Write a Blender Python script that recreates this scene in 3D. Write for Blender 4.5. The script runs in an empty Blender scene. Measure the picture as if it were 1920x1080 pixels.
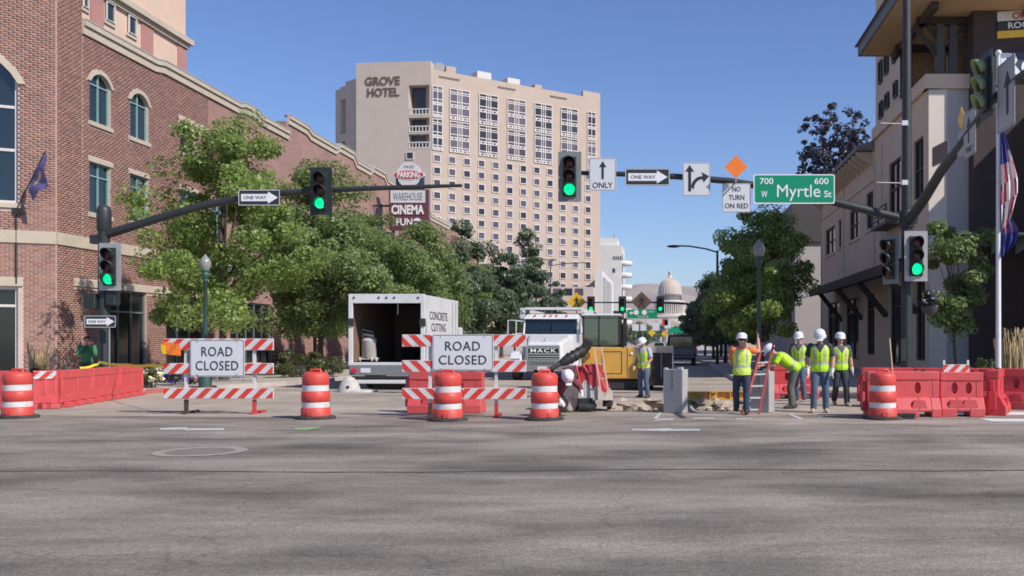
import bpy, math, random
import numpy as np
from mathutils import Vector, Matrix
random.seed(11)
rng = np.random.default_rng(11)
sc = bpy.context.scene
COL = sc.collection
PI = math.pi

# ------------------------------------------------------------------ camera, sky, sun, exposure
F, VX, VY, EYE = 1800.0, 1250.0, 640.0, 1.56       # focal length in photo pixels, vanishing point of the street, eye height
def gx(px, Y): return (px - VX) * Y / F
def gz(py, Y): return EYE - (py - VY) * Y / F

cam_d = bpy.data.cameras.new('camera')
cam = bpy.data.objects.new('camera', cam_d); COL.objects.link(cam)
cam.location = (0, 0, EYE); cam.rotation_euler = (math.radians(90), 0, 0)
cam_d.sensor_width = 36; cam_d.lens = 36 * F / 1920
cam_d.shift_x = -(VX - 960) / 1920; cam_d.shift_y = (VY - 540) / 1920
cam_d.clip_start = 0.1; cam_d.clip_end = 30000
sc.camera = cam

SUN = Vector((0.78, -0.49, 0.79)).normalized()
el = math.asin(SUN.z); az = math.atan2(SUN.x, SUN.y)
world = bpy.data.worlds.new('World'); sc.world = world; world.use_nodes = True
wn = world.node_tree; wn.nodes.clear()
wo = wn.nodes.new('ShaderNodeOutputWorld'); bg = wn.nodes.new('ShaderNodeBackground'); sky = wn.nodes.new('ShaderNodeTexSky')
sky.sky_type = 'NISHITA'; sky.sun_disc = False
sky.sun_elevation = el; sky.sun_rotation = az
sky.altitude = 800; sky.air_density = 1.0; sky.dust_density = 0.0; sky.ozone_density = 4.0
bg.inputs[1].default_value = 0.115
hs = wn.nodes.new('ShaderNodeHueSaturation'); hs.inputs['Saturation'].default_value = 1.12; hs.inputs['Hue'].default_value = .512
wn.links.new(sky.outputs[0], hs.inputs['Color']); wn.links.new(hs.outputs[0], bg.inputs[0]); wn.links.new(bg.outputs[0], wo.inputs[0])
sun_d = bpy.data.lights.new('sun', 'SUN'); sun_d.energy = 4.2; sun_d.angle = math.radians(0.53); sun_d.color = (1.0, 0.95, 0.88)
sun = bpy.data.objects.new('sun', sun_d); COL.objects.link(sun)
sun.rotation_euler = SUN.to_track_quat('Z', 'Y').to_euler(); sun.location = (20, -20, 40)
vs = sc.view_settings
vs.view_transform = 'Standard'; vs.look = 'None'; vs.gamma = 1; vs.use_curve_mapping = False
vs.exposure = 0.28
sc.cycles.filter_width = 1.7
sc.cycles.max_bounces = 6; sc.cycles.diffuse_bounces = 3; sc.cycles.glossy_bounces = 3
sc.cycles.transmission_bounces = 4; sc.cycles.transparent_max_bounces = 8; sc.cycles.volume_bounces = 0

# ------------------------------------------------------------------ materials
def nd(nt, t, **kw):
    n = nt.nodes.new(t)
    for k, v in kw.items(): setattr(n, k, v)
    return n
def mat(name, col, rough=0.6, metal=0.0, var=0.12, scale=6.0, bump=0.0, bscale=60.0, spec=0.5, emit=None, estr=0.0, island=0.0, dirt=0.0):
    m = bpy.data.materials.new(name); m.use_nodes = True
    nt = m.node_tree; p = nt.nodes['Principled BSDF']; L = nt.links.new
    p.inputs['Roughness'].default_value = rough; p.inputs['Metallic'].default_value = metal
    p.inputs['Specular IOR Level'].default_value = spec
    tc = nd(nt, 'ShaderNodeTexCoord')
    c4 = (*col, 1)
    src = None
    if var or dirt or island:
        n = nd(nt, 'ShaderNodeTexNoise'); n.inputs['Scale'].default_value = scale; n.inputs['Detail'].default_value = 5
        n.inputs['Roughness'].default_value = 0.65
        L(tc.outputs['Object'], n.inputs['Vector'])
        r = nd(nt, 'ShaderNodeMapRange'); r.inputs[1].default_value = 0.3; r.inputs[2].default_value = 0.7
        r.inputs[3].default_value = 1 - var; r.inputs[4].default_value = 1 + var
        L(n.outputs['Fac'], r.inputs[0]); val = r.outputs[0]
        if island:
            g = nd(nt, 'ShaderNodeNewGeometry'); oi = nd(nt, 'ShaderNodeObjectInfo')
            ad = nd(nt, 'ShaderNodeMath', operation='ADD'); L(g.outputs['Random Per Island'], ad.inputs[0]); L(oi.outputs['Random'], ad.inputs[1])
            fr = nd(nt, 'ShaderNodeMath', operation='FRACT'); L(ad.outputs[0], fr.inputs[0])
            r2 = nd(nt, 'ShaderNodeMapRange'); r2.inputs[3].default_value = 1 - island; r2.inputs[4].default_value = 1 + island
            L(fr.outputs[0], r2.inputs[0])
            mu = nd(nt, 'ShaderNodeMath', operation='MULTIPLY'); L(val, mu.inputs[0]); L(r2.outputs[0], mu.inputs[1]); val = mu.outputs[0]
        vm = nd(nt, 'ShaderNodeVectorMath', operation='SCALE'); vm.inputs[0].default_value = col
        L(val, vm.inputs['Scale']); src = vm.outputs[0]
        if dirt:
            n3 = nd(nt, 'ShaderNodeTexNoise'); n3.inputs['Scale'].default_value = scale * .37; n3.inputs['Detail'].default_value = 7; n3.inputs['Roughness'].default_value = .7
            L(tc.outputs['Object'], n3.inputs['Vector'])
            r3 = nd(nt, 'ShaderNodeMapRange'); r3.inputs[1].default_value = 0.5; r3.inputs[2].default_value = 0.72; r3.inputs[4].default_value = dirt
            L(n3.outputs['Fac'], r3.inputs[0])
            mx = nd(nt, 'ShaderNodeMix', data_type='RGBA'); L(r3.outputs[0], mx.inputs[0]); L(src, mx.inputs[6]); mx.inputs[7].default_value = (.20, .165, .13, 1)
            src = mx.outputs[2]
        L(src, p.inputs['Base Color'])
    else:
        p.inputs['Base Color'].default_value = c4
    if bump:
        b = nd(nt, 'ShaderNodeBump'); b.inputs['Strength'].default_value = bump; b.inputs['Distance'].default_value = 0.02
        n2 = nd(nt, 'ShaderNodeTexNoise'); n2.inputs['Scale'].default_value = bscale; n2.inputs['Detail'].default_value = 4
        L(tc.outputs['Object'], n2.inputs['Vector']); L(n2.outputs['Fac'], b.inputs['Height']); L(b.outputs[0], p.inputs['Normal'])
    if emit:
        p.inputs['Emission Color'].default_value = (*emit, 1); p.inputs['Emission Strength'].default_value = estr
    return m

def leafmat(name, cols, trans=0.48):
    m = bpy.data.materials.new(name); m.use_nodes = True
    nt = m.node_tree; L = nt.links.new; p = nt.nodes['Principled BSDF']; out = nt.nodes['Material Output']
    g = nd(nt, 'ShaderNodeNewGeometry'); rp = nd(nt, 'ShaderNodeValToRGB')
    cr = rp.color_ramp
    while len(cr.elements) < len(cols): cr.elements.new(0.5)
    for i, c in enumerate(cols):
        cr.elements[i].position = i / (len(cols) - 1); cr.elements[i].color = (*c, 1)
    L(g.outputs['Random Per Island'], rp.inputs[0])
    L(rp.outputs[0], p.inputs['Base Color']); p.inputs['Roughness'].default_value = .42; p.inputs['Specular IOR Level'].default_value = .45
    t = nd(nt, 'ShaderNodeBsdfTranslucent'); tv = nd(nt, 'ShaderNodeVectorMath', operation='SCALE'); tv.inputs['Scale'].default_value = 1.45; L(rp.outputs[0], tv.inputs[0]); L(tv.outputs[0], t.inputs[0])
    mx = nd(nt, 'ShaderNodeMixShader'); mx.inputs[0].default_value = trans
    L(p.outputs[0], mx.inputs[1]); L(t.outputs[0], mx.inputs[2]); L(mx.outputs[0], out.inputs[0])
    return m

def brickmat(name, cols, mortar, bw=.245, bh=.083):
    """running-bond brick for walls too far off for the single bricks to show; laid out on (x+y, z) in metres"""
    m = bpy.data.materials.new(name); m.use_nodes = True
    nt = m.node_tree; L = nt.links.new; p = nt.nodes['Principled BSDF']
    g = nd(nt, 'ShaderNodeNewGeometry'); s = nd(nt, 'ShaderNodeSeparateXYZ'); L(g.outputs['Position'], s.inputs[0])
    a = nd(nt, 'ShaderNodeMath', operation='ADD'); L(s.outputs[0], a.inputs[0]); L(s.outputs[1], a.inputs[1])
    c = nd(nt, 'ShaderNodeCombineXYZ'); L(a.outputs[0], c.inputs[0]); L(s.outputs[2], c.inputs[1])
    b = nd(nt, 'ShaderNodeTexBrick'); L(c.outputs[0], b.inputs[0])
    b.inputs['Color1'].default_value = (*cols[0], 1); b.inputs['Color2'].default_value = (*cols[1], 1); b.inputs['Mortar'].default_value = (*mortar, 1)
    b.inputs['Scale'].default_value = 1; b.inputs['Brick Width'].default_value = bw; b.inputs['Row Height'].default_value = bh
    b.inputs['Mortar Size'].default_value = .007; b.inputs['Bias'].default_value = 0
    n = nd(nt, 'ShaderNodeTexNoise'); n.inputs['Scale'].default_value = .35; n.inputs['Detail'].default_value = 6; L(g.outputs['Position'], n.inputs[0])
    r = nd(nt, 'ShaderNodeMapRange'); r.inputs[1].default_value = .3; r.inputs[2].default_value = .7; r.inputs[3].default_value = .86; r.inputs[4].default_value = 1.12
    L(n.outputs[0], r.inputs[0])
    v = nd(nt, 'ShaderNodeVectorMath', operation='SCALE'); L(b.outputs['Color'], v.inputs[0]); L(r.outputs[0], v.inputs['Scale'])
    L(v.outputs[0], p.inputs['Base Color']); p.inputs['Roughness'].default_value = .85
    bp = nd(nt, 'ShaderNodeBump'); bp.inputs['Strength'].default_value = .5; bp.inputs['Distance'].default_value = .01; bp.invert = True
    L(b.outputs['Fac'], bp.inputs['Height']); L(bp.outputs[0], p.inputs['Normal'])
    return m

def groundmat(name, c1, c2, streak=(.02, .55), fine=.16, dark=.35, dust=None):
    """worn asphalt: long wheel streaks along x, patches, aggregate speckle"""
    m = bpy.data.materials.new(name); m.use_nodes = True
    nt = m.node_tree; L = nt.links.new; p = nt.nodes['Principled BSDF']
    g = nd(nt, 'ShaderNodeNewGeometry')
    def noise(sx, sy, scale, detail=5, rough=.6):
        mp = nd(nt, 'ShaderNodeMapping'); mp.inputs['Scale'].default_value = (sx, sy, 1); L(g.outputs['Position'], mp.inputs[0])
        n = nd(nt, 'ShaderNodeTexNoise'); n.inputs['Scale'].default_value = scale; n.inputs['Detail'].default_value = detail; n.inputs['Roughness'].default_value = rough
        L(mp.outputs[0], n.inputs[0]); return n.outputs['Fac']
    def rng_(x, a, b, c, d):
        r = nd(nt, 'ShaderNodeMapRange'); r.inputs[1].default_value = a; r.inputs[2].default_value = b; r.inputs[3].default_value = c; r.inputs[4].default_value = d
        L(x, r.inputs[0]); return r.outputs[0]
    def mul(a, b):
        n = nd(nt, 'ShaderNodeMath', operation='MULTIPLY'); L(a, n.inputs[0]); L(b, n.inputs[1]); return n.outputs[0]
    st = rng_(noise(streak[0] * 4, streak[1], 1.6, 6, .62), .42, .66, 1, 1 - dark)
    st2 = rng_(noise(streak[0] * 5, streak[1] * 2.6, 1.3, 6, .72), .40, .70, 1.06, 1 - dark * .5)
    pa = rng_(noise(.10, .42, 1.0, 6, .58), .36, .64, .76, 1.08)
    sp = rng_(noise(1, 1, 62, 2, .8), .34, .66, 1 - fine, 1 + fine)
    sp2 = rng_(noise(1, 1, 17, 4, .75), .32, .7, 1 - fine * .7, 1 + fine * .7)
    vor = nd(nt, 'ShaderNodeTexVoronoi'); vor.inputs['Scale'].default_value = 9; L(g.outputs['Position'], vor.inputs['Vector'])
    pe = rng_(vor.outputs['Distance'], .03, .06, 1.5, 1.0)
    wv = nd(nt, 'ShaderNodeVectorMath', operation='ADD'); wn_ = nd(nt, 'ShaderNodeTexNoise'); wn_.inputs['Scale'].default_value = 1.6; wn_.inputs['Detail'].default_value = 5; L(g.outputs['Position'], wn_.inputs[0])
    L(g.outputs['Position'], wv.inputs[0]); L(wn_.outputs['Color'], wv.inputs[1])
    cv = nd(nt, 'ShaderNodeTexVoronoi', feature='DISTANCE_TO_EDGE'); cv.inputs['Scale'].default_value = .22; L(wv.outputs[0], cv.inputs['Vector'])
    cr_ = rng_(cv.outputs['Distance'], .0, .004, .66, 1.0)
    k = mul(mul(mul(mul(st, st2), pa), mul(mul(sp, sp2), pe)), cr_)
    mx = nd(nt, 'ShaderNodeMix', data_type='RGBA'); L(noise(.12, .5, 1.1, 5), mx.inputs[0]); mx.inputs[6].default_value = (*c1, 1); mx.inputs[7].default_value = (*c2, 1)
    csrc = mx.outputs[2]
    if dust:      # pale construction dust spreading out of the closed street
        sp_ = nd(nt, 'ShaderNodeSeparateXYZ'); L(g.outputs['Position'], sp_.inputs[0])
        ad = nd(nt, 'ShaderNodeMath', operation='MULTIPLY_ADD'); L(noise(.25, .6, 1.0, 5, .6), ad.inputs[0]); ad.inputs[1].default_value = 5.0; L(sp_.outputs[1], ad.inputs[2])
        dm_ = nd(nt, 'ShaderNodeMix', data_type='RGBA'); L(rng_(ad.outputs[0], dust[0] + 2.5, dust[1] + 2.5, 0, .85), dm_.inputs[0]); L(csrc, dm_.inputs[6]); dm_.inputs[7].default_value = (.44, .37, .30, 1); csrc = dm_.outputs[2]
    v = nd(nt, 'ShaderNodeVectorMath', operation='SCALE'); L(csrc, v.inputs[0]); L(k, v.inputs['Scale'])
    L(v.outputs[0], p.inputs['Base Color']); p.inputs['Roughness'].default_value = .88; p.inputs['Specular IOR Level'].default_value = .3
    b = nd(nt, 'ShaderNodeBump'); b.inputs['Strength'].default_value = .45; b.inputs['Distance'].default_value = .012
    L(noise(1, 1, 40, 4, .7), b.inputs['Height']); L(b.outputs[0], p.inputs['Normal'])
    return m

M = {}
def defm(key, *a, **k): M[key] = mat(key, *a, **k)
defm('white_paint', (.66, .66, .65), .45, var=.05, dirt=.12, scale=2.5)
defm('sign_white', (.68, .68, .69), .4, var=.03, scale=3, dirt=.06)
defm('sign_black', (.03, .032, .04), .5, var=.1)
defm('sign_green', (.0, .27, .13), .4, var=.05)
defm('sign_yellow', (.80, .50, .02), .4, var=.05)
defm('sign_orange', (.90, .22, .03), .4, var=.05)
defm('sign_red', (.55, .05, .05), .45, var=.06)
defm('sign_maroon', (.13, .045, .055), .5, var=.1)
defm('sign_navy', (.04, .05, .10), .5, var=.1)
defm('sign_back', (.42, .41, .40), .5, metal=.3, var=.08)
defm('letter_black', (.025, .025, .03), .5, var=0)
defm('letter_grey', (.20, .20, .23), .5, var=0)
defm('letter_white', (.82, .82, .82), .5, var=0)
defm('letter_red', (.50, .05, .05), .5, var=0)
defm('letter_bronze', (.13, .085, .06), .5, var=.1)
defm('stripe_red', (.66, .05, .035), .45, var=.10, scale=9, dirt=.10)
defm('stripe_white', (.66, .64, .62), .45, var=.07, scale=9, dirt=.30)
defm('drum_orange', (.63, .065, .048), .5, var=.10, scale=7, dirt=.38)
defm('barrier_red', (.55, .045, .052), .5, var=.14, scale=4, dirt=.32)
defm('barrier_pink', (.64, .085, .088), .55, var=.14, scale=4, dirt=.32)
defm('rubber', (.03, .03, .03), .85, var=.2, scale=12, dirt=.25)
defm('pole_dark', (.030, .034, .034), .5, var=.15, scale=3, metal=.0)
defm('pole_green', (.035, .085, .070), .5, var=.12, scale=3)
defm('pole_white', (.74, .75, .74), .3, var=.03)
defm('galv', (.38, .39, .40), .45, metal=.6, var=.12)
defm('signal_black', (.022, .030, .027), .5, var=.15)
defm('visor_sunlit', (.30, .36, .17), .6, var=.1)  # sunlight inside the visors put into the colour
defm('backplate_grey', (.20, .215, .21), .6, var=.15, dirt=.2)
defm('lens_off_red', (.07, .025, .02), .25, var=.1)
defm('lens_off_amber', (.07, .035, .02), .25, var=.1)
defm('lens_green', (.0, .4, .2), .3, var=0, emit=(.0, 1.0, .30), estr=1.15)
defm('stone', (.52, .44, .34), .8, var=.08, scale=2, dirt=.10, bump=.2, bscale=25)
defm('mortar', (.55, .42, .37), .95, var=.1, scale=3)
defm('brick_clay', (.34, .18, .138), .88, var=.15, scale=4, bump=.4, bscale=30, island=.20, dirt=.18)
defm('stucco_pink', (.66, .47, .36), .9, var=.05, scale=1, bump=.25, bscale=20)
defm('stucco_rose', (.42, .21, .18), .9, var=.06, scale=1)
defm('teal_frame', (.24, .40, .38), .45, var=.06)
defm('pale_frame', (.16, .18, .17), .5, var=.05)
defm('glass', (.012, .022, .028), .06, var=0, spec=.9)
defm('glass_dark', (.010, .013, .015), .10, var=0, spec=.6)
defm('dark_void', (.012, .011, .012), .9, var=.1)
defm('hotel_wall', (.47, .37, .30), .9, var=.05, scale=.25, dirt=.06, bump=.15, bscale=4)
defm('hotel_rose', (.58, .41, .32), .9, var=.05, scale=.25)
defm('hotel_pale', (.54, .44, .375), .9, var=.05, scale=.25)
defm('hotel_frame', (.62, .57, .53), .6, var=.04)
defm('hotel_glass', (.075, .06, .075), .2, var=.25, scale=.5, island=.75, spec=.5)
defm('concrete_white', (.66, .64, .60), .85, var=.06, scale=.4, dirt=.08)
defm('concrete_grey', (.36, .35, .34), .9, var=.12, scale=1.2, dirt=.2, bump=.3, bscale=15)
defm('concrete_tan', (.46, .39, .31), .9, var=.12, scale=1.3, dirt=.15, bump=.4, bscale=20)
defm('capitol_stone', (.60, .54, .47), .85, var=.05, scale=.1)
defm('capitol_dome', (.56, .44, .37), .7, var=.05, scale=.1)
defm('copper_green', (.12, .30, .24), .7, var=.1)
defm('stucco_taupe', (.66, .50, .375), .9, var=.05, scale=.7, bump=.25, bscale=25)
defm('stucco_cream', (.74, .64, .54), .9, var=.04, scale=.7)
defm('stucco_grey', (.48, .43, .41), .9, var=.04, scale=.7)
defm('brick_brown', (.065, .045, .042), .9, var=.12, scale=2)
defm('trim_dark', (.075, .068, .064), .6, var=.1)
defm('timber_dark', (.05, .035, .025), .75, var=.2, scale=8)
defm('soffit_tan', (.50, .34, .18), .8, var=.06, scale=2)
defm('fascia', (.14, .14, .15), .6, var=.06)
defm('roof_tile', (.22, .20, .19), .8, var=.2, scale=4)
defm('awning_green', (.36, .48, .43), .6, var=.08)
defm('bark', (.085, .060, .045), .95, var=.25, scale=12, bump=.8, bscale=18)
defm('sidewalk', (.44, .39, .33), .9, var=.10, scale=.9, dirt=.14, bump=.2, bscale=30)
defm('kerb', (.46, .41, .36), .9, var=.12, scale=2, dirt=.2)
defm('kerb_red', (.42, .12, .10), .85, var=.15, scale=2, dirt=.35)
defm('earth', (.24, .20, .15), .95, var=.2, scale=.05)
defm('rubble', (.48, .39, .29), .95, var=.25, scale=4, bump=.8, bscale=12, island=.25)
defm('paint_white', (.70, .69, .66), .7, var=.12, scale=9, dirt=.35)
defm('spray_white', (.52, .50, .48), .8, var=.2, scale=9, dirt=.8)
defm('spray_green', (.22, .40, .17), .8, var=.2, scale=9, dirt=.7)
defm('truck_white', (.66, .66, .665), .35, var=.04, scale=2.5, dirt=.22)
defm('truck_grey', (.20, .205, .21), .5, var=.1, dirt=.15)
defm('alu', (.50, .51, .52), .4, metal=.6, var=.1, dirt=.15)
defm('chrome', (.65, .66, .68), .2, metal=1, var=.03)
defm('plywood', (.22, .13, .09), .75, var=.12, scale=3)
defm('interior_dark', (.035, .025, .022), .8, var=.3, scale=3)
defm('tail_red', (.55, .02, .06), .3, var=.05)
defm('cat_yellow', (.62, .34, .065), .45, var=.08, scale=2, dirt=.15)
defm('steel_dark', (.03, .028, .026), .55, metal=.3, var=.25, scale=6, dirt=.15)
defm('saw_red', (.42, .035, .035), .45, var=.12, scale=5, dirt=.25)
defm('saw_grime', (.50, .46, .42), .9, var=.2, scale=8)
defm('blade', (.15, .12, .13), .45, metal=.5, var=.15)
defm('ladder_tan', (.62, .42, .30), .6, var=.1)
defm('ladder_red', (.38, .07, .06), .5, var=.1)
defm('alu_bright', (.74, .73, .70), .4, metal=.3, var=.05)
defm('wood_handle', (.62, .40, .22), .6, var=.1)
defm('tape_yellow', (.80, .66, .03), .5, var=.05)
defm('skin', (.50, .27, .19), .55, var=.06, scale=12)
defm('vest_lime', (.46, .80, .02), .6, var=.08, scale=14, emit=(.35, .9, .02), estr=0.0, bump=.9, bscale=13)
defm('vest_pale', (.58, .74, .10), .6, var=.08, scale=14, bump=.9, bscale=13)
defm('vest_silver', (.38, .41, .32), .45, var=.08, scale=14, bump=.9, bscale=13)
defm('vest_orange', (.58, .50, .06), .6, var=.08, scale=14, bump=.9, bscale=13)
defm('cloth_lavender', (.46, .44, .60), .85, var=.1, scale=10, bump=.9, bscale=13)
defm('cloth_orange', (.72, .17, .06), .85, var=.1, scale=10, bump=.9, bscale=13)
defm('cloth_navy', (.035, .038, .055), .85, var=.15, scale=10, bump=.9, bscale=13)
defm('cloth_grey', (.10, .10, .115), .85, var=.15, scale=10, bump=.9, bscale=13)
defm('cloth_maroon', (.17, .035, .05), .85, var=.15, scale=10, bump=.9, bscale=13)
defm('cloth_green', (.05, .19, .085), .85, var=.15, scale=10, bump=.9, bscale=13)
defm('denim', (.085, .12, .18), .9, var=.28, scale=7, bump=.9, bscale=13)
defm('denim_dark', (.035, .05, .09), .9, var=.28, scale=7, bump=.9, bscale=13)
defm('trouser_olive', (.10, .105, .09), .9, var=.15, scale=7, bump=.9, bscale=13)
defm('trouser_black', (.04, .045, .05), .9, var=.2, scale=7, bump=.9, bscale=13)
defm('trouser_khaki', (.30, .25, .20), .9, var=.15, scale=7, bump=.9, bscale=13)
defm('boot', (.06, .045, .035), .8, var=.2)
defm('boot_tan', (.42, .34, .26), .85, var=.2)
defm('glove', (.66, .64, .62), .85, var=.1)
defm('hair', (.02, .014, .012), .8, var=.1)
defm('hat_white', (.72, .72, .74), .3, var=.02)
defm('dark_lens', (.01, .01, .01), .2, var=0)
defm('flag_red', (.50, .05, .08), .8, var=.08)
defm('flag_white', (.72, .70, .70), .8, var=.05)
defm('flag_blue', (.05, .06, .25), .8, var=.08)
defm('flag_purple', (.14, .12, .28), .8, var=.08)
defm('flag_gold', (.55, .42, .15), .8, var=.08)
defm('globe', (.27, .26, .25), .25, var=.04)
defm('hill', (.40, .31, .24), .95, var=.25, scale=.0022, dirt=.0)
defm('manhole', (.23, .205, .185), .7, var=.2, scale=6, metal=.2)
defm('manhole_ring', (.33, .285, .245), .9, var=.2, scale=6)
defm('tar', (.13, .115, .10), .7, var=.25, scale=3)
defm('car_black', (.015, .016, .018), .25, var=.1)
defm('car_silver', (.45, .46, .48), .3, metal=.5, var=.05)
defm('flower_white', (.75, .70, .45), .7, var=.1, island=.3)
defm('flower_purple', (.16, .07, .34), .7, var=.1, island=.4)
defm('flower_pink', (.70, .30, .42), .7, var=.1, island=.3)
defm('grass_dry', (.42, .32, .17), .8, var=.1, island=.35)
defm('planter', (.52, .48, .42), .85, var=.1, dirt=.15)
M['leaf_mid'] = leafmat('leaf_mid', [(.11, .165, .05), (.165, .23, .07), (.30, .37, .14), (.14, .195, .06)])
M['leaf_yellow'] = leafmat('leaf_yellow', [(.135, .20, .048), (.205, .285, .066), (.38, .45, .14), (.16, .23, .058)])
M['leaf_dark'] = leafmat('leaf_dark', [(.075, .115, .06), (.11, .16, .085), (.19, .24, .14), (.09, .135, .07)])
M['leaf_purple'] = leafmat('leaf_purple', [(.03, .028, .045), (.065, .05, .07), (.05, .06, .075), (.09, .07, .08)], .2)
M['leaf_shrub'] = leafmat('leaf_shrub', [(.07, .10, .03), (.14, .15, .06), (.10, .13, .045)])
M['leaf_rust'] = leafmat('leaf_rust', [(.10, .05, .04), (.16, .08, .05), (.08, .09, .03)])
M['brick_far'] = brickmat('brick_far', [(.37, .185, .15), (.26, .125, .10)], (.50, .385, .33))
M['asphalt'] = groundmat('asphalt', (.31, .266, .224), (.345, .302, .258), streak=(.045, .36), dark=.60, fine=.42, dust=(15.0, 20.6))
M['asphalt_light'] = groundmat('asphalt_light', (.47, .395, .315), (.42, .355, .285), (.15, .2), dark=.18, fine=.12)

# ------------------------------------------------------------------ mesh helpers
class MB:
    def __init__(s): s.v = []; s.f = []; s.m = []; s.s = []
    def add(s, vs, fs, mi=0, sm=False):
        o = len(s.v); s.v += [tuple(v) for v in vs]
        for f in fs: s.f.append([i + o for i in f]); s.m.append(mi); s.s.append(sm)
        return s
    def box(s, x0, x1, y0, y1, z0, z1, mi=0):
        return s.add([(x0,y0,z0),(x1,y0,z0),(x1,y1,z0),(x0,y1,z0),(x0,y0,z1),(x1,y0,z1),(x1,y1,z1),(x0,y1,z1)],
                     [(0,3,2,1),(4,5,6,7),(0,1,5,4),(1,2,6,5),(2,3,7,6),(3,0,4,7)], mi)
    def hexa(s, b, t, mi=0):            # bottom quad and top quad, both counter-clockwise from above
        return s.add(list(b) + list(t), [(0,3,2,1),(4,5,6,7),(0,1,5,4),(1,2,6,5),(2,3,7,6),(3,0,4,7)], mi)
    def obox(s, c, size, R=None, mi=0):
        hx, hy, hz = [a / 2 for a in size]; R = R or Matrix.Identity(3); c = Vector(c)
        vs = [c + R @ Vector(p) for p in [(-hx,-hy,-hz),(hx,-hy,-hz),(hx,hy,-hz),(-hx,hy,-hz),(-hx,-hy,hz),(hx,-hy,hz),(hx,hy,hz),(-hx,hy,hz)]]
        return s.add(vs, [(0,3,2,1),(4,5,6,7),(0,1,5,4),(1,2,6,5),(2,3,7,6),(3,0,4,7)], mi)
    def bar(s, p0, p1, w, h, mi=0):
        p0, p1 = Vector(p0), Vector(p1); d = p1 - p0; L = d.length; d = d / L
        up = Vector((0,0,1)) if abs(d.z) < .95 else Vector((0,1,0))
        sd = d.cross(up).normalized(); u = sd.cross(d)
        R = Matrix((d, sd, u)).transposed()
        return s.obox((p0 + p1) / 2, (L, w, h), R, mi)
    def tube(s, pts, r, n=8, mi=0, caps=True, sm=True):
        pts = [Vector(p) for p in pts]; k = len(pts)
        rs = r if isinstance(r, (list, tuple)) else [r] * k
        o = []; prev = None
        for i in range(k):
            d = (pts[min(i+1,k-1)] - pts[max(i-1,0)]).normalized()
            if prev is None:
                a = Vector((0,0,1)) if abs(d.z) < .9 else Vector((1,0,0))
                e1 = d.cross(a).normalized()
            else:
                e1 = (prev - d * prev.dot(d)); e1 = e1.normalized() if e1.length > 1e-6 else prev
            prev = e1; e2 = d.cross(e1)
            for j in range(n):
                t = 2 * PI * j / n
                o.append(pts[i] + (e1 * math.cos(t) + e2 * math.sin(t)) * rs[i])
        fs = []
        for i in range(k - 1):
            for j in range(n):
                fs.append((i*n+j, i*n+(j+1)%n, (i+1)*n+(j+1)%n, (i+1)*n+j))
        s.add(o, fs, mi, sm)
        if caps:
            s.add(o[:n], [tuple(range(n-1, -1, -1))], mi); s.add(o[-n:], [tuple(range(n))], mi)
        return s
    def loft(s, pts, ws, ds, side, n=14, mi=0, sm=True, closed=True):
        """elliptical rings along pts; half widths ws along `side`, half depths ds"""
        pts = [Vector(p) for p in pts]; k = len(pts); side = Vector(side).normalized(); o = []
        for i in range(k):
            d = (pts[min(i+1,k-1)] - pts[max(i-1,0)]).normalized()
            e1 = (side - d * side.dot(d)).normalized(); e2 = d.cross(e1)
            for j in range(n):
                t = 2 * PI * j / n
                o.append(pts[i] + e1 * math.cos(t) * ws[i] + e2 * math.sin(t) * ds[i])
        fs = [(i*n+j, i*n+(j+1)%n, (i+1)*n+(j+1)%n, (i+1)*n+j) for i in range(k-1) for j in range(n)]
        if closed: fs += [tuple(range(n-1,-1,-1)), tuple(range((k-1)*n, k*n))]
        return s.add(o, fs, mi, sm)
    def lathe(s, prof, n=16, c=(0,0,0), mi=0, sm=True, R=None, sx=1, sy=1, caps=True):
        c = Vector(c); o = []
        for r, z in prof:
            for j in range(n):
                t = 2 * PI * j / n; p = Vector((r*math.cos(t)*sx, r*math.sin(t)*sy, z))
                o.append(c + (R @ p if R else p))
        k = len(prof)
        fs = [(i*n+j, i*n+(j+1)%n, (i+1)*n+(j+1)%n, (i+1)*n+j) for i in range(k-1) for j in range(n)]
        s.add(o, fs, mi, sm)
        if caps: s.add(o[:n], [tuple(range(n-1,-1,-1))], mi); s.add(o[-n:], [tuple(range(n))], mi)
        return s
    def ell(s, c, r, nu=12, nv=8, mi=0, R=None):
        prof = [(max(math.sin(PI*i/nv), .001), -math.cos(PI*i/nv)) for i in range(nv+1)]
        c = Vector(c); S = Matrix.Diagonal(Vector(r)); RR = (R @ S) if R else S
        return s.lathe(prof, nu, c, mi, True, RR, caps=False)
    def prism(s, poly, a, b, axis='y', mi=0, sm=False):
        """2-D polygon extruded along axis; poly is (x,z) for y, (y,z) for x, (x,y) for z"""
        def P(p, t): return (p[0], t, p[1]) if axis == 'y' else ((t, p[0], p[1]) if axis == 'x' else (p[0], p[1], t))
        n = len(poly); vs = [P(p, a) for p in poly] + [P(p, b) for p in poly]
        ar = sum(poly[i][0]*poly[(i+1)%n][1] - poly[(i+1)%n][0]*poly[i][1] for i in range(n))
        f0, f1 = list(range(n)), list(range(n, 2*n))
        fl = (ar > 0) ^ (b < a) ^ (axis == 'y')
        fs = [f0[::-1] if fl else f0, f1 if fl else f1[::-1]]
        for i in range(n):
            j = (i+1) % n
            fs.append((i, j, n+j, n+i) if fl else (j, i, n+i, n+j))
        o = len(s.v); s.add(vs, fs, mi, False)
        if sm:
            for q in range(n): s.s[-1-q] = True
        return s
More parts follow.
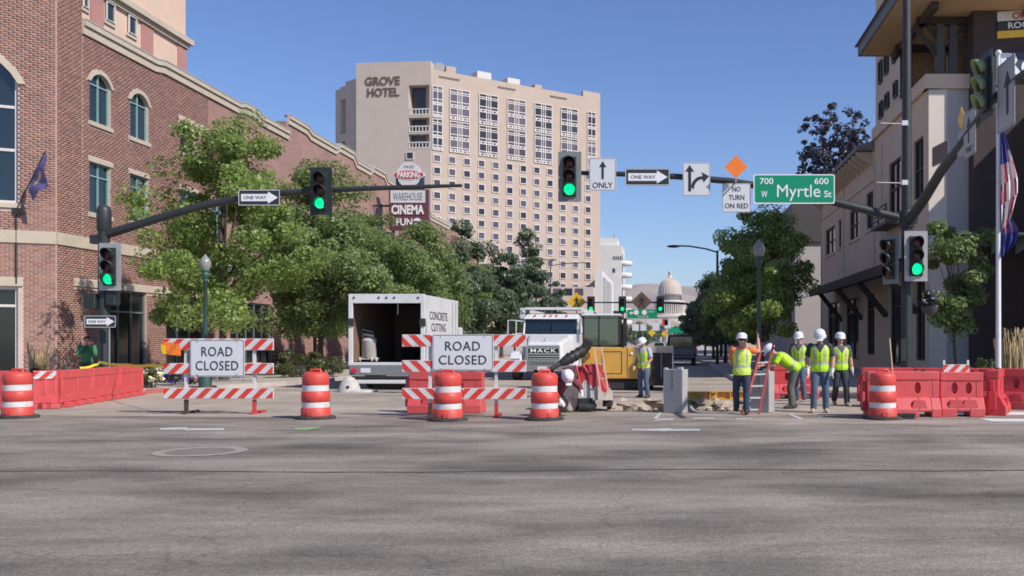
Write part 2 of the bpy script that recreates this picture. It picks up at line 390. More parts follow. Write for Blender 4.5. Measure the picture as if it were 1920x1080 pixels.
    def build(s, name, mats, parent=None, world=False, bevel=0.0, seg=1):
        me = bpy.data.meshes.new(name)
        v = s.v
        if world and parent is not None:
            off = Vector((0,0,0)); q = parent
            while q is not None: off += q.location; q = q.parent
            v = [(a[0]-off[0], a[1]-off[1], a[2]-off[2]) for a in v]
        me.from_pydata(v, [], s.f)
        ms = mats if isinstance(mats, (list, tuple)) else [mats]
        for m in ms: me.materials.append(M[m] if isinstance(m, str) else m)
        me.polygons.foreach_set('material_index', s.m); me.polygons.foreach_set('use_smooth', s.s); me.update()
        return link(name, me, parent, bevel, seg)
def link(name, me, parent=None, bevel=0.0, seg=1):
    o = bpy.data.objects.new(name, me); COL.objects.link(o)
    if parent is not None: o.parent = parent
    if bevel:
        b = o.modifiers.new('bevel', 'BEVEL'); b.width = bevel; b.segments = seg; b.limit_method = 'ANGLE'; b.angle_limit = math.radians(40)
    return o
def thing(name, label, cat, loc=(0,0,0), rz=0.0, group=None):
    o = bpy.data.objects.new(name, None); COL.objects.link(o); o.location = loc; o.rotation_euler = (0,0,rz)
    o.empty_display_size = .2
    return tag(o, label, cat, group)
def tag(o, label, cat, group=None, kind=None):
    o['label'] = label; o['category'] = cat
    if group: o['group'] = group
    if kind: o['kind'] = kind
    return o
def struct(o): o['kind'] = 'structure'; return o
def stuff(o, label=None, cat=None):
    o['kind'] = 'stuff'
    if label: o['label'] = label
    if cat: o['category'] = cat
    return o
def dup(root, loc, rz=None, label=None, group=None):
    def cp(o, par):
        c = o.copy(); COL.objects.link(c)
        if par is not None: c.parent = par
        for ch in kids.get(o, []): cp(ch, c)
        return c
    kids = {}
    st = [root]
    while st:
        q = st.pop(); kids[q] = list(q.children); st += kids[q]
    r = cp(root, None); r.location = loc
    if rz is not None: r.rotation_euler = (0,0,rz)
    if label: r['label'] = label
    if group: r['group'] = group
    return r
def flat(name, polys, m, parent, y, th=.003, world=False):
    """thin shapes in the local x-z plane, front face at y, facing -y"""
    b = MB()
    for p in polys: b.prism(p, y, y + th)
    return b.build(name, m, parent, world)
def rect(x0, x1, z0, z1): return [(x0,z0),(x1,z0),(x1,z1),(x0,z1)]
def ring4(x0, x1, z0, z1, t):
    return [rect(x0,x1,z0,z0+t), rect(x0,x1,z1-t,z1), rect(x0,x0+t,z0+t,z1-t), rect(x1-t,x1,z0+t,z1-t)]
def text(name, body, w, h, m, parent, c=(0,0,0), th=.003, bold=0.0, rz=0.0, space=1.0, roll=0.0):
    """raised lettering of overall size w x h centred at c (local), reading from -y"""
    cu = bpy.data.curves.new('lettering', 'FONT'); cu.body = body; cu.size = 1; cu.extrude = .5; cu.offset = bold; cu.resolution_u = 3
    cu.align_x = 'CENTER'; cu.space_character = space
    o = bpy.data.objects.new('lettering_curve', cu)
    me = bpy.data.meshes.new_from_object(o)
    bpy.data.objects.remove(o); bpy.data.curves.remove(cu)
    n = len(me.vertices); a = np.empty(n*3); me.vertices.foreach_get('co', a); a = a.reshape(-1,3)
    mn, mx = a.min(0), a.max(0)
    x = (a[:,0]-(mn[0]+mx[0])/2)*w/(mx[0]-mn[0]); z = (a[:,1]-(mn[1]+mx[1])/2)*h/(mx[1]-mn[1])
    y = -(a[:,2])*th/max(mx[2]-mn[2], 1e-6)
    if roll: x, z = x*math.cos(roll)-z*math.sin(roll), x*math.sin(roll)+z*math.cos(roll)
    cr, sr = math.cos(rz), math.sin(rz)
    X = x*cr - y*sr + c[0]; Y = x*sr + y*cr + c[1]; Z = z + c[2]
    me.vertices.foreach_set('co', np.stack([X,Y,Z],1).ravel()); me.materials.clear(); me.materials.append(M[m] if isinstance(m,str) else m)
    me.update(); me.name = name
    return link(name, me, parent)
def npmesh(name, V, Q, m, parent=None, smooth=False, mi=None):
    """mesh from numpy arrays; Q is (n,3) or (n,4)"""
    me = bpy.data.meshes.new(name); k = Q.shape[1]
    me.vertices.add(len(V)); me.vertices.foreach_set('co', np.asarray(V, dtype=np.float32).ravel())
    me.loops.add(Q.size); me.loops.foreach_set('vertex_index', Q.astype(np.int32).ravel())
    me.polygons.add(len(Q)); me.polygons.foreach_set('loop_start', np.arange(0, Q.size, k, dtype=np.int32))
    me.polygons.foreach_set('loop_total', np.full(len(Q), k, dtype=np.int32))
    if smooth: me.polygons.foreach_set('use_smooth', np.ones(len(Q), dtype=bool))
    ms = m if isinstance(m, (list, tuple)) else [m]
    for q in ms: me.materials.append(M[q] if isinstance(q, str) else q)
    if mi is not None: me.polygons.foreach_set('material_index', mi)
    me.update(calc_edges=True); me.validate()
    return link(name, me, parent)
def npboxes(C, S, U, W):
    """boxes: centres C (n,3), half sizes S (n,3) along unit axes U (n,3 or 3), W = outward normal, z"""
    n = len(C); Zv = np.array([0,0,1.0])
    U = np.broadcast_to(U, (n,3)); W = np.broadcast_to(W, (n,3))
    sg = np.array([(-1,-1,-1),(1,-1,-1),(1,1,-1),(-1,1,-1),(-1,-1,1),(1,-1,1),(1,1,1),(-1,1,1)], float)
    V = C[:,None,:] + sg[None,:,0:1]*(U*S[:,0:1])[:,None,:] + sg[None,:,1:2]*(W*S[:,1:2])[:,None,:] + sg[None,:,2:3]*(Zv*S[:,2:3])[:,None,:]
    f = np.array([(0,3,2,1),(4,5,6,7),(0,1,5,4),(1,2,6,5),(2,3,7,6),(3,0,4,7)])
    Q = (np.arange(n)*8)[:,None,None] + f[None]
    return V.reshape(-1,3), Q.reshape(-1,4)
# ------------------------------------------------------------------ ground, roads, pavements
HX0, HX1, HY0, HY1 = -1.35, 2.42, 21.45, 25.1          # excavation in the road
def sheet(name, x0, x1, y0, y1, z, m, hole=True):
    b = MB()
    def q(a, c, d, e): 
        if c > a and e > d: b.add([(a,d,z),(c,d,z),(c,e,z),(a,e,z)], [(0,1,2,3)])
    if hole:
        q(x0, HX0, y0, y1); q(HX1, x1, y0, y1); q(HX0, HX1, y0, HY0); q(HX0, HX1, HY1, y1)
    else: q(x0, x1, y0, y1)
    return struct(b.build(name, m))
sheet('ground', -6000, 6000, -600, 7000, -.05, 'earth')
b = MB(); nx = 60
pts = [(-140 + 280*i/nx, 20.1 + .35*math.sin(i*1.7) + .2*math.sin(i*3.1)) for i in range(nx+1)]
for i in range(nx):
    (xa, ya), (xb, yb) = pts[i], pts[i+1]
    b.add([(xa,-7,0),(xb,-7,0),(xb,yb,0),(xa,ya,0)], [(0,1,2,3)])
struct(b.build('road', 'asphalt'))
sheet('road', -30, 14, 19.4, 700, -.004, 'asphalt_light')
def pave(name, poly, m='sidewalk', z=.13):
    b = MB(); b.prism(poly, -.045, z, 'z'); return struct(b.build(name, m))
LP = [(-90,24.2),(-18,24.2),(-16.4,24.9),(-15.75,26.2),(-15.6,28.6),(-14.6,31),(-13.5,34),(-13.2,38),(-13.2,340),(-90,340)]
RP = [(2.75,340),(2.75,33),(3.3,29.6),(4.4,27.2),(6.0,25.4),(8.2,24.3),(60,24.0),(60,340)]
def inset(poly, n, d):       # kerb stones run along the first n+1 corners of the pavement
    return [(x, y) for x, y in poly[:n]]
pvl = pave('left_pavement', LP); pvr = pave('right_pavement', RP)
def kerb(poly, name, m, par=None):
    for i in range(len(poly)-1):
        (xa, ya), (xb, yb) = poly[i], poly[i+1]
        L = math.hypot(xb-xa, yb-ya); k = max(1, int(L/1.8))
        if k > 14: k = 14
        for j in range(k):
            t0, t1 = j/k, (j+1)/k
            p0 = Vector((xa+(xb-xa)*t0, ya+(yb-ya)*t0, .06)); p1 = Vector((xa+(xb-xa)*t1, ya+(yb-ya)*t1, .06))
            d = (p1-p0).normalized()*.006
            q = MB(); q.bar(p0+d, p1-d, .16, .155 + .006*((i+j) % 3)); q.build(name, m, par, bevel=.012)
kerb(LP[1:5], 'kerb_stone', 'kerb', pvl); kerb(LP[4:6], 'kerb_stone', 'kerb_red', pvl); kerb(LP[5:8], 'kerb_stone', 'kerb', pvl); kerb([(-13.2,38),(-13.2,110)], 'kerb_stone', 'kerb', pvl)
kerb(list(reversed(RP[1:7])), 'kerb_stone', 'kerb', pvr); kerb([(2.75,33),(2.75,110)], 'kerb_stone', 'kerb', pvr)
# pit walls, floor and broken edge
def noise3(x, y, z):
    return math.sin(x*5.1+y*3.3+z*7.7)*.5 + math.sin(x*11.3-y*9.1+z*13.1)*.3 + math.sin(x*23.1+y*19.7-z*29.3)*.2
b = MB()
loop = []
for x0, y0, x1, y1 in ((HX0,HY0,HX0,HY1),(HX0,HY1,HX1,HY1),(HX1,HY1,HX1,HY0),(HX1,HY0,HX0,HY0)):
    n = 22
    for i in range(n): loop.append((x0+(x1-x0)*i/n, y0+(y1-y0)*i/n))
nl = len(loop); zs = [0.012, -.06, -.13, -.24, -.4, -.7, -1.0]
cx, cy = (HX0+HX1)/2, (HY0+HY1)/2
V = []
for k, z in enumerate(zs):
    for (x, y) in loop:
        w = 0 if k == 0 else (.12 + .05*k) * (.4 + 1.3*noise3(x, y, z))
        d = Vector((cx-x, cy-y)).normalized()
        V.append((x + d.x*w, y + d.y*w, z + (0 if k == 0 else .03*noise3(y, x, z*3))))
Fq = [(k*nl+i, k*nl+(i+1) % nl, (k+1)*nl+(i+1) % nl, (k+1)*nl+i) for k in range(len(zs)-1) for i in range(nl)]
b.add(V, Fq); b.add(V[-nl:], [tuple(range(nl))])
struct(b.build('ground_pit', 'rubble'))
def chunk(seed, sx, sy, sz):
    r = random.Random(seed); b = MB(); n = 6; pts = []
    top = [(math.cos(2*PI*i/n+r.uniform(-.3,.3))*sx*r.uniform(.7,1), math.sin(2*PI*i/n+r.uniform(-.3,.3))*sy*r.uniform(.7,1)) for i in range(n)]
    vs = [(x, y, sz*r.uniform(.8,1)) for x, y in top] + [(x*1.08, y*1.08, 0) for x, y in top]
    return b.add(vs, [tuple(range(n)), tuple(range(2*n-1, n-1, -1))] + [((i+1)%n, i, n+i, n+(i+1)%n) for i in range(n)])
r_ = random.Random(4)
for i in range(26):
    x = HX0 + .1 + (HX1-HX0-.2)*((i*.618) % 1); y = HY1 + r_.uniform(-.38, .30); s = r_.uniform(.06, .17)
    o = chunk(i, s, s*.7, s*r_.uniform(.3,.7)).build('rubble_chunk', 'rubble')
    o.location = (x, y, -.02 if y > HY1 else -.22); o.rotation_euler = (r_.uniform(-.4,.4), r_.uniform(-.4,.4), r_.uniform(0,6))
    tag(o, 'broken tan concrete lump along the far edge of the open pit', 'rubble', 'rubble lumps round the pit')
# painted markings
def mark(name, poly, m, z=.005):
    b = MB(); b.add([(x, y, z) for x, y in poly], [tuple(range(len(poly)))]); return struct(b.build(name, m))
def gp(px, py): Y = F*EYE/(py-VY); return (gx(px, Y), Y)
for pts_, m in (([(300,803),(350,801.5),(352,803.5),(420,803),(420,807),(352,807.5),(340,806.5),(300,806.5)], 'spray_white'),
                ([(552,802.5),(598,800.5),(600,803),(575,806.5),(550,806.5)], 'spray_green'),
                ([(1185,805),(1240,804),(1250,803),(1262,805),(1312,805),(1312,808),(1262,808.5),(1245,809),(1185,807.5)], 'spray_white'),
                ([(1236,774),(1241,774),(1232,787),(1222,788.5)], 'spray_white'), ([(1222,786.5),(1262,785),(1262,788),(1222,789.5)], 'spray_white'),
                ([(1476,777),(1484,777),(1508,785.5),(1500,787)], 'spray_white'), ([(1300,784),(1340,784),(1340,786),(1300,786)], 'spray_white'),
                ([(1380,785),(1410,784.5),(1410,786.5),(1380,787)], 'spray_white')):
    mark('road_marking', [gp(x, y) for x, y in pts_][::-1], m, .006)
for y0, y1, x0 in ((20.3, 21.2, 6.1), (18.6, 19.35, 6.3), (17.2, 17.75, 6.9)):
    mark('crosswalk_marking', [(x0,y0),(16,y0-.4),(16,y1-.4),(x0,y1)], 'paint_white', .007)
# manhole and tarred seams
b = MB(); b.lathe([(.46,-.02),(.46,.008)], 28); o = b.build('manhole_cover', 'manhole'); p_ = gp(376, 847); o.location = (p_[0], p_[1], 0)
tag(o, 'round dark manhole cover flush with the asphalt', 'manhole cover')
b = MB(); b.lathe([(.46,.006),(.62,.006)], 28, caps=False); b.build('frame_ring', 'manhole_ring', o)
b = MB(); n = 80; rr = random.Random(3)
ys = [11.55 + .10*math.sin(i*.31) + rr.uniform(-.02,.02) + .006*(i-40) for i in range(n+1)]
for i in range(n):
    xa, xb = -16 + 28*i/n, -16 + 28*(i+1)/n; w = .022 + .02*rr.random()
    b.add([(xa,ys[i]-w,.006),(xb,ys[i+1]-w,.006),(xb,ys[i+1]+w,.006),(xa,ys[i]+w,.006)], [(0,1,2,3)])
struct(b.build('road_seam', 'tar'))

# ------------------------------------------------------------------ walls with openings
def wall(b, O, U, N, u0, u1, z0, z1, ops, depth=.18, mi=0):
    """sheet of wall O + u*U, height z, with rectangular openings (a,b,c,d) and their reveals"""
    O, U, N = Vector(O), Vector(U), Vector(N)
    us = sorted({u0, u1, *[min(max(o[0],u0),u1) for o in ops], *[min(max(o[1],u0),u1) for o in ops]})
    zs = sorted({z0, z1, *[min(max(o[2],z0),z1) for o in ops], *[min(max(o[3],z0),z1) for o in ops]})
    P = lambda u, z, d=0: tuple(O + U*u + Vector((0,0,z)) - N*d)
    for i in range(len(us)-1):
        for j in range(len(zs)-1):
            uc, zc = (us[i]+us[i+1])/2, (zs[j]+zs[j+1])/2
            if any(o[0] < uc < o[1] and o[2] < zc < o[3] for o in ops): continue
            b.add([P(us[i],zs[j]),P(us[i+1],zs[j]),P(us[i+1],zs[j+1]),P(us[i],zs[j+1])], [(0,1,2,3)], mi)
    for a, c, d, e in ops:
        a, c, d, e = max(a,u0), min(c,u1), max(d,z0), min(e,z1)
        for q in (((a,d),(a,e)),((c,e),(c,d)),((a,e),(c,e)),((c,d),(a,d))):
            (ua,za),(ub,zb) = q
            b.add([P(ua,za),P(ub,zb),P(ub,zb,depth),P(ua,za,depth)], [(0,1,2,3)], mi)
def onwall(b, O, U, N, u0, u1, z0, z1, d0, d1, mi=0):
    """box on a wall plane between depths d0..d1 outwards"""
    O, U, N = Vector(O), Vector(U), Vector(N)
    P = lambda u, z, d: tuple(O + U*u + Vector((0,0,z)) + N*d)
    return b.hexa([P(u0,z0,d0),P(u1,z0,d0),P(u1,z0,d1),P(u0,z0,d1)], [P(u0,z1,d0),P(u1,z1,d0),P(u1,z1,d1),P(u0,z1,d1)], mi)
def arch_pts(a, c, zs, rise, n=9):
    w = (c-a)/2; R = (w*w+rise*rise)/(2*rise); cz = zs + rise - R; t = math.asin(min(1, w/R)); m = (a+c)/2
    if rise > w: t = PI - t
    return [(m + R*math.sin(-t + 2*t*i/n), cz + R*math.cos(-t + 2*t*i/n)) for i in range(n+1)]
def spandrel(b, O, U, N, a, c, zs, rise, depth=.18, mi=0):
    O, U, N = Vector(O), Vector(U), Vector(N); pts = arch_pts(a, c, zs, rise); zt = zs + rise; h = len(pts)//2
    P = lambda u, z, d=0: tuple(O + U*u + Vector((0,0,z)) - N*d)
    m = (a+c)/2
    for seg, corner in ((pts[:h+1], (a, zt)), (pts[h:], (c, zt))):
        for i in range(len(seg)-1):
            b.add([P(*corner), P(*seg[i]), P(*seg[i+1])], [(0,1,2)], mi)
    for i in range(len(pts)-1): b.add([P(*pts[i]),P(*pts[i+1]),P(*pts[i+1],depth),P(*pts[i],depth)], [(0,1,2,3)], mi)
def arch_band(b, O, U, N, a, c, zs, rise, t, d0, d1, mi=0):
    O, U, N = Vector(O), Vector(U), Vector(N); p = arch_pts(a, c, zs, rise, 12); q = arch_pts(a-t, c+t, zs, rise+t, 12)
    P = lambda u, z, d: tuple(O + U*u + Vector((0,0,z)) + N*d)
    for i in range(12):
        b.hexa([P(*p[i],d0),P(*q[i],d0),P(*q[i],d1),P(*p[i],d1)], [P(*p[i+1],d0),P(*q[i+1],d0),P(*q[i+1],d1),P(*p[i+1],d1)], mi)
def window(parent, O, U, N, a, c, d, e, depth=.14, bars_u=(.5,), bars_z=(.28,), m='teal_frame', t=.055, arch=0, glass='glass', sill='stone', name='window', lintel=None):
    """frame part with pane and sill sub-parts, set back into its opening"""
    f = MB()
    for u0, u1, z0, z1 in ((a,c,d,d+t),(a,c,e-t,e),(a,a+t,d+t,e-t),(c-t,c,d+t,e-t)): onwall(f, O, U, N, u0, u1, z0, z1, -depth, -depth+.07)
    for k in bars_u: u = a + (c-a)*k; onwall(f, O, U, N, u-t*.45, u+t*.45, d+t, e-t, -depth+.002, -depth+.06)
    for k in bars_z: z = e - (e-d)*k; onwall(f, O, U, N, a+t, c-t, z-t*.45, z+t*.45, -depth+.003, -depth+.055)
    fo = f.build(name, m, parent, True)
    g = MB(); onwall(g, O, U, N, a+.01, c-.01, d+.01, e-.01, -depth-.03, -depth-.005); g.build('pane', glass, fo, True)
    if sill:
        s = MB(); onwall(s, O, U, N, a-.1, c+.1, d-.16, d, -.02, .07); s.build('sill', sill, fo, True)
    if arch:
        s = MB(); arch_band(s, O, U, N, a, c, e-arch, arch, .17, -.02, .06); s.build('arch_trim', 'stone', fo, True)
    elif lintel:
        s = MB(); onwall(s, O, U, N, a-.12, c+.12, e, e+lintel, -.02, .05); s.build('lintel', 'stone', fo, True)
    return fo
BW, BH, MJ = .245, .083, .019
def brick_rows(O, U, N, u0, u1, z0, z1, excl, arches):
    """running-bond bricks cut to fit round the openings; centres and half sizes"""
    O, U, N = np.array(O, float), np.array(U, float), np.array(N, float); C, S = [], []
    k = 0; z = z0
    while z + BH <= z1:
        zc = z + BH/2; iv = [(u0, u1)]
        cut = [(a, c) for a, c, d, e in excl if d - BH*.5 < zc < e + BH*.5]
        for a, c, zs, rise, t in arches:
            if zs <= zc < zs + rise + t:
                pt = arch_pts(a-t, c+t, zs, rise+t, 40); us = [p[0] for p in pt if p[1] >= zc - BH*.4]
                if us: cut.append((min(us), max(us)))
        for a, c in cut:
            nv = []
            for p, q in iv:
                if c <= p or a >= q: nv.append((p, q)); continue
                if a > p: nv.append((p, a))
                if c < q: nv.append((c, q))
            iv = nv
        off = (k % 2) * BW/2
        for p, q in iv:
            i = math.floor((p - off)/BW)
            while off + i*BW < q:
                a, c = max(p, off+i*BW) + MJ/2, min(q, off+(i+1)*BW) - MJ/2
                if c - a > .03:
                    C.append(O + U*((a+c)/2) + np.array([0,0,zc])); S.append(((c-a)/2, .011 + .0035*rng.random(), BH/2 - MJ/2))
                i += 1
        z += BH; k += 1
    return np.array(C), np.array(S)

# ------------------------------------------------------------------ brick building on the left corner
CX, CY = -22.0, 34.6
bb = thing('brick_building', 'red brick corner building with pale stone bands and arched windows', 'building', (CX, CY, 0))
SO, SU, SN = (CX, 0, 0), (0, 1, 0), (1, 0, 0)
fu = Vector((-.894, -.447, 0)).normalized()
FO, FU, FN = (CX, CY, 0), tuple(fu), (-fu.y, fu.x, 0)
side_ops = [(36.6,37.97,6.47,8.43),(39.36,40.74,6.5,8.45),(36.6,37.97,9.98,11.90),(39.36,40.74,9.97,11.88),
            (43.4,44.95,10.14,11.56),(45.4,46.95,10.14,11.56),(47.4,48.95,10.14,11.56),
            (43.4,44.95,6.47,8.43),(46.4,47.95,6.47,8.43),(49.4,50.95,6.47,8.43),(52.2,53.75,6.47,8.43),
            (37.7,40.6,.35,3.6),(42.2,45.6,.35,3.6),(48.4,53.4,.35,3.6),(57,62,.35,3.6),(64,69,.35,3.6)]
sarch = [(36.6,37.97,11.50,.40),(39.36,40.74,11.48,.40)]
front_ops = [(1.15,5.0,6.45,11.9),(1.15,5.0,.12,3.5)]
wb = MB()
wall(wb, SO, SU, SN, CY, 46.0, 0, 13.5, [o for o in side_ops if o[0] < 46]); wall(wb, SO, SU, SN, CY, 36.1, 13.5, 17.5, [])
for a, c, zs, r in sarch: spandrel(wb, SO, SU, SN, a, c, zs, r)
wall(wb, FO, FU, FN, 0, 9, 0, 17.5, front_ops, .3)
spandrel(wb, FO, FU, FN, 1.15, 5.0, 10.7, 1.2, .3)
wb.build('wall', 'mortar', bb, True)
wb = MB()
wall(wb, SO, SU, SN, 46.0, 55.8, 0, 13.5, [o for o in side_ops if 46 < o[0] < 55 or o[0] == 45.4])
for y0, y1, h in ((55.8,58.9,14.36),(58.9,64.1,14.14),(64.1,67.6,14.47),(67.6,71.5,14.02),(71.5,75.0,14.40),(75.0,80,13.92),(80,88.8,13.6),(88.8,97,13.0),(97,103,13.25),(103,112,12.9)):
    wall(wb, SO, SU, SN, y0, y1, 0, h, [o for o in side_ops if o[0] >= y0 and o[1] <= y1])
wb.box(-45,CX-.9,36.2,54.6,0,13.0); wb.box(-45,CX-.9,56.0,111.8,0,12.9); wb.box(CX-.9,CX-.02,111.2,112,0,13.1)
wb.box(CX-.9, CX-.01, 55.5, 55.8, 13.3, 14.3)
wb.build('wall', 'brick_far', bb, True)
# single bricks: front face and the near run of the side wall
fex = [(1.15,5.0,6.45,10.7),(1.0,9,.0,3.85),(0,9,5.06,5.5),(1.15,5,10.7,10.7)]
C1, S1 = brick_rows(FO, FU, FN, .006, 2.9, .45, 15.2, [(1.15,5.0,6.25,10.7),(1.0,9,.0,3.85),(0,9,5.06,5.5)], [(1.15,5.0,10.7,1.2,.24)])
sex = [o for o in side_ops if o[0] < 46] + [(0,99,5.06,5.5)] + [(a-.12,c+.12,d-.17,d) for a,c,d,e in side_ops] + [(a-.12,c+.12,e,e+.18) for a,c,d,e in side_ops if not 9.9 < d < 10] + [(35.6,46,3.6,3.9)]
sex = [(a,c,d,e-.4) if 9.9 < d < 10 else (a,c,d,e) for a,c,d,e in sex]
C2, S2 = brick_rows(SO, SU, SN, 36.1, 46.0, .45, 13.3, sex, [(a,c,z,r,.17) for a,c,z,r in sarch])
C3, S3 = brick_rows(SO, SU, SN, CY + .006, 36.1, .45, 15.2, sex, [])
A1 = np.array(FU); B1 = np.array(FN)
allC = np.concatenate([C1, C2, C3]); allS = np.concatenate([S1, S2, S3]); nf = len(C1)
Us = np.concatenate([np.tile(A1, (nf,1)), np.tile(np.array(SU, float), (len(C2)+len(C3),1))])
Ns = np.concatenate([np.tile(B1, (nf,1)), np.tile(np.array(SN, float), (len(C2)+len(C3),1))])
pxs = VX + F*C1[:,0]/C1[:,1]
score = np.linalg.norm(C1 - np.array([0,0,EYE]), axis=1) + np.where((pxs > 3) & (C1[:,2] > 1.1), 0, 1000)
one = np.argsort(score)[:298]
mask = np.ones(len(allC), bool); mask[one] = False
off = np.array(bb.location)
V, Q = npboxes(allC[mask] - off, allS[mask], Us[mask], Ns[mask])
stuff(npmesh('brickwork', V, Q, 'brick_clay', bb))
cache = {}
for i in one:
    key = round(float(S1[i,0]), 2)
    if key not in cache:
        m_ = MB(); m_.obox((0,0,0), (2*S1[i,0], 2*S1[i,1], 2*S1[i,2])); cache[key] = m_.build('brick', 'brick_clay', bb); o = cache[key]
    else:
        o = link('brick', cache[key].data, bb)
    o.location = Vector(C1[i]) - bb.location; o.rotation_euler = (0, 0, math.atan2(FU[1], FU[0]))
# stone bands, cornices, lintels, plinth
s = MB(); onwall(s, SO, SU, SN, CY+.0, 55.8, 5.06, 5.5, -.05, .075); onwall(s, FO, FU, FN, 0, 9, 5.06, 5.5, -.05, .075); s.build('stone_band', 'stone', bb, True)
s = MB(); onwall(s, SO, SU, SN, 35.6, 46, 3.62, 3.88, -.05, .05); onwall(s, FO, FU, FN, 1.0, 9, 3.52, 3.82, -.05, .06); s.build('lintel', 'stone', bb, True)
s = MB(); onwall(s, SO, SU, SN, CY, 112, .0, .42, -.05, .04); onwall(s, FO, FU, FN, 0, 1.1, .0, .42, -.05, .04); s.build('plinth', 'concrete_tan', bb, True)
def cornice(pts):
    def run(s, za, zb, d0, d1):
        for (ya, z0), (yb, z1) in zip(pts[:-1], pts[1:]):
            X0, X1 = CX + d0, CX + d1
            s.hexa([(X0,ya,z0+za),(X1,ya,z0+za),(X1,yb,z1+za),(X0,yb,z1+za)], [(X0,ya,z0+zb),(X1,ya,z0+zb),(X1,yb,z1+zb),(X0,yb,z1+zb)])
        return s
    c = run(MB(), -.46, -.15, -.06, .09).build('cornice', 'stone', bb, True)
    run(MB(), -.15, .05, -.06, .17).build('cornice_cap', 'stone', c, True)
    run(MB(), .05, .10, -.3, .19).build('coping', 'concrete_grey', c, True)
cornice([(36.1,13.6),(41.2,13.6),(41.9,13.72),(49.3,13.72),(49.9,13.88),(51.3,13.88),(51.9,13.72),(55.78,13.72)])
seg_ = ((55.8,58.9,14.36),(58.9,64.1,14.14),(64.1,67.6,14.47),(67.6,71.5,14.02),(71.5,75.0,14.40),(75.0,80,13.92),(80,88.8,13.6),(88.8,97,13.0),(97,103,13.25),(103,112,12.9))
cp = []
for k, (y0, y1, h) in enumerate(seg_): cp += [(y0 + (.35 if k else 0), h+.28), (y1 - .35, h+.28)]
cornice(cp)
for (a, c, d, e), k in zip(side_ops, range(99)):
    if k < 2 or 7 <= k <= 10: window(bb, SO, SU, SN, a, c, d, e, bars_z=(.26,), lintel=.16)
    elif k in (2, 3): window(bb, SO, SU, SN, a, c, d, e, bars_z=(.24,), arch=.40)
    elif k in (4, 5, 6):
        r_o = MB(); spandrel(r_o, (CX-.10,0,0), SU, SN, a+.01, c-.01, e-.62, .60, .22); ro = r_o.build('arch_surround', 'stone', bb, True)
        g = MB(); onwall(g, SO, SU, SN, a-.1, c+.1, d-.1, e+.1, -.40, -.32); g.build('dark_opening', 'dark_void', ro, True)  # black plate stands in for the unlit depth of the opening
        s = MB(); onwall(s, SO, SU, SN, a-.05, c+.05, d-.14, d, -.02, .07); s.build('sill', 'stone', ro, True)
    else: window(bb, SO, SU, SN, a, c, d, e, bars_u=(.33,.66) if c-a < 4 else (.2,.4,.6,.8), bars_z=(.26,), m='pale_frame', glass='glass_dark', sill=None, name='shop_window', t=.08)
window(bb, FO, FU, FN, 1.15, 5.0, 6.45, 11.9, .2, (.33,.66), (.37,.65), 'hotel_frame', .11, 0, sill='stone', name='window')
s = MB(); arch_band(s, FO, FU, FN, 1.15, 5.0, 10.7, 1.2, .24, -.02, .08); s.build('arch_trim', 'stone', bb, True)
window(bb, FO, FU, FN, 1.15, 5.0, .12, 3.5, .2, (.33,.66), (.2,), 'hotel_frame', .10, glass='glass_dark', sill=None, name='shop_window')
for y in (69.8, 76.4):                               # small arches further along, their dark depth painted as black plates
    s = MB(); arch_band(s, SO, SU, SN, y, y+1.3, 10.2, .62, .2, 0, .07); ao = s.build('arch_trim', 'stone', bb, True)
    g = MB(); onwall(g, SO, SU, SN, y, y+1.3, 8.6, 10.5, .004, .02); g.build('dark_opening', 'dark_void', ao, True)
# set-back stucco storeys above
PO = (-23.2, 0, 0)
p = MB(); p.box(-40, -23.2, 36.0, 46.3, 13.0, 27); po = p.build('upper_storey', 'stucco_pink', bb, True)
for y0, y1 in ((38.6,39.5),(42.35,43.3),(45.5,46.3)):
    s = MB(); onwall(s, PO, SU, SN, y0, y1, 13.0, 15.66, 0, .05); s.build('pilaster', 'stucco_rose', po, True)
s = MB(); onwall(s, PO, SU, SN, 36, 46.42, 15.66, 15.86, -.05, .14); onwall(s, PO, SU, SN, 36, 46.55, 15.86, 16.12, -.05, .3); s.build('cornice', 'stone', po, True)
for y0, y1 in ((38.05,38.4),(39.62,40.22),(41.26,41.86)):
    f = window(po, PO, SU, SN, y0, y1, 14.85, 15.62, -.05, (), (), 'concrete_white', .03); 
# angled flag on the front wall
fp = thing('wall_flag', 'drooping dark flag on a slanted pole fixed to the brick wall', 'flag', (CX+fu.x*1.2+FN[0]*.05, CY+fu.y*1.2+FN[1]*.05, 6.2))
b0 = Vector((0,0,0)); n3 = Vector(FN)
tip = Vector((1.42,-.62,1.95))
q = MB(); q.tube([b0, tip], .022, 8); q.build('flagpole', 'pole_dark', fp)
q = MB(); q.tube([(0,0,-2.6),(0,0,0)], .03, 8); q.obox((0,0,-.05), (.22,.12,.2)); q.bar((-.15,0,.12),(.25,0,-.1),.08,.05); q.build('bracket', 'pole_dark', fp)
V = []; Fq = []
for i in range(9):
    for j in range(7):
        t = i/8; h = tip*(1-.62*t*.0-.55*t) ; dz = -j/6*(.55+.65*(1-t))
        V.append((h.x + .05*math.sin(j*1.3+i*.9) + .06*(j/6), h.y + .04*math.cos(j*1.1+i), h.z + dz))
for i in range(8):
    for j in range(6): Fq.append((i*7+j, (i+1)*7+j, (i+1)*7+j+1, i*7+j+1))
q = MB()
for k, f in enumerate(Fq): q.add([V[i] for i in f], [(0,1,2,3)], 1 if k % 6 in (2,) and 8 < k < 34 else 0, True)
q.build('cloth', ['flag_purple', 'flag_gold'], fp)

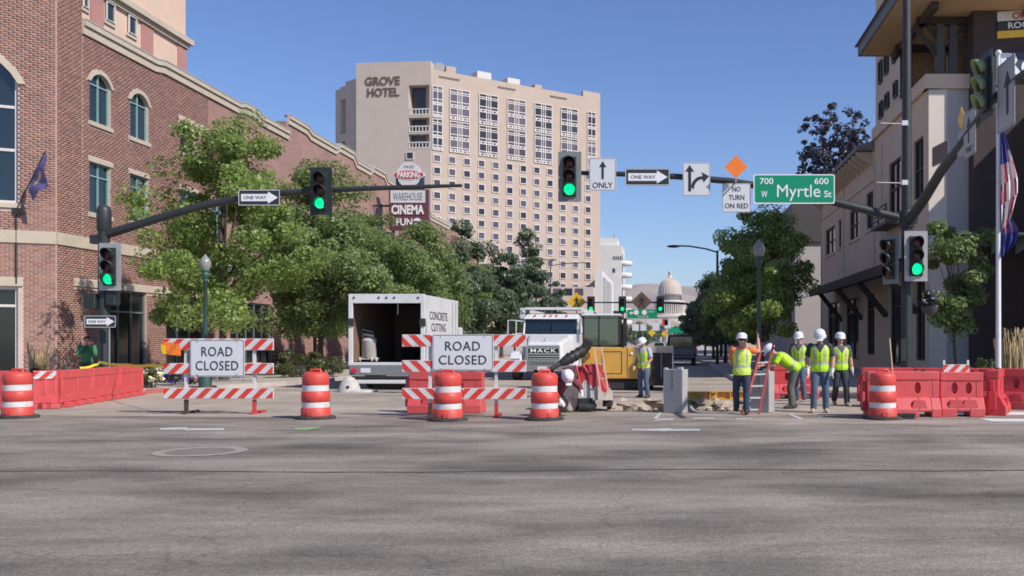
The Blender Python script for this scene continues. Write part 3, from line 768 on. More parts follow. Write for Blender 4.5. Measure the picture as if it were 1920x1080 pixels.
# ------------------------------------------------------------------ big hotel in the background
ho = thing('hotel_tower', 'tall tan hotel with rows of square windows and large rooftop lettering', 'building', (-60, 262, 0))
Ha, Hb = Vector((-81.5,252,0)), Vector((-61.4,250,0)); hU = Vector((.8,.6,0)); hN = Vector((.6,-.8,0)); Hc = Hb + hU*52.4
aU = (Hb-Ha).normalized(); aN = Vector((aU.y, -aU.x, 0))
q = MB(); q.prism([(Hb.x,Hb.y),(Hc.x,Hc.y),(Hc.x-18,Hc.y+24),(Hb.x-14,Hb.y+20)], -.04, 71.3, 'z'); q.build('wall', 'hotel_wall', ho, True)
q = MB(); wall(q, tuple(Ha), tuple(aU), tuple(aN), 0, 20.2, -.04, 74.6, [(14.2,19.8,60.9,68.4),(14.2,19.8,56.4,59.9),(14.2,19.8,52.2,55.6)], 2.6)
q.prism([(Ha.x+.6,Ha.y+3.2),(Hb.x-.4,Hb.y+3),(Hb.x+3,Hb.y+8),(Ha.x+8,Ha.y+10)], -.04, 74.4, 'z')
q.prism([(Ha.x,Ha.y+.02),(Ha.x+.6,Ha.y+3.2),(Ha.x+1.2,Ha.y+3.2),(Ha.x+.5,Ha.y+.02)], -.04, 74.6, 'z'); q.prism([(Hb.x-.02,Hb.y+.02),(Hb.x-.02,Hb.y+3),(Hb.x-.35,Hb.y+3),(Hb.x-.35,Hb.y+.02)], 50, 74.6, 'z')
q.build('wall', 'hotel_pale', ho, True)
wd = Vector((-.75,.66,0))
q = MB()
def wing(t0, t1, z0, z1, d=7):
    a, c = Ha + wd*t0, Ha + wd*t1; n = Vector((.66,.75,0))*d
    q.prism([(a.x,a.y),(a.x+n.x,a.y+n.y),(c.x+n.x,c.y+n.y),(c.x,c.y)], z0, z1, 'z')
wing(0.1,5.2,-.04,70.6); q.build('wall', 'hotel_pale', ho, True)
for w_ in ((7.9,10.4,-.04,69.2,2),(5.2,7.9,66.2,69.6,2),(5.2,7.9,55,57,2),(5.2,7.9,-.04,48,2)): q = MB(); wing(*w_); q.build('wall', 'hotel_pale', ho, True)
# parapet cap, roof boxes, slots
q = MB(); onwall(q, tuple(Hb), tuple(hU), tuple(hN), 0, 46.5, 71.3, 72.5, -.8, 0); q.build('parapet', 'hotel_wall', ho, True)
q = MB(); onwall(q, tuple(Hb), tuple(hU), tuple(hN), 46.5, 52.4, 71.3, 74.2, -1.0, 0); onwall(q, tuple(Hb), tuple(hU), tuple(hN), 51.4, 52.4, 71.3, 74.2, -9, -1.0); q.build('parapet', 'hotel_wall', ho, True)
for s0, s1 in ((2.2,8.0),(19.2,24.6),(35.5,41.0)):
    q = MB(); onwall(q, tuple(Hb), tuple(hU), tuple(hN), s0, s1, 70.6, 71.1, .02, .10); q.build('louvre', 'letter_bronze', ho, True)
for s0, s1, h, d in ((5.6,8.4,75.0,3),(14.6,18.8,75.2,3),(23.8,27.6,74.9,3),(32.4,34.6,74.4,3)):
    q = MB(); onwall(q, tuple(Hb), tuple(hU), tuple(hN), s0, s1, 71.3, h, -d-4, -d); q.build('roof_unit', 'hotel_frame' if s0 > 10 and s0 < 30 else 'hotel_wall', ho, True)
q = MB(); q.lathe([(.05,0),(.9,.12),(1.5,.5),(1.7,.8)], 16, (0,0,0), R=Matrix.Rotation(math.radians(70),3,'X') @ Matrix.Identity(3)); q.tube([(0,.3,0),(0,.6,-1.8)], .12, 6)
do = q.build('satellite_dish', 'concrete_grey', ho); do.location = Vector((-60.2,254,73.4)) - ho.location
ang = math.atan2(.6, .8)
# small guest-room windows (shared meshes)
f = MB()
for p_ in ring4(-1.05, 1.05, -1.0, 1.0, .22): f.prism(p_, -.22, .02)
wf = f.build('window', 'hotel_frame', ho); g = MB(); g.box(-.84,.84,-.10,.01,-.79,.79); wp = g.build('pane', 'hotel_glass', wf)
first = True
def hotel_window(P, rz):
    global first
    if first: o = wf; first = False
    else:
        o = link('window', wf.data, ho); p2 = link('pane', wp.data, o)
    o.location = P - ho.location; o.rotation_euler = (0,0,rz)
for c in range(12):
    for r in range(13):
        if r == 12 and c < 8: continue
        hotel_window(Hb + hU*(1.63 + 4.225*c) + Vector((0,0,49.4-3.23*r)) + hN*.01, ang)
for r in range(7): hotel_window(Ha + aU*14.6 + Vector((0,0,50.0-3.23*r)) + aN*.01, math.atan2(aU.y, aU.x))
# tall glazed bays
def bay(w, h):
    f = MB()
    for p_ in ring4(-w/2, w/2, -h/2, h/2, .2): f.prism(p_, -.30, .02)
    if w > 4: us = (-.62, .62, -.0); tk = (.22, .22, .16)
    else: us, tk = (.0,), (.2,)
    for u, t in zip(us, tk): f.prism(rect(u-t/2, u+t/2, -h/2+.2, h/2-.2), -.26, .01)
    for v in (.39, .33, .08, -.02, -.10, -.34, -.41):
        f.prism(rect(-w/2+.2, w/2-.2, v*h-.11, v*h+.11), -.24, .01)
    for k in range(5): 
        u = -w/2 + w*(k+.5)/5; f.prism(rect(u-.3, u+.05, -.49*h, -.41*h), -.22, .0); f.prism(rect(u-.1, u+.25, -.10*h, -.02*h), -.22, .0)
    o = f.build('bay_window', 'hotel_frame', ho); g = MB(); g.box(-w/2+.1, w/2-.1, -.12, .01, -h/2+.1, h/2-.1); g.build('pane', 'hotel_glass', o); return o
B1_ = bay(5.7, 8.2); B2_ = bay(2.9, 8.2); used = set()
for tz in (64.2, 55.6):
    for k, s0 in enumerate((1.75, 8.0, 16.4, 24.9, 33.3, 41.8, 49.3)):
        src = B2_ if k in (0, 6) else B1_
        if src in used:
            o = link('bay_window', src.data, ho); link('pane', src.children[0].data, o)
        else: o = src; used.add(src)
        o.location = Hb + hU*s0 + Vector((0,0,tz)) + hN*.01 - ho.location; o.rotation_euler = (0,0,ang)
for z0, z1 in ((60.9,68.4),(56.4,59.9),(52.2,55.6)):
    q = MB()
    for i in range(7): onwall(q, tuple(Ha), tuple(aU), tuple(aN), 14.25+.9*i, 14.45+.9*i, z0, z0+1.1, -.2, .05)
    onwall(q, tuple(Ha), tuple(aU), tuple(aN), 14.2, 19.8, z0+1.1, z0+1.4, -.2, .06); onwall(q, tuple(Ha), tuple(aU), tuple(aN), 14.2, 19.8, z0-.35, z0, -2.6, .06)
    ro = q.build('balcony_rail', 'hotel_frame', ho, True)
    q = MB(); onwall(q, tuple(Ha), tuple(aU), tuple(aN), 14.2, 19.8, z0, z1, -2.75, -2.6); q.build('pane', 'hotel_glass', ro, True)
for i, (t_, w_) in enumerate((('GROVE', 9.4), ('HOTEL', 8.6))):
    text('lettering', t_, w_, 2.25, 'letter_bronze', ho, Ha + aU*(7.2 if i == 0 else 7.4) + Vector((0,0,69.7-2.95*i)) + aN*.10 - ho.location, .18, .016, math.atan2(aU.y, aU.x))
for i in range(3):
    pass
# podium of the hotel
pd = thing('podium_building', 'low pinkish podium with roof planting at the foot of the hotel', 'building', (-25, 232, 0))
q = MB(); q.box(-40,-17.5,228,246,-.04,14.5); q.box(-30.5,-17.5,226,228,-.04,12); q.build('wall', 'hotel_pale', pd, True)
q = MB(); q.box(-40,-30,227.4,228,15.2,17.0); q.build('parapet', 'letter_bronze', pd, True)
for i in range(5):
    q = MB(); q.box(-29.6+2.0*i,-28.2+2.0*i,245.6,245.9,0,0); 
for i in range(4):
    q = MB(); q.box(-29.5+2.6*i,-27.6+2.6*i,227.88,227.97,12.5,14.1); q.build('window', 'hotel_glass', pd, True)

# ------------------------------------------------------------------ white office block and street-side hall beyond it
wo_ = thing('white_office_block', 'white office block with curved white balconies stacked up its corner', 'building', (-18, 335, 0))
q = MB(); q.box(-40,-15.4,330,352,-.04,34.6); q.box(-40,-17.2,333,350,34.6,37.4); q.build('wall', 'concrete_white', wo_, True)
q = MB(); q.box(-18.4,-18.0,333.2,333.5,34.6,39); q.build('mast', 'concrete_grey', wo_, True)
for i in range(4):
    q = MB(); q.box(-18.4+.8*i,-17.95+.8*i,329.9,330.05,29.6,30.8); q.build('window', 'hotel_glass', wo_, True)
q = MB(); q.box(-18.6,-17.7,329.9,330.05,25.2,26.6); q.build('window', 'hotel_glass', wo_, True)
for i in range(7):
    q = MB(); q.lathe([(.2,0),(3.2,0),(3.2,1.5),(2.9,1.5),(2.9,.3),(.2,.3)], 20, (-15.2,333.4,3.2+4.1*i)); bo = q.build('balcony', 'concrete_white', wo_, True)
    q = MB(); q.box(-15.38,-15.2,331.6,335.4,6.0+4.1*i-1.2,6.0+4.1*i+1.0); q.build('pane', 'glass', bo, True)
ha = thing('street_hall', 'pale low hall with tall grey bays along the street', 'building', (-18, 270, 0))
q = MB(); q.box(-19.6,-17.6,262,318,-.04,21); q.build('wall', 'concrete_white', ha, True)
for y0, y1 in ((264,276),(282,298)):
    q = MB(); q.box(-17.62,-17.1,y0,y1,1,19.2); q.build('bay_panel', 'concrete_grey', ha, True)

# ------------------------------------------------------------------ domed capitol at the end of the street
ca = thing('domed_capitol', 'domed stone capitol with colonnaded drum closing the street', 'building', (2.5, 880, 0))
q = MB(); q.box(-26,31,868,900,-.04,15.5); q.box(-60,66,874,905,-.04,13); q.box(-18,23,866,880,15.5,23.5); q.box(-20,25,865,882,23.5,25.2); q.build('wall', 'capitol_stone', ca, True)
q = MB(); q.prism([(-12,16.0),(17,16.0),(2.5,22.2)], 861, 868, 'y'); q.box(-12,17,861,868,14.4,16.0); q.build('pediment', 'capitol_stone', ca, True)
q = MB(); q.prism([(-9,16.6),(14,16.6),(2.5,21.2)], 860.8, 861, 'y'); q.build('tympanum', 'capitol_dome', ca, True)
for i in range(6):
    q = MB(); q.lathe([(.95,0),(.9,1),(.75,13.4),(1.0,14.4)], 10, (-10.5+5.2*i,862.5,0)); q.build('column', 'capitol_stone', ca, True)
for i in range(8):
    q = MB(); q.box(-23+2.0*i if i < 4 else 15.5+2.0*i-6,-22+2.0*i if i < 4 else 16.5+2.0*i-6,867.8,868.05,3,13); q.build('window', 'hotel_glass', ca, True)
q = MB(); q.lathe([(15,25),(15,26.4),(12.4,26.4),(12.4,37),(14.4,37),(14.4,38.6),(10.6,38.8),(10.6,44.2),(11.4,44.4),(11.4,45.4)], 40, (3,884,0)); q.build('drum', 'capitol_stone', ca, True)
for i in range(22):
    t = PI + PI*(i+.5)/22; q = MB(); q.lathe([(.7,26.4),(.6,36.6),(.8,37)], 8, (3+13.7*math.cos(t),884+13.7*math.sin(t),0)); q.build('column', 'capitol_stone', ca, True)
    q = MB(); q.obox((3+10.62*math.cos(t),884+10.62*math.sin(t),41.4), (.3,1.0,4.0), Matrix.Rotation(t,3,'Z')); q.build('window', 'hotel_glass', ca, True)
    if i % 2 == 0: q = MB(); q.obox((3+12.42*math.cos(t+.07),884+12.42*math.sin(t+.07),32), (.3,1.3,8.0), Matrix.Rotation(t+.07,3,'Z')); q.build('window', 'hotel_glass', ca, True)
prof = [(10.6*math.cos(a)**.85 if a < 1.5 else .1, 45.4 + 14.2*math.sin(a)) for a in [i*1.42/12 for i in range(13)]]
q = MB(); q.lathe(prof, 40, (3,884,0)); dm = q.build('dome', 'capitol_dome', ca, True)
q = MB()
for i in range(24):
    t = 2*PI*i/24; q.tube([(3+1.005*r*math.cos(t),884+1.005*r*math.sin(t),z) for r, z in prof], .28, 4)
q.build('rib', 'capitol_stone', dm, True)
q = MB(); q.lathe([(2.4,59.2),(2.4,60),(1.6,60.2),(1.5,64.2),(2.0,64.5),(1.0,66),(.2,67)], 16, (3,884,0)); q.tube([(3,884,67),(3,884,68)], [.5,.5], 6); q.build('lantern', 'capitol_stone', ca, True)

# ------------------------------------------------------------------ hills
nx, ny = 150, 34
X = np.linspace(-2200, 2600, nx); Yv = np.linspace(2300, 4400, ny)
gxx, gyy = np.meshgrid(X, Yv)
t = (gyy-2300)/2100
def fbm(x, y):
    z = 0
    for k, (a, f) in enumerate(((1,.0011),(.55,.0026),(.3,.0061),(.16,.013),(.08,.027))):
        z = z + a*(np.sin(x*f*1.3+k*1.7+np.sin(y*f*.9+k)*1.6)*np.cos(y*f*1.1-k*2.1+np.sin(x*f*.7)))
    return z
H_ = 286*t**.8 * (1 + .13*fbm(gxx*1.6, gyy*1.6)) + 19*fbm(gxx*3.4, gyy*3.4)*np.clip(t*3,0,1) - 14
H_ *= .97 + .00004*(gxx-120)
print('hills top', H_.max())
V = np.stack([gxx, gyy, H_], -1).reshape(-1,3)
ii = (np.arange(ny-1)[:,None]*nx + np.arange(nx-1)[None]).ravel()
hill = npmesh('hills', V, np.stack([ii, ii+1, ii+nx+1, ii+nx], 1), 'hill', None, True); struct(hill)
# ------------------------------------------------------------------ shaded stucco building on the right
RX, RY = 10.0, 36.7
rb = thing('stucco_building', 'taupe stucco building with wide roof overhang and dark awning', 'building', (RX, RY, 0))
RO, RU, RN = (RX, 0, 0), (0, 1, 0), (-1, 0, 0)
up = [(57.1,60.4,6.9,8.5),(55.0,55.9,7.0,8.6),(49.9,52.5,7.0,8.6),(46.5,48.1,7.1,8.9),(41.0,43.2,7.1,9.5),(37.4,38.9,7.2,9.6)]
lo = [(46.2,48.0,.9,3.9),(40.5,43.0,.5,3.95),(37.1,38.6,.8,3.95),(50.0,53.6,.6,3.9),(55.5,59.5,.6,3.9)]
q = MB(); wall(q, RO, RU, RN, RY, 46.2, 0, 11.75, [o for o in up+lo if o[1] <= 46.2]); wall(q, RO, RU, RN, 46.2, 62, 0, 10.8, [o for o in up+lo if o[0] >= 46.2])
q.box(RX+.9, 30, 37.5, 61.9, -.04, 10.6); q.box(RX+.02, RX+.9, 61.6, 62, 0, 10.8); q.build('wall', 'stucco_taupe', rb, True)
for a, c, d, e in up: window(rb, RO, RU, RN, a, c, d, e, .14, (.5,) if c-a > 1.2 else (), (.5,), 'trim_dark', .07, glass='glass_dark', sill='stucco_taupe')
for a, c, d, e in lo: window(rb, RO, RU, RN, a, c, d, e, .14, (.5,), (.25,), 'trim_dark', .08, glass='glass_dark', sill=None, name='shop_window')
q = MB(); q.box(RX+.012, RX+.72, RY-.01, RY+.5, 0, 11.2); q.build('pilaster', 'stucco_cream', rb, True)
q = MB(); q.box(RX+.72, 24, RY+.02, RY+.4, 0, 11.2); q.build('wall', 'stucco_grey', rb, True)
q = MB(); onwall(q, RO, RU, RN, RY-.12, 46.2, 11.2, 11.75, -.4, .14); q.box(RX-.14+.02, 24, RY-.13, RY+.45, 11.2, 11.75); q.build('parapet', 'stucco_taupe', rb, True)
q = MB()
for y in (40.1, 44.6, 46.15, 54.2, 61.9): onwall(q, RO, RU, RN, y-.09, y+.09, .0 if y > 47 else 4.9, 10.7, 0, .06)
q.build('pilaster', 'stucco_taupe', rb, True)
q = MB(); onwall(q, RO, RU, RN, 46.3, 62, 9.3, 9.46, 0, .06); q.build('string_course', 'stucco_taupe', rb, True)
# bracketed eave of the farther wing
q = MB(); q.hexa([(RX-.85,46.25,10.78),(RX+4,46.25,10.9),(RX+4,63,10.9),(RX-.85,63,10.78)], [(RX-.85,46.25,10.98),(RX+4,46.25,12.6),(RX+4,63,12.6),(RX-.85,63,10.98)]); ev = q.build('roof', 'roof_tile', rb, True)
for i in range(17):
    y = 46.7 + i*.98; q = MB(); q.prism([(RX,10.75),(RX-.8,10.75),(RX-.8,10.6),(RX-.12,10.15),(RX,10.15)], y-.08, y+.08, 'y'); q.build('bracket', 'stucco_taupe', ev, True)
# set-back tower storeys
q = MB(); q.box(RX+1.45, 26, 42, 52.6, 10.6, 21.5); tw = q.build('upper_storey', 'stucco_taupe', rb, True)
for px0, px1, z0, z1 in ((1650,1655.5,15.3,16.5),(1661,1667,15.4,16.4),(1676,1681,15.5,16.4),(1651,1657,13.4,14.3),(1662,1668,13.6,14.4),(1678,1684,13.7,14.5),(1650,1656,18.2,19.2),(1663,1669,18.2,19.2)):
    y0, y1 = 11.45*F/(px1-VX), 11.45*F/(px0-VX)
    window(tw, (RX+1.45,0,0), RU, RN, y0, y1, z0, z1, -.06, (), (), 'trim_dark', .08, glass='glass_dark', sill=None)
# corner pavilion roof: soffit, fascia, posts, braces
q = MB(); q.box(8.4, 22, 34.9, 41.8, 14.0, 14.08); sf = q.build('soffit', 'soffit_tan', rb, True)
q = MB(); q.box(8.34, 8.42, 34.85, 41.86, 13.98, 14.42); q.box(8.34, 22, 41.8, 41.88, 13.98, 14.42); q.box(8.34, 22, 34.82, 34.9, 13.98, 14.42); q.build('fascia', 'fascia', sf, True)
q = MB(); q.hexa([(8.2,34.7,14.42),(22,34.7,14.42),(22,42.0,14.42),(8.2,42.0,14.42)], [(10.4,36.5,15.4),(22,36.5,15.4),(22,40,15.4),(10.4,40,15.4)]); q.build('roof', 'fascia', sf, True)
for x0, x1, y0, y1 in ((9.6,20,36.75,37.05),(9.6,20,40.2,40.5),(9.7,9.95,35.1,41.5),(13.4,13.6,35.1,41.5)):
    q = MB(); q.box(x0,x1,y0,y1,13.72,13.99); q.build('beam', 'timber_dark', sf, True)
for x in (10.5, 11.0):
    q = MB(); q.box(x-.15,x+.15,36.78,37.08,11.75,13.72); pt = q.build('post', 'trim_dark', sf, True)
    for sx_ in (-1, 1):
        q = MB(); q.bar((x+sx_*.12,36.93,12.6),(x+sx_*.95,36.93,13.7),.14,.16); q.build('brace', 'timber_dark', pt, True)
q = MB(); q.box(10.05,10.3,40.2,40.5,11.75,13.72); q.build('post', 'trim_dark', sf, True)
q = MB(); q.box(RX+.35,RX+2.2,41.5,42.0,10.8,14.0); q.build('wall', 'soffit_tan', rb, True); q = MB(); q.box(11.6,13.6,39.5,39.8,11.2,14.0); q.build('wall', 'soffit_tan', rb, True)
q = MB()
for k in range(3): q.tube([(RX+.06,RY+.2,11.9+.25*k),(RX+.06,41.5,11.9+.25*k)], .02, 6)
q.tube([(10.06,41.2,11.7),(10.06,41.2,13.9)], .05, 6); q.build('railing', 'trim_dark', rb, True)
# dark awning along the street front
q = MB(); q.hexa([(8.5,37.6,4.2),(10,37.6,4.55),(10,57.4,4.55),(8.5,57.4,4.2)], [(8.5,37.6,4.62),(10,37.6,5.05),(10,57.4,5.05),(8.5,57.4,4.62)]); aw = q.build('awning', 'timber_dark', rb, True)
for y in (38.2, 38.7, 43.4, 43.9, 49.0, 49.5, 54.4, 54.9):
    q = MB(); q.bar((10,y,2.7),(8.7,y,4.3),.13,.16); q.build('brace', 'timber_dark', aw, True)
q = MB()
onwall(q, RO, RU, RN, 40.6, 43.6, 6.55, 6.68, 0, .75)
for k in range(4): onwall(q, RO, RU, RN, 40.6, 43.6, 6.85+.17*k, 6.89+.17*k, .68, .75)
for y in (40.6, 42.1, 43.52): onwall(q, RO, RU, RN, y, y+.08, 6.68, 7.4, .68, .75)
q.build('balcony', 'trim_dark', rb, True)
q = MB(); q.box(13.6, 40, 25.4, 36.05, -.04, 9.8); q.box(13.5, 40.1, 25.3, 36.05, 9.8, 10.05); q.build('shade_wing', 'stucco_taupe', rb, True)  # unseen wing, added to cast shade on the stucco front and road
# brown front block with lettering
q = MB(); q.box(11.55, 26, 36.1, 37.42, -.04, 22); q.build('wall', 'brick_brown', rb, True)
q = MB(); q.box(14.2, 16.4, 36.0, 36.1, 2.2, 9.2); q.build('window', 'glass_dark', rb, True)
q = MB(); q.box(12.6, 20.6, 35.98, 36.1, 11.4, 12.4); sp_ = q.build('sign_panel', 'sign_navy', rb, True)
text('lettering', 'Residence Inn', 7.4, .82, 'letter_white', sp_, (16.22-10, 35.975-36.7, 11.95), .05, .03)
q = MB(); q.hexa([(10.3,33.2,5.25),(17,33.2,5.25),(17,36.1,5.45),(10.3,36.1,5.45)], [(10.3,33.2,5.33),(17,33.2,5.33),(17,36.1,5.53),(10.3,36.1,5.53)]); cp_ = q.build('canopy', 'awning_green', rb, True)
for x in (10.4, 11.3, 12.2, 13.1, 14.0, 14.9):
    q = MB(); q.prism([(33.3,5.24),(36.08,5.43),(36.08,4.85)], x, x+.07, 'x'); q.build('bracket', 'awning_green', cp_, True)
bn = thing('wall_banner', 'white black and yellow banner high on the dark brown wall', 'banner', (12.42, 36.06, 12.95))
for z, h, m in ((.62,.36,'sign_white'),(.27,.33,'sign_black'),(-.02,.27,'sign_yellow')):
    q = MB(); q.prism([(0,z),(2.4,z+.16),(2.4,z+.16+h),(0,z+h)], -.02, .03); q.build('banner_strip', m, bn)
text('lettering', 'OPEN', 1.0, .26, 'letter_red', bn, (1.05, -.024, .86), .008, .02, roll=.066)
text('lettering', 'ROOFTOP', 1.7, .24, 'letter_white', bn, (1.25, -.024, .52), .008, .02, roll=.066)
# grey building beyond
gb = thing('grey_building', 'grey stucco building with a dark slab roof behind the leafy trees', 'building', (9.1, 70, 0))
q = MB(); q.box(9.1, 22, 68, 92, -.04, 8.6); q.build('wall', 'stucco_grey', gb, True)
q = MB(); q.box(8.9, 22.2, 67.8, 92.2, 8.6, 11.4); q.build('roof', 'trim_dark', gb, True)
q = MB(); q.box(8.97,9.1,70,73,3,6); q.build('window', 'glass_dark', gb, True)
pb = thing('street_block', 'dim stucco block far along the shaded side of the street', 'building', (9, 130, 0))
q = MB(); q.box(8.6, 24, 104, 150, -.04, 7.5); q.build('wall', 'stucco_taupe', pb, True)
q = MB(); q.box(8.4, 24.2, 103.8, 150.2, 7.5, 8.0); q.build('parapet', 'stucco_cream', pb, True)

# ------------------------------------------------------------------ parking / cinema blade sign on the brick wall
bs = thing('blade_sign', 'stacked blade sign with oval parking board over maroon cinema panels', 'sign', (-19.2, 72, 0))
px = 72/F
def bx_(px0, px1): return gx(px0,72)+19.2, gx(px1,72)+19.2
def panel(px0, px1, y0, y1, m, t=.4, nm='panel', e=0):
    x0, x1 = bx_(px0, px1); q = MB(); q.box(x0, x1, -t/2-e, t/2+e, gz(y1,72), gz(y0,72)); return q.build(nm, m, bs)
panel(743,795,330,358,'sign_navy',.3,'backing'); panel(731,804,356,432,'sign_maroon',.5,'cabinet')
p1 = panel(734,799,358,381,'sign_white',.5,'panel',.02); p2 = panel(734,799,384,404,'sign_maroon',.5,'panel',.03); p3 = panel(734,799,407,428,'sign_maroon',.5,'panel',.03)
panel(776,794,432,448,'sign_navy',.4,'panel')
mid = lambda a, c: (bx_(a,a)[0]+bx_(c,c)[0])/2
text('lettering', 'WAREHOUSE', 2.2, .58, 'letter_grey', p1, (mid(736,797), -.275, gz(369.5,72)), .02, .0)
text('lettering', 'CINEMA', 2.45, .72, 'letter_white', p2, (mid(735,798), -.285, gz(394,72)), .03, .035)
text('lettering', 'FUN', 1.2, .55, 'letter_white', p3, (mid(748,772), -.285, gz(417,72)), .02, .02)
q = MB(); q.lathe([(.30,-.02),(.30,.02)], 20, (mid(778,790), -.29, gz(417,72)), R=Matrix.Rotation(PI/2,3,'X')); q.build('emblem', 'letter_white', p3)
flat('emblem_stripe', [rect(mid(778,790)-.3, mid(778,790)+.3, gz(417,72)-.07, gz(417,72)+.07)], 'sign_maroon', p3, -.325, .01)
cxo, czo = mid(739,797), gz(328.5,72)
def oval(a, c, n=36): return [(cxo+a*math.cos(2*PI*i/n), czo+c*math.sin(2*PI*i/n)) for i in range(n)]
q = MB(); q.prism(oval(.88,.96), -.22, .12); q.prism([(cxo+1.17*math.cos(t), czo+.42*math.sin(t)) for t in [2*PI*i/32 for i in range(32)]], -.24, .14); ov = q.build('oval_board', 'sign_white', bs)
q = MB(); q.prism([(cxo+1.08*math.cos(t), czo+.31*math.sin(t)) for t in [2*PI*i/32 for i in range(32)]], -.27, -.24); q.build('oval_band', 'sign_red', ov)
text('lettering', 'PARKING', 1.7, .46, 'letter_white', ov, (cxo, -.275, czo), .03, .03)
text('lettering', 'FREE', .75, .2, 'letter_bronze', ov, (cxo, -.225, czo+.58), .01)
q = MB(); q.prism([(cxo+1.05+.05*i, czo-1.2+.0) for i in (0,1)] + [(cxo-.4,czo-1.3),(cxo-.75,czo-.4)], -.2, -.1)
for z in (gz(386,72), gz(437,72)):
    q = MB(); q.bar((-3.3+.45,0,z),(-1.5,0,z),.14,.14); q.build('support_arm', 'pole_dark', bs)
q = MB(); q.bar((-2.2,0,gz(447,72)),(-2.2,0,gz(383,72)),.14,.14); q.build('support_post', 'pole_dark', bs)
# ------------------------------------------------------------------ trees and plants
def crown(name, parent, m, c, r, ncl, per, leaf, seed, shape='oval', cl=.30, up=.35):
    g = np.random.default_rng(seed); c = np.array(c, float); r = np.array(r, float)
    P = []
    while len(P) < ncl:
        p = g.uniform(-1, 1, 3); z = p[2]
        if shape == 'oval': lim = math.sqrt(max(0, 1 - z*z)) if z > -.3 else math.sqrt(max(0, 1-z*z))*1.0
        elif shape == 'cone': lim = (1 - (z+1)/2)**.75 * (1 if z > -.8 else .6) + .08
        elif shape == 'spire': lim = (1 - max(0, (z+.42)/1.42)**1.15*.70) * (1 if z > -.75 else .75)
        else: lim = (1 - max(0, (z+.15)/1.15)**1.6) * (1 if z > -.7 else .75)
        a = math.atan2(p[1], p[0]); lim *= .86 + .2*math.sin(a*3+seed+z*4) + .10*math.sin(a*5-seed*2+z*7)
        d = math.hypot(p[0], p[1])
        if d > lim or d < lim*.30*g.random(): continue
        P.append(p)
    P = np.array(P)*r + c
    rad = cl*r.mean()*g.uniform(.55, 1.15, ncl)
    idx = np.repeat(np.arange(ncl), (per*g.uniform(.6, 1.3, ncl)).astype(int)); n = len(idx)
    D = g.normal(size=(n,3)); D /= np.linalg.norm(D, axis=1)[:,None]
    k = g.uniform(.25, 1, n)**.6
    pos = P[idx] + D*(rad[idx]*k)[:,None]*np.array([1.05,1.05,.75])
    OC = pos - c; OC /= np.linalg.norm(OC, axis=1)[:,None] + 1e-6; N = D*.5 + OC*.55 + g.normal(size=(n,3))*.5 + np.array([0,0,up]); N /= np.linalg.norm(N, axis=1)[:,None]
    T = np.cross(N, g.normal(size=(n,3))); T /= np.linalg.norm(T, axis=1)[:,None]; B = np.cross(N, T)
    s = leaf*g.uniform(.55, 1.25, n)[:,None]
    V = np.stack([pos - T*s*.62, pos - B*s*.36 + N*s*.10, pos + T*s*.62, pos + B*s*.36 + N*s*.10], 1).reshape(-1,3)
    Q = np.arange(n*4).reshape(-1,4)
    return npmesh(name, V, Q, m, parent), P
def tree(label, x, y, h, base, r, m, ncl=70, per=200, leaf=.17, seed=1, shape='oval', group=None, trunk=.13, name='street_tree', z0=.13, cl=.30):
    t = thing(name, label, 'tree', (x, y, z0), 0, group)
    cz = base + (h-base)/2
    cr, P = crown('crown', t, m, (0,0,cz), (r, r, (h-base)/2), ncl, per, leaf, seed, shape, cl)
    rr = random.Random(seed); b = MB(); top = base + (h-base)*.72
    k = 7; pts = [(rr.uniform(-.06,.06)*i*.5, rr.uniform(-.06,.06)*i*.5, -.1 + (top+.1)*i/(k-1)) for i in range(k)]
    b.tube(pts, [trunk*1.35] + [trunk*(1-.8*i/(k-1)) for i in range(1, k)], 9)
    for p in P[::max(1, len(P)//16)]:
        f = min(.95, max(.25, (p[2]*.62)/top)); q = Vector(pts[0]).lerp(Vector(pts[-1]), f)
        md = q.lerp(Vector(p), .5) + Vector((0,0,-.12)); b.tube([q, md, Vector(p)], [trunk*.34, trunk*.22, trunk*.06], 5, caps=False)
    b.build('trunk', 'bark', t)
    return t
G1 = 'street trees along the left pavement'
tree('broad yellowish leafy street tree behind the fully visible ROAD CLOSED sign and the globe lamp', gx(418,34.5), 34.5, 10.2, 2.2, 3.5, M['leaf_yellow'], 135, 330, .125, 3, 'spire', G1, .15, cl=.19)
tree('tall slender street tree behind the middle orange drum, left of the box truck', gx(600,41), 41, 9.6, 2.0, 3.3, M['leaf_mid'], 135, 360, .135, 5, 'spire', G1, .13, cl=.22)
tree('rounded street tree just behind the box truck', gx(712,50), 50, 8.5, 2.0, 3.2, M['leaf_mid'], 110, 340, .15, 8, 'dome', G1, .13, cl=.25)
tree('street tree below the cinema sign, between two rounder neighbours', gx(790,59), 59, 9.0, 2.0, 3.2, M['leaf_mid'], 105, 320, .165, 9, 'spire', G1, .14, cl=.27)
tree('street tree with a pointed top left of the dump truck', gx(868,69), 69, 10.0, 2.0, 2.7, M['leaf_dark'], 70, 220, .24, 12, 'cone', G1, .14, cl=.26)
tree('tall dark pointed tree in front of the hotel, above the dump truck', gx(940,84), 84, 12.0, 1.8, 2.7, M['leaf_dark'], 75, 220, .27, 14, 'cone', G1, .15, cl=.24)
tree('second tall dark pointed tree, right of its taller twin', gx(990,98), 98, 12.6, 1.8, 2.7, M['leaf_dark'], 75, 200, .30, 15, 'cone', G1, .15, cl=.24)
tree('small dark tree right of the pointed pair, by the podium', gx(1044,126), 126, 9.6, 1.6, 2.2, M['leaf_dark'], 50, 160, .34, 17, 'cone', G1, .15, cl=.26)
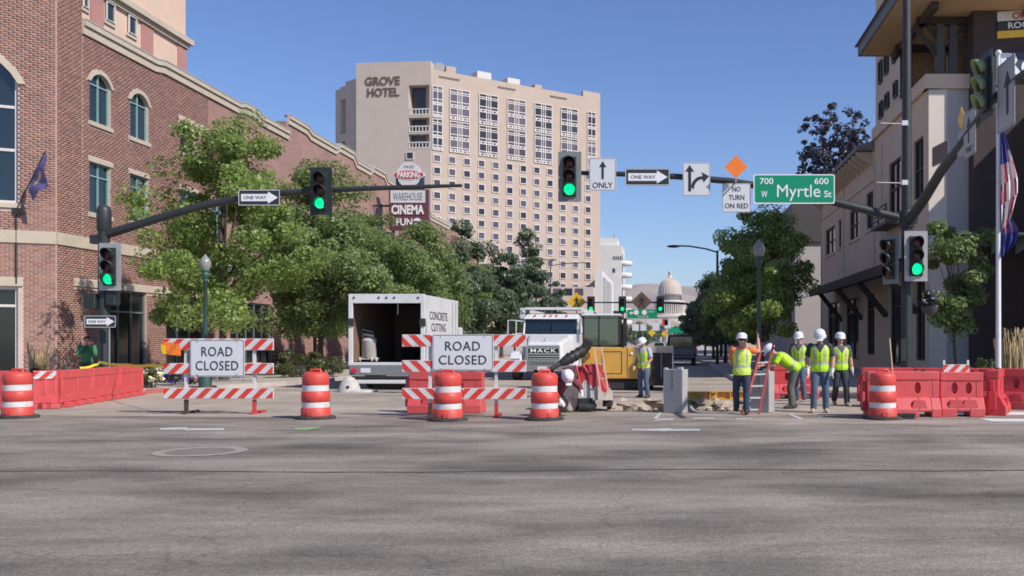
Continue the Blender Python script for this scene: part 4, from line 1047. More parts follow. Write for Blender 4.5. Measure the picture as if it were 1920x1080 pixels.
for i, (p_, y_, h_) in enumerate(((640,45,6.2),(750,55,6.6),(830,64,7.2),(905,76,8.0))):
    tree(['low bushy tree left of the box truck rear','low bushy tree over the box truck roof','low bushy tree right of the box truck','low bushy tree behind the second barricade sign'][i], gx(p_,y_)-1.2, y_, h_, 1.4, 2.2, M['leaf_mid'], 60, 300, .16, 30+i, 'oval', 'lower trees filling the left row', .1, cl=.3)
G2 = 'street trees along the right pavement'
tree('leafy sunlit street tree behind the right globe lamp', gx(1428,42), 42, 8.2, 1.7, 2.15, M['leaf_yellow'], 95, 360, .14, 21, 'dome', G2, .12, cl=.26)
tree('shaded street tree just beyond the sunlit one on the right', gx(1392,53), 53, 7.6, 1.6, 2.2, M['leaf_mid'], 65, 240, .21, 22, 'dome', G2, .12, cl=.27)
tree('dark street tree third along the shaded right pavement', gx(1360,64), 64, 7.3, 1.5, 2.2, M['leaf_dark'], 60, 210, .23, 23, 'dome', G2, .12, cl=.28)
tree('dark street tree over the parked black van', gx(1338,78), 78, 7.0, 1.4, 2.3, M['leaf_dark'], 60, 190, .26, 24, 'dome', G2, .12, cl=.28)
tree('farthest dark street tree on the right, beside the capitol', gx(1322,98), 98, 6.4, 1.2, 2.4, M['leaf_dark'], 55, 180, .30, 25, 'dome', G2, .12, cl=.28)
tree('very tall purple leaved tree rising over the stucco roof', gx(1572,84), 84, 22.6, 11, 4.0, M['leaf_purple'], 330, 32, .30, 41, 'oval', None, .3, 'purple_tree', -.05, .10)
tree('slim young tree against the stucco wall behind the red barriers', gx(1790,29), 29, 5.3, 1.75, 1.0, M['leaf_mid'], 42, 190, .13, 44, 'oval', None, .055, 'young_tree', .13, .34)
for i, (p_, y_, h_, r_2) in enumerate(((1200,250,7,5),(1165,210,6,4),(1232,420,10,8),(1282,430,9,7),(1212,300,7,4),(1298,330,8,6))):
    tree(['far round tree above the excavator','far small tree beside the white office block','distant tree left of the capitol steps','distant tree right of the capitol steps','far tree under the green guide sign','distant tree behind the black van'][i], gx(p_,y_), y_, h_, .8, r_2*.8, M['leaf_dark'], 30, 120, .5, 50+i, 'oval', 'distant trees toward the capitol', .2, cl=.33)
def shrub(label, x, y, r, h, m, seed, n=14, per=110, leaf=.09, cat='shrub', nm='shrub', z=.13, g=None):
    t = thing(nm, label, cat, (x, y, z), 0, g)
    crown('foliage', t, m, (0,0,h*.5), (r, r, h*.5), n, per, leaf, seed, 'oval', .42)
    b = MB()
    for k in range(4): b.tube([(.05*math.cos(k*1.6),.05*math.sin(k*1.6),0),(r*.5*math.cos(k*1.6),r*.5*math.sin(k*1.6),h*.6)], [.015,.006], 5)
    b.build('stem', 'bark', t); return t
GS = 'clipped shrubs in the left planting bed'
for i, (p_, y_, l_) in enumerate(((545,38,'dusty green shrub right of the left barricade'),(585,38.5,'dusty green shrub at the foot of the slender tree'),(525,42,'small shrub hidden behind the left barricade post'),(622,39,'low shrub right of the middle orange drum'))):
    shrub(l_, gx(p_,y_), y_, .75, 1.0, M['leaf_shrub'], 60+i, g=GS)
def flowers(label, x, y, r, h, fm, seed, z=.13):
    t = shrub(label, x, y, r, h, M['leaf_shrub'], seed, 10, 90, .07, 'flowers', 'flower_bush', z)
    crown('blossom', t, fm, (0,0,h*.62), (r*1.02, r*1.02, h*.48), 14, 34, .085, seed+7, 'oval', .35); return t
flowers('cream flower bush between the red barriers and the left barricade', gx(288,29.6), 29.6, .36, .62, 'flower_white', 71)
flowers('purple flower bush behind the left end of the left barricade', gx(325,31.5), 31.5, .45, .6, 'flower_purple', 72)
flowers('pink flowers behind the left post of the left barricade', gx(362,32), 32, .3, .62, 'flower_pink', 73)
def grassclump(label, x, y, h, n, seed, z=.13, m='grass_dry', sp=.35):
    g = np.random.default_rng(seed); t = thing('ornamental_grass', label, 'grass', (x, y, z)); V = []; Q = []
    for i in range(n):
        a = g.uniform(0, 2*PI); r0 = g.uniform(0, sp*.4); le = h*g.uniform(.55, 1.05); ln = g.uniform(.05, .4)*le*.5; w = .012
        p0 = np.array([r0*math.cos(a), r0*math.sin(a), 0]); pt = p0 + np.array([math.cos(a)*ln, math.sin(a)*ln, le]); md = (p0+pt)/2 + np.array([0,0,le*.06]); sd = np.array([-math.sin(a+1), math.cos(a+1), 0])*w
        o = len(V); V += [p0-sd, p0+sd, md-sd, md+sd, pt-sd*.5, pt+sd*.5]; Q += [(o,o+1,o+3,o+2),(o+2,o+3,o+5,o+4)]
        if g.random() < .5:
            o = len(V); s2 = sd*1.5; V += [pt-np.array([0,0,.22])-s2*.4, pt-np.array([0,0,.22])+s2*.4, pt-s2, pt+s2]; Q.append((o,o+1,o+3,o+2))
    npmesh('blades', np.array(V), np.array(Q), m, t); return t
for i, p_ in enumerate((1893, 1908, 1924)): grassclump(['dry tan ornamental grass nearest the flagpole','dry tan ornamental grass in the middle of the low planter wall','dry tan ornamental grass at the right picture edge'][i], gx(p_,24.8), 24.8, 1.25, 55, 80+i, .62, sp=.9)
grassclump('pale plume grass in front of the brick corner', gx(72,30), 30, 1.35, 120, 84, .13, sp=.5)
shrub('low rust coloured bush in front of the brick corner', gx(62,29), 29, .5, .62, M['leaf_rust'], 85, 10, 90, .08)
shrub('small rust bush left of the person in green', gx(104,29), 29, .3, .6, M['leaf_rust'], 86, 8, 70, .08)
pw = tag((MB().box(8.45,18,24.15,25.6,-.04,.62).box(8.35,18.1,24.05,25.7,.62,.72)).build('planter_wall', 'planter', bevel=.01), 'low pale planter wall with tan grasses at the right edge', 'planter')
pt_ = thing('planter_bowl', 'round pale planter bowl with a low plant behind the red barriers', 'planter', (gx(1853,27.2), 27.2, .13))
q = MB(); q.lathe([(.25,0),(.30,.05),(.46,.42),(.60,.58),(.62,.66),(.55,.66),(.5,.6),(.05,.58)], 24); q.build('bowl', 'planter', pt_)
crown('foliage', pt_, M['leaf_shrub'], (0,0,.82), (.36,.36,.24), 10, 60, .08, 90)
hb = thing('hanging_basket', 'round silvery hanging flower basket beside the right signal pole', 'flower basket', (gx(1743,26), 26, gz(592,26)))
crown('foliage', hb, M['leaf_purple'], (0,0,.38), (.26,.26,.36), 14, 80, .08, 91, cl=.4)
crown('blossom', hb, 'pole_white', (0,0,.38), (.27,.27,.36), 12, 12, .05, 92, cl=.4)
q = MB(); q.lathe([(.05,0),(.2,.1),(.24,.25)], 12); q.tube([(0,0,.2),(0,0,.85)], .012, 5); q.build('basket', 'trim_dark', hb)

# ------------------------------------------------------------------ signals, masts, lamps, signs
def signal(label, loc, rz=0.0, back='backplate_grey', group='traffic signals', bar=.30, sc_=1.0, lit='lens_green', vis='signal_black'):
    r = thing('traffic_signal', label, 'traffic light', loc, rz, group)
    q = MB(); q.box(-.175,.175,-.02,.16,-.53,.53)
    for z in (-.35, 0, .35): q.box(-.165,.165,-.035,-.018,z-.165,z+.165)
    q.build('housing', 'signal_black', r, bevel=.02, seg=2)
    q = MB()
    for p in ring4(-.31,.31,-.67,.67,.134): q.prism(p, .03, .045)
    q.build('backplate', back, r)
    for z, m in ((.35,'lens_off_red'),(0,'lens_off_amber'),(-.35,lit)):
        q = MB(); q.lathe([(.02,-.045),(.10,-.03),(.147,0),(.147,.02)], 18, (0,-.045,z), R=Matrix.Rotation(-PI/2,3,'X') @ Matrix.Diagonal(Vector((1,1,1)))); q.build('lens', m, r)
        q = MB(); n = 16; V = []
        for i in range(n+1):
            t = math.radians(-40 + 260*i/n); c_, s_ = math.cos(t), math.sin(t)
            L = .24*(.45 + .55*max(0, (s_+.64)/1.64))
            for rr_, yy in ((.165,-.03),(.165,-.03-L),(.155,-.03-L),(.155,-.03)): V.append((rr_*c_, yy, z+rr_*s_))
        fs = []
        for i in range(n):
            for k in range(4): fs.append((i*4+k, i*4+(k+1)%4, (i+1)*4+(k+1)%4, (i+1)*4+k))
        q.add(V, fs, 0, True); q.build('visor', vis, r)
    q = MB(); q.tube([(0,.16,.0),(0,bar,.0)], .035, 6); q.box(-.05,.05,.15,.19,-.2,.2); q.build('bracket', 'pole_dark', r)
    if sc_ != 1: r.scale = (sc_,)*3
    return r
def plate(name, label, cat, loc, w, h, bg, border=None, rz=0.0, group=None, bt=.02, inset_=.0, rnd=.03):
    r = thing(name, label, cat, loc, rz, group)
    def rr(a, c, k, n=4):
        p = []
        for cx_, cz_, t0 in ((a-k,c-k,0),(-a+k,c-k,90),(-a+k,-c+k,180),(a-k,-c+k,270)):
            for i in range(n+1): t = math.radians(t0+90*i/n); p.append((cx_+k*math.cos(t), cz_+k*math.sin(t)))
        return p
    q = MB(); q.prism(rr(w/2,h/2,rnd), -.006, .006); pl = q.build('plate', bg, r)
    if border:
        a, c = w/2-inset_, h/2-inset_; o = rr(a, c, rnd); i_ = rr(a-bt, c-bt, max(rnd-bt*.5,.004)); n = len(o); q = MB()
        for k in range(n):
            j = (k+1) % n; q.prism([i_[k], o[k], o[j], i_[j]], -.009, -.0065)
        q.build('border', border, pl)
    q = MB(); q.box(-.04,.04,.006,.05,-h*.3,h*.3); q.build('mount', 'galv', r)
    return r, pl
def arrow_up(x0, z0, z1, sw, hw, hh): return [(x0-sw,z0),(x0+sw,z0),(x0+sw,z1-hh),(x0+hw,z1-hh),(x0,z1),(x0-hw,z1-hh),(x0-sw,z1-hh)]
def oneway(label, loc, w, rz=0.0):
    h = w*.385; r, p = plate('one_way_sign', label, 'road sign', loc, w, h, 'sign_black', 'letter_white', rz, 'one way signs', w*.012, w*.008, .03)
    k = w/2
    flat('arrow', [[(-.86*k,-.17*k),(.42*k,-.17*k),(.42*k,-.29*k),(.90*k,0),(.42*k,.29*k),(.42*k,.17*k),(-.86*k,.17*k)]], 'letter_white', p, -.0095)
    text('lettering', 'ONE WAY', w*.56, w*.082, 'letter_black', p, (-.19*k, -.0115, 0), .003, .012)
    return r
# main mast on the right corner
mp = thing('signal_mast', 'tall dark signal pole on the right corner with two long mast arms', 'signal mast', (6.5, 26, .13))
q = MB(); q.tube([(0,0,0),(0,0,11.9)], [.165,.105], 16); q.lathe([(.30,0),(.30,.06),(.2,.12),(.2,.4)], 16); q.build('pole', 'pole_dark', mp)
MA = [(6.45,26,4.86),(5.4,26,5.12),(4.2,26,5.42),(3.0,26,5.68),(1.7,26,5.90),(.3,26,6.02),(-1.2,26,6.09),(-2.75,26,6.13)]
q = MB(); q.tube(MA, [.12,.115,.108,.10,.09,.08,.07,.055], 10); q.build('mast_arm', 'pole_dark', mp, True)
MC = [(gx(p_,y_), y_, gz(q_,y_)) for p_, q_, y_ in ((1702,417,25.95),(1735,370,24.7),(1765,320,23.3),(1800,275,21.8),(1840,217,20.2),(1880,168,18.9),(1930,130,17.4),(1995,105,15.6))]
q = MB(); q.tube(MC, [.135,.13,.12,.105,.09,.075,.065,.05], 10); q.build('mast_arm', 'pole_dark', mp, True)
q = MB(); q.lathe([(.19,0),(.21,.05),(.21,.42),(.19,.47)], 14, (0,0,4.5)); q.box(-.28,.28,-.1,.1,4.62,4.76); q.build('collar', 'pole_dark', mp)
for z, L in ((gz(233,26)-.13, .72), (gz(344,26)-.13, .82)):
    q = MB(); q.tube([(-.1,-.05,z),(-L,-.05,z+.02)], .014, 6); q.box(-.16,.0,-.16,-.13,z-.06,z+.07); q.build('banner_rod', 'alu_bright', mp)
q = MB(); q.box(-.17,-.05,-.17,.0,.9,1.5); q.build('hand_hole', 'pole_dark', mp)
signal('upper signal showing green at the far end of the right mast arm', (gx(1068,25.7), 25.7, gz(331,25.7)), 0, 'backplate_grey')
s1_ = signal('signal showing green low on the right corner pole', (gx(1718,25.6), 25.6, gz(480,25.6)), 0, 'sign_back', bar=.4)  # sun glare on the backplate put in as a lighter grey
signal('side on signal on the left of the right corner pole', (gx(1668,25.8), 25.8, gz(486,25.8)), math.radians(-62), 'backplate_grey', bar=.5, lit='lens_off_amber')
signal('signal seen from its side on the arm reaching over the near road', (gx(1846,19.3), 19.3, gz(160,19.3)), math.radians(-88), 'signal_black', lit='lens_off_amber', vis='visor_sunlit')  # visors coloured as if sunlit inside
r, p = plate('lane_sign', 'white straight ahead ONLY lane sign beside the end signal', 'road sign', (gx(1130,25.8), 25.8, gz(327,25.8)), .72, .88, 'sign_white', 'letter_grey', 0, None, .012, .012)
flat('arrow', [arrow_up(0,-.13,.36,.032,.10,.17)], 'letter_black', p, -.0095); text('lettering', 'ONLY', .54, .15, 'letter_black', p, (0,-.011,-.29), .003, .006)
oneway('largest one way sign in the middle of the right mast arm', (gx(1214,25.8), 25.8, gz(332,25.8)), 1.2)
r, p = plate('lane_sign', 'white sign with straight and right turn arrows', 'road sign', (gx(1306,25.8), 25.8, gz(336,25.8)), .74, .90, 'sign_white', 'letter_grey', 0, None, .012, .012)
cur = [(-.145,-.33),(-.145,.2),(-.06,.2),(-.185,.38),(-.31,.2),(-.225,.2),(-.225,-.33)]
flat('arrow', [cur], 'letter_black', p, -.0095)
A_ = [(-.145 + .30*(1-math.cos(t)), -.22 + .30*math.sin(t)) for t in [PI/2*i/8 for i in range(9)]]
B_ = [(-.145 + .30*(1-math.cos(t))*.78 + .075, -.27 + .27*math.sin(t)) for t in [PI/2*i/8 for i in range(9)]]
flat('arrow', [A_ + [(.17,.09),(.13,.19),(.34,.08),(.19,-.09),(.16,-.005)] + B_[::-1]], 'letter_black', p, -.0105)
r, p = plate('turn_sign', 'white NO TURN ON RED sign hanging under the orange diamond', 'road sign', (gx(1381,25.8), 25.8, gz(371,25.8)), .76, .78, 'sign_white', 'letter_grey', 0, None, .01, .01)
for i, t_ in enumerate(('NO','TURN','ON RED')): text('lettering', t_, (.22,.42,.62)[i], .135, 'letter_black', p, (0,-.011,.235-.225*i), .003, .005)
dsg = thing('work_sign', 'blank orange diamond sign on top of the mast arm', 'road sign', (gx(1380,25.5), 25.5, gz(313,25.5)))
k = .31; flat('plate', [[(-k,0),(0,-k),(k,0),(0,k)]], 'sign_orange', dsg, -.006, .012); q = MB(); q.box(-.02,.02,.006,.03,-.42,.2); q.box(-.015,.015,.0,.5,-.40,-.36); q.build('mount', 'galv', dsg)
r, p = plate('street_name_sign', 'large green W Myrtle St street name sign on the right mast arm', 'street sign', (gx(1489,25.75), 25.75, gz(354.5,25.75)), 2.18, .79, 'sign_green', 'letter_white', 0, None, .028, .0, .06)
text('lettering', 'Myrtle', 1.16, .44, 'letter_white', p, (.12,-.012,-.105), .004, .0)
text('lettering', 'W', .17, .17, 'letter_white', p, (-.80,-.012,-.14), .004, .015); text('lettering', 'St', .20, .18, 'letter_white', p, (.90,-.012,-.135), .004, .015)
text('lettering', '700', .36, .17, 'letter_white', p, (-.74,-.012,.21), .004, .012); text('lettering', '600', .38, .17, 'letter_white', p, (.73,-.012,.21), .004, .012)
# signs on the arm over the near road, turned to the traffic coming from the left
rzs = math.radians(-90)
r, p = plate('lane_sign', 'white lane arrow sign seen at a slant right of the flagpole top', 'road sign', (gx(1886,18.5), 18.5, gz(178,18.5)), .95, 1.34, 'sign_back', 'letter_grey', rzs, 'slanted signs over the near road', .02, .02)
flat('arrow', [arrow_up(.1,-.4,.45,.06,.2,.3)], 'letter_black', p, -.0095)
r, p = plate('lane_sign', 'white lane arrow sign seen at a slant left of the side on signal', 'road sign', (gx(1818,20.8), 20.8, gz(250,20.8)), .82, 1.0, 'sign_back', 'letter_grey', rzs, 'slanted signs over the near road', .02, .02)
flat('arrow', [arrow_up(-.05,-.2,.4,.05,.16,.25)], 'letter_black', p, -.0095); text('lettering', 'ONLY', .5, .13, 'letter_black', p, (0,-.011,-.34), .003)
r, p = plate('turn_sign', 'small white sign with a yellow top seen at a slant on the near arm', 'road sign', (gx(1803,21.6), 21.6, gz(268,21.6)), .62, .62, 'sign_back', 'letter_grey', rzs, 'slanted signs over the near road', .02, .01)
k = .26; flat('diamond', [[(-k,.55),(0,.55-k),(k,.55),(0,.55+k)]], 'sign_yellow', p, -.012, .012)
r, p = plate('street_name_sign', 'brown looking street name sign seen almost edge on', 'street sign', (gx(1763,23.1), 23.1, gz(288,23.1)), 1.0, .48, 'letter_bronze', 'sign_back', math.radians(-84), None, .02, .0)  # bronze front carries the sign's shade in its colour
# left mast
lm = thing('signal_mast', 'short dark signal pole on the left corner with one curved mast arm', 'signal mast', (gx(195,27.3), 27.3, .13))
q = MB(); q.tube([(0,0,0),(0,0,5.1)], [.17,.15], 14); q.lathe([(.16,0),(.19,.04),(.19,.6),(.16,.7),(.03,.78)], 14, (0,0,4.55)); q.box(-.34,.1,-.12,.12,4.2,4.45); q.build('pole', 'pole_dark', lm)
LA = [(gx(p_,27.3), 27.3, gz(y_,27.3)) for p_, y_ in ((198,440),(250,424),(310,405),(380,386),(450,372),(520,363),(600,357),(700,353),(790,350),(866,348))]
q = MB(); q.tube(LA, [.125,.12,.115,.108,.10,.09,.08,.07,.06,.045], 10); q.build('mast_arm', 'pole_dark', lm, True)
for bx in ((-.46,-.12,-.25,.1,2.35,2.78),(.15,.42,-.2,.1,2.45,2.85)): q = MB(); q.box(*bx); q.build('pedestrian_head', 'signal_black', lm, bevel=.02)
signal('signal showing green on the left corner pole above a one way sign', (gx(205,27.0), 27.0, gz(500,27.0)), 0, 'sign_back', bar=.35)  # lighter backplate colour holds the sun glare
signal('signal showing green halfway along the left mast arm', (gx(601,27.0), 27.0, gz(358,27.0)), 0, 'signal_black')
oneway('one way sign on the left mast arm in front of the trees', (gx(486,27.1), 27.1, gz(370.5,27.1)), 1.18)
ow = oneway('small one way sign low on a thin post by the left corner pole', (gx(188,26.9), 26.9, gz(603,26.9)), .88)
q = MB(); q.tube([(.24,.03,-2.0),(.24,.03,-.1)], .022, 6); q.build('post', 'galv', ow)
def lamp(label, x, y, h, group='green globe street lamps'):
    r = thing('street_lamp', label, 'street lamp', (x, y, .13 if not -13 < x < 2.6 else 0), 0, group)
    q = MB(); q.lathe([(.19,0),(.19,.5),(.13,.62),(.085,.75),(.065,1.2),(.055,h-.85),(.075,h-.84),(.075,h-.80),(.055,h-.78)], 14); q.build('post', 'pole_green', r)
    q = MB(); q.lathe([(.055,h-.78),(.10,h-.70),(.115,h-.58),(.10,h-.57),(.125,h-.55),(.125,h-.50)], 14); q.build('capital', 'pole_green', r)
    q = MB(); q.lathe([(.11,h-.50),(.165,h-.38),(.175,h-.26),(.12,h-.12),(.05,h-.06),(.02,h)], 16); q.build('globe', 'globe', r); return r
lamp('green globe lamp in front of the big left tree', gx(385,30), 30, 4.15)
lamp('green globe lamp in front of the leafy right tree', gx(1423,28.5), 28.5, 4.45)
# flagpole on the right
fg = thing('flagpole', 'tall white flagpole in front of the red barriers on the right', 'flagpole', (gx(1872,24.2), 24.2, .13))
q = MB(); q.tube([(0,0,0),(0,0,8.65)], [.07,.05], 12); q.ell((0,0,8.7),(.08,.08,.08)); q.lathe([(.14,0),(.12,.1),(.075,.16)], 14); q.build('pole', 'pole_white', fg)
def limp(name, label, loc, w, h, cols, seed, drop=.0):
    r = thing(name, label, 'flag', loc); q = MB(); rr = random.Random(seed); n, m_ = 13, 16; V = []
    for i in range(n):
        for j in range(m_+1):
            t = j/m_; wd_ = w*(.15 + .85*min(1, t*1.7))*(1-.45*max(0,t-.75)*3)
            V.append((i/(n-1)*wd_, .07*math.sin(i*1.35+t*3+seed)*(.4+t), -t*h*(1-.18*i/(n-1)) - .12*i/(n-1)*(1-t)))
    for i in range(n-1):
        for j in range(m_):
            f = (i*(m_+1)+j, (i+1)*(m_+1)+j, (i+1)*(m_+1)+j+1, i*(m_+1)+j+1)
            q.add([V[k] for k in f], [(0,1,2,3)], cols(i, j), True)
    q.build('cloth', ['flag_red','flag_white','flag_blue','flag_purple'], r); return r
limp('hanging_flag', 'limp red and white striped flag with a blue corner on the flagpole', (gx(1876,24.1), 24.1, gz(232,24.1)), .46, 2.75, lambda i, j: 2 if (j < 6 and i < 7) else (0 if (i + j//3) % 3 == 0 else 1) if j > 3 else 3, 2)
limp('hanging_flag', 'limp dark blue flag hanging below the striped flag', (gx(1876,24.15), 24.15, gz(372,24.15)), .42, 1.5, lambda i, j: 2 if j > 9 else (0 if i in (3,4) and j < 9 else 3), 5)
# far crossing: mast with three signals and signs
fm = thing('signal_mast', 'distant mast arm across the street carrying three green signals', 'signal mast', (gx(1352,90), 90, 0))
q = MB(); q.tube([(0,0,0),(0,0,5.6)], [.16,.13], 10); q.tube([(0,0,4.0),(-1.4,0,4.7),(-3.4,0,5.1),(-6,0,5.2),(-13,0,5.2)], [.12,.11,.10,.08,.06], 8); q.build('pole', 'pole_dark', fm)
for p_, l_ in ((1108,'distant green signal left of the excavator cab roof'),(1167,'distant green signal left of the brown diamond'),(1238,'distant green signal in front of the capitol dome')):
    signal(l_, (gx(p_,89.6), 89.6, gz(571,89.6)), 0, 'signal_black', 'distant signals', sc_=1.15)
def diamond(label, px_, py_, Y, s, m, fig, rot=True):
    r = thing('warning_sign', label, 'road sign', (gx(px_,Y), Y, gz(py_,Y)), 0, None); k = s/2
    flat('plate', [[(-k,0),(0,-k),(k,0),(0,k)]], m, r, -.01, .02)
    if fig:
        u = s*.2
        flat('walking_figure', [[(-.12*u,1.0*u),(.18*u,1.0*u),(.18*u,1.35*u),(-.12*u,1.35*u)],[(-.35*u,.9*u),(.3*u,.9*u),(.3*u,-.1*u),(.75*u,-1.3*u),(.4*u,-1.3*u),(0,-.35*u),(-.5*u,-1.3*u),(-.85*u,-1.3*u),(-.25*u,-.1*u)],[(-.35*u,.9*u),(-.8*u,.1*u),(-.6*u,.0*u),(-.3*u,.5*u)],[(.3*u,.9*u),(.85*u,.2*u),(.65*u,.05*u),(.3*u,.5*u)]], 'letter_black', r, -.016, .005)
    q = MB(); q.tube([(0,.04,k),(0,.04,-gz(py_,Y) if gz(py_,Y) < 6 and rot else -k)], .03, 6); q.build('post', 'galv', r); return r
diamond('bright yellow pedestrian diamond sign above the dump truck', 1081, 566, 62, 1.24, 'sign_yellow', True)
diamond('brownish shaded pedestrian diamond sign on the distant mast', 1203, 566, 89.5, 1.95, 'letter_bronze', True, False)  # yellow sign against the light, its shade painted in as bronze
gs = thing('guide_sign', 'green guide sign with white route shields under the brown diamond', 'road sign', (gx(1204,89.4), 89.4, gz(588.5,89.4)))
flat('plate', [rect(-1.4,1.4,-.42,.42)], 'sign_green', gs, -.02, .03)
for x in (-.55, .2):
    q = MB(); q.lathe([(.24,-.01),(.24,.01)], 16, (x,-.03,.13), R=Matrix.Rotation(PI/2,3,'X')); q.build('route_shield', 'letter_white', gs)
flat('arrow', [[(-1.2,.08),(-.98,.26),(-.98,.14),(-.82,.14),(-.82,.02),(-.98,.02),(-.98,-.1)]], 'letter_white', gs, -.026, .005)
text('lettering', 'WEST', .55, .16, 'letter_white', gs, (.85,-.025,.2), .006); text('lettering', 'Front St', 1.0, .18, 'letter_white', gs, (.1,-.025,-.24), .006)
for i, (x0, y0, Y, L, sg) in enumerate(((1345,470,60,2.5,-1),(1032,497,120,4.4,1),(965,492,105,3.9,1))):
    hgt = gz(y0, Y); r = thing('cobra_lamp', ['curved street light arm reaching left of the right trees','curved street light arm in front of the hotel base','curved street light arm above the pointed trees'][i], 'street lamp', (gx(x0,Y), Y, 0))
    q = MB(); q.tube([(0,0,0),(0,0,hgt)], [.11,.07], 8); q.tube([(0,0,hgt-.1),(sg*L*.3,0,hgt+.12),(sg*L*.7,0,hgt+.28),(sg*L,0,hgt+.3)], .05, 7); q.build('pole', 'pole_dark', r)
    q = MB(); q.ell((sg*(L+.25),0,hgt+.27),(.42,.16,.09)); q.build('lamp_head', 'pole_dark', r)
sp2 = thing('signal_pole', 'dark signal pole with pale bands just right of the excavator cab', 'signal pole', (gx(1160,58), 58, 0))
q = MB(); q.tube([(0,0,0),(0,0,3.35)], .15, 10); q.box(-.32,-.02,-.2,.1,2.75,3.4); q.box(.1,.32,-.2,.1,2.9,3.3); q.build('pole', 'truck_grey', sp2)
q = MB(); q.lathe([(.155,2.18),(.155,2.26)], 12); q.lathe([(.155,1.4),(.155,1.44)], 12); q.build('band', 'alu_bright', sp2)
for i, (p_, y_, Y, w, h, m) in enumerate(((1193,614,120,1.0,.8,'sign_white'),(1230,612,150,1.1,1.3,'sign_white'),(1252,608,150,1.0,1.3,'sign_white'),(1268,619,170,2.6,1.0,'sign_green'),(1247,604,150,.9,1.0,'sign_red'),(1205,614,120,.9,.8,'sign_white'))):
    r, p = plate('road_sign', ['small white sign under the left end of the green guide sign','distant white sign left of the capitol steps','distant white sign in front of the capitol columns','distant small green street sign by the right trees','distant red sign in front of the capitol columns','small white sign under the middle of the green guide sign'][i], 'road sign', (gx(p_,Y), Y, gz(y_,Y)), w, h, m, None, 0, 'far off road signs')
    q = MB(); q.tube([(0,.05,h/2),(0,.05,-gz(y_,Y))], .05, 6); q.build('post', 'galv', r)
for p_, y_, Y, l_ in ((1222,624,150,'distant small yellow diamond sign left of the capitol steps'),(1246,626,160,'distant small yellow diamond sign before the capitol columns')): diamond(l_, p_, y_, Y, 1.2, 'sign_yellow', False)
# ------------------------------------------------------------------ traffic drums, barricades, water barriers
def drum(label, loc):
    r = thing('traffic_drum', label, 'traffic drum', loc, 0, 'orange and white traffic drums')
    q = MB(); q.lathe([(.285,.05),(.285,.215),(.275,.225),(.262,.235),(.262,.335),(.275,.345),(.275,.545),(.262,.555),(.25,.565),(.25,.675),(.262,.69),(.262,.86),(.245,.90),(.20,.935),(.10,.945)], 28)
    q.build('body', 'drum_orange', r)
    q = MB()
    for z0, z1, ra in ((.232,.338,.2655),(.562,.678,.2535)): q.lathe([(ra,z0),(ra+.001,(z0+z1)/2),(ra,z1)], 28, caps=False)
    q.build('reflective_band', 'stripe_white', r)
    q = MB(); q.lathe([(.39,0),(.395,.03),(.36,.055),(.29,.06)], 26); q.build('rubber_base', 'rubber', r)
    q = MB(); q.tube([(-.12,0,.92),(-.10,0,.985),(.10,0,.985),(.12,0,.92)], .028, 8); q.build('handle', 'drum_orange', r); q = MB(); q.box(-.05,.05,-.30,-.27,.07,.15); q.build('lug', 'drum_orange', r); return r
D0 = None
for i, (p_, Y, l_) in enumerate(((33,19.6,'orange drum at the far left in front of the red fence barriers'),(592,19.4,'orange drum alone between the two road closed barricades'),(840,18.95,'orange drum standing right in front of the second ROAD CLOSED sign'),(1021,19.1,'orange drum beside the red concrete saw and its operator'),(1655,19.3,'orange drum on the right in front of the red barriers beside the broom'))):
    if D0 is None: D0 = drum(l_, (gx(p_,Y), Y, 0))
    else: dup(D0, (gx(p_,Y), Y, 0), random.uniform(-.6,.6), l_)
def stripes(parent, w, z0, z1, y, dirs, sw=.15, name='stripe'):
    """raised red slanting stripes clipped to a board; dirs lists (x0, x1, slope)"""
    h = z1-z0; polys = []
    for a, c, sl in dirs:
        k = a - h - sw*2
        while k < c + h:
            p = [(k,z0),(k+sw,z0),(k+sw+sl*h,z1),(k+sl*h,z1)]
            def clip(p, x, keep):
                o = []
                for i in range(len(p)):
                    u, v = p[i], p[(i+1)%len(p)]; iu, iv = keep(u[0]-x), keep(v[0]-x)
                    if iu: o.append(u)
                    if iu != iv: t = (x-u[0])/(v[0]-u[0]); o.append((x, u[1]+(v[1]-u[1])*t))
                return o
            p = clip(p, a, lambda d: d >= 0)
            if len(p) > 2: p = clip(p, c, lambda d: d <= 0)
            if len(p) > 2: polys.append(p)
            k += sw*2
    return flat(name, polys, 'stripe_red', parent, y, .003)
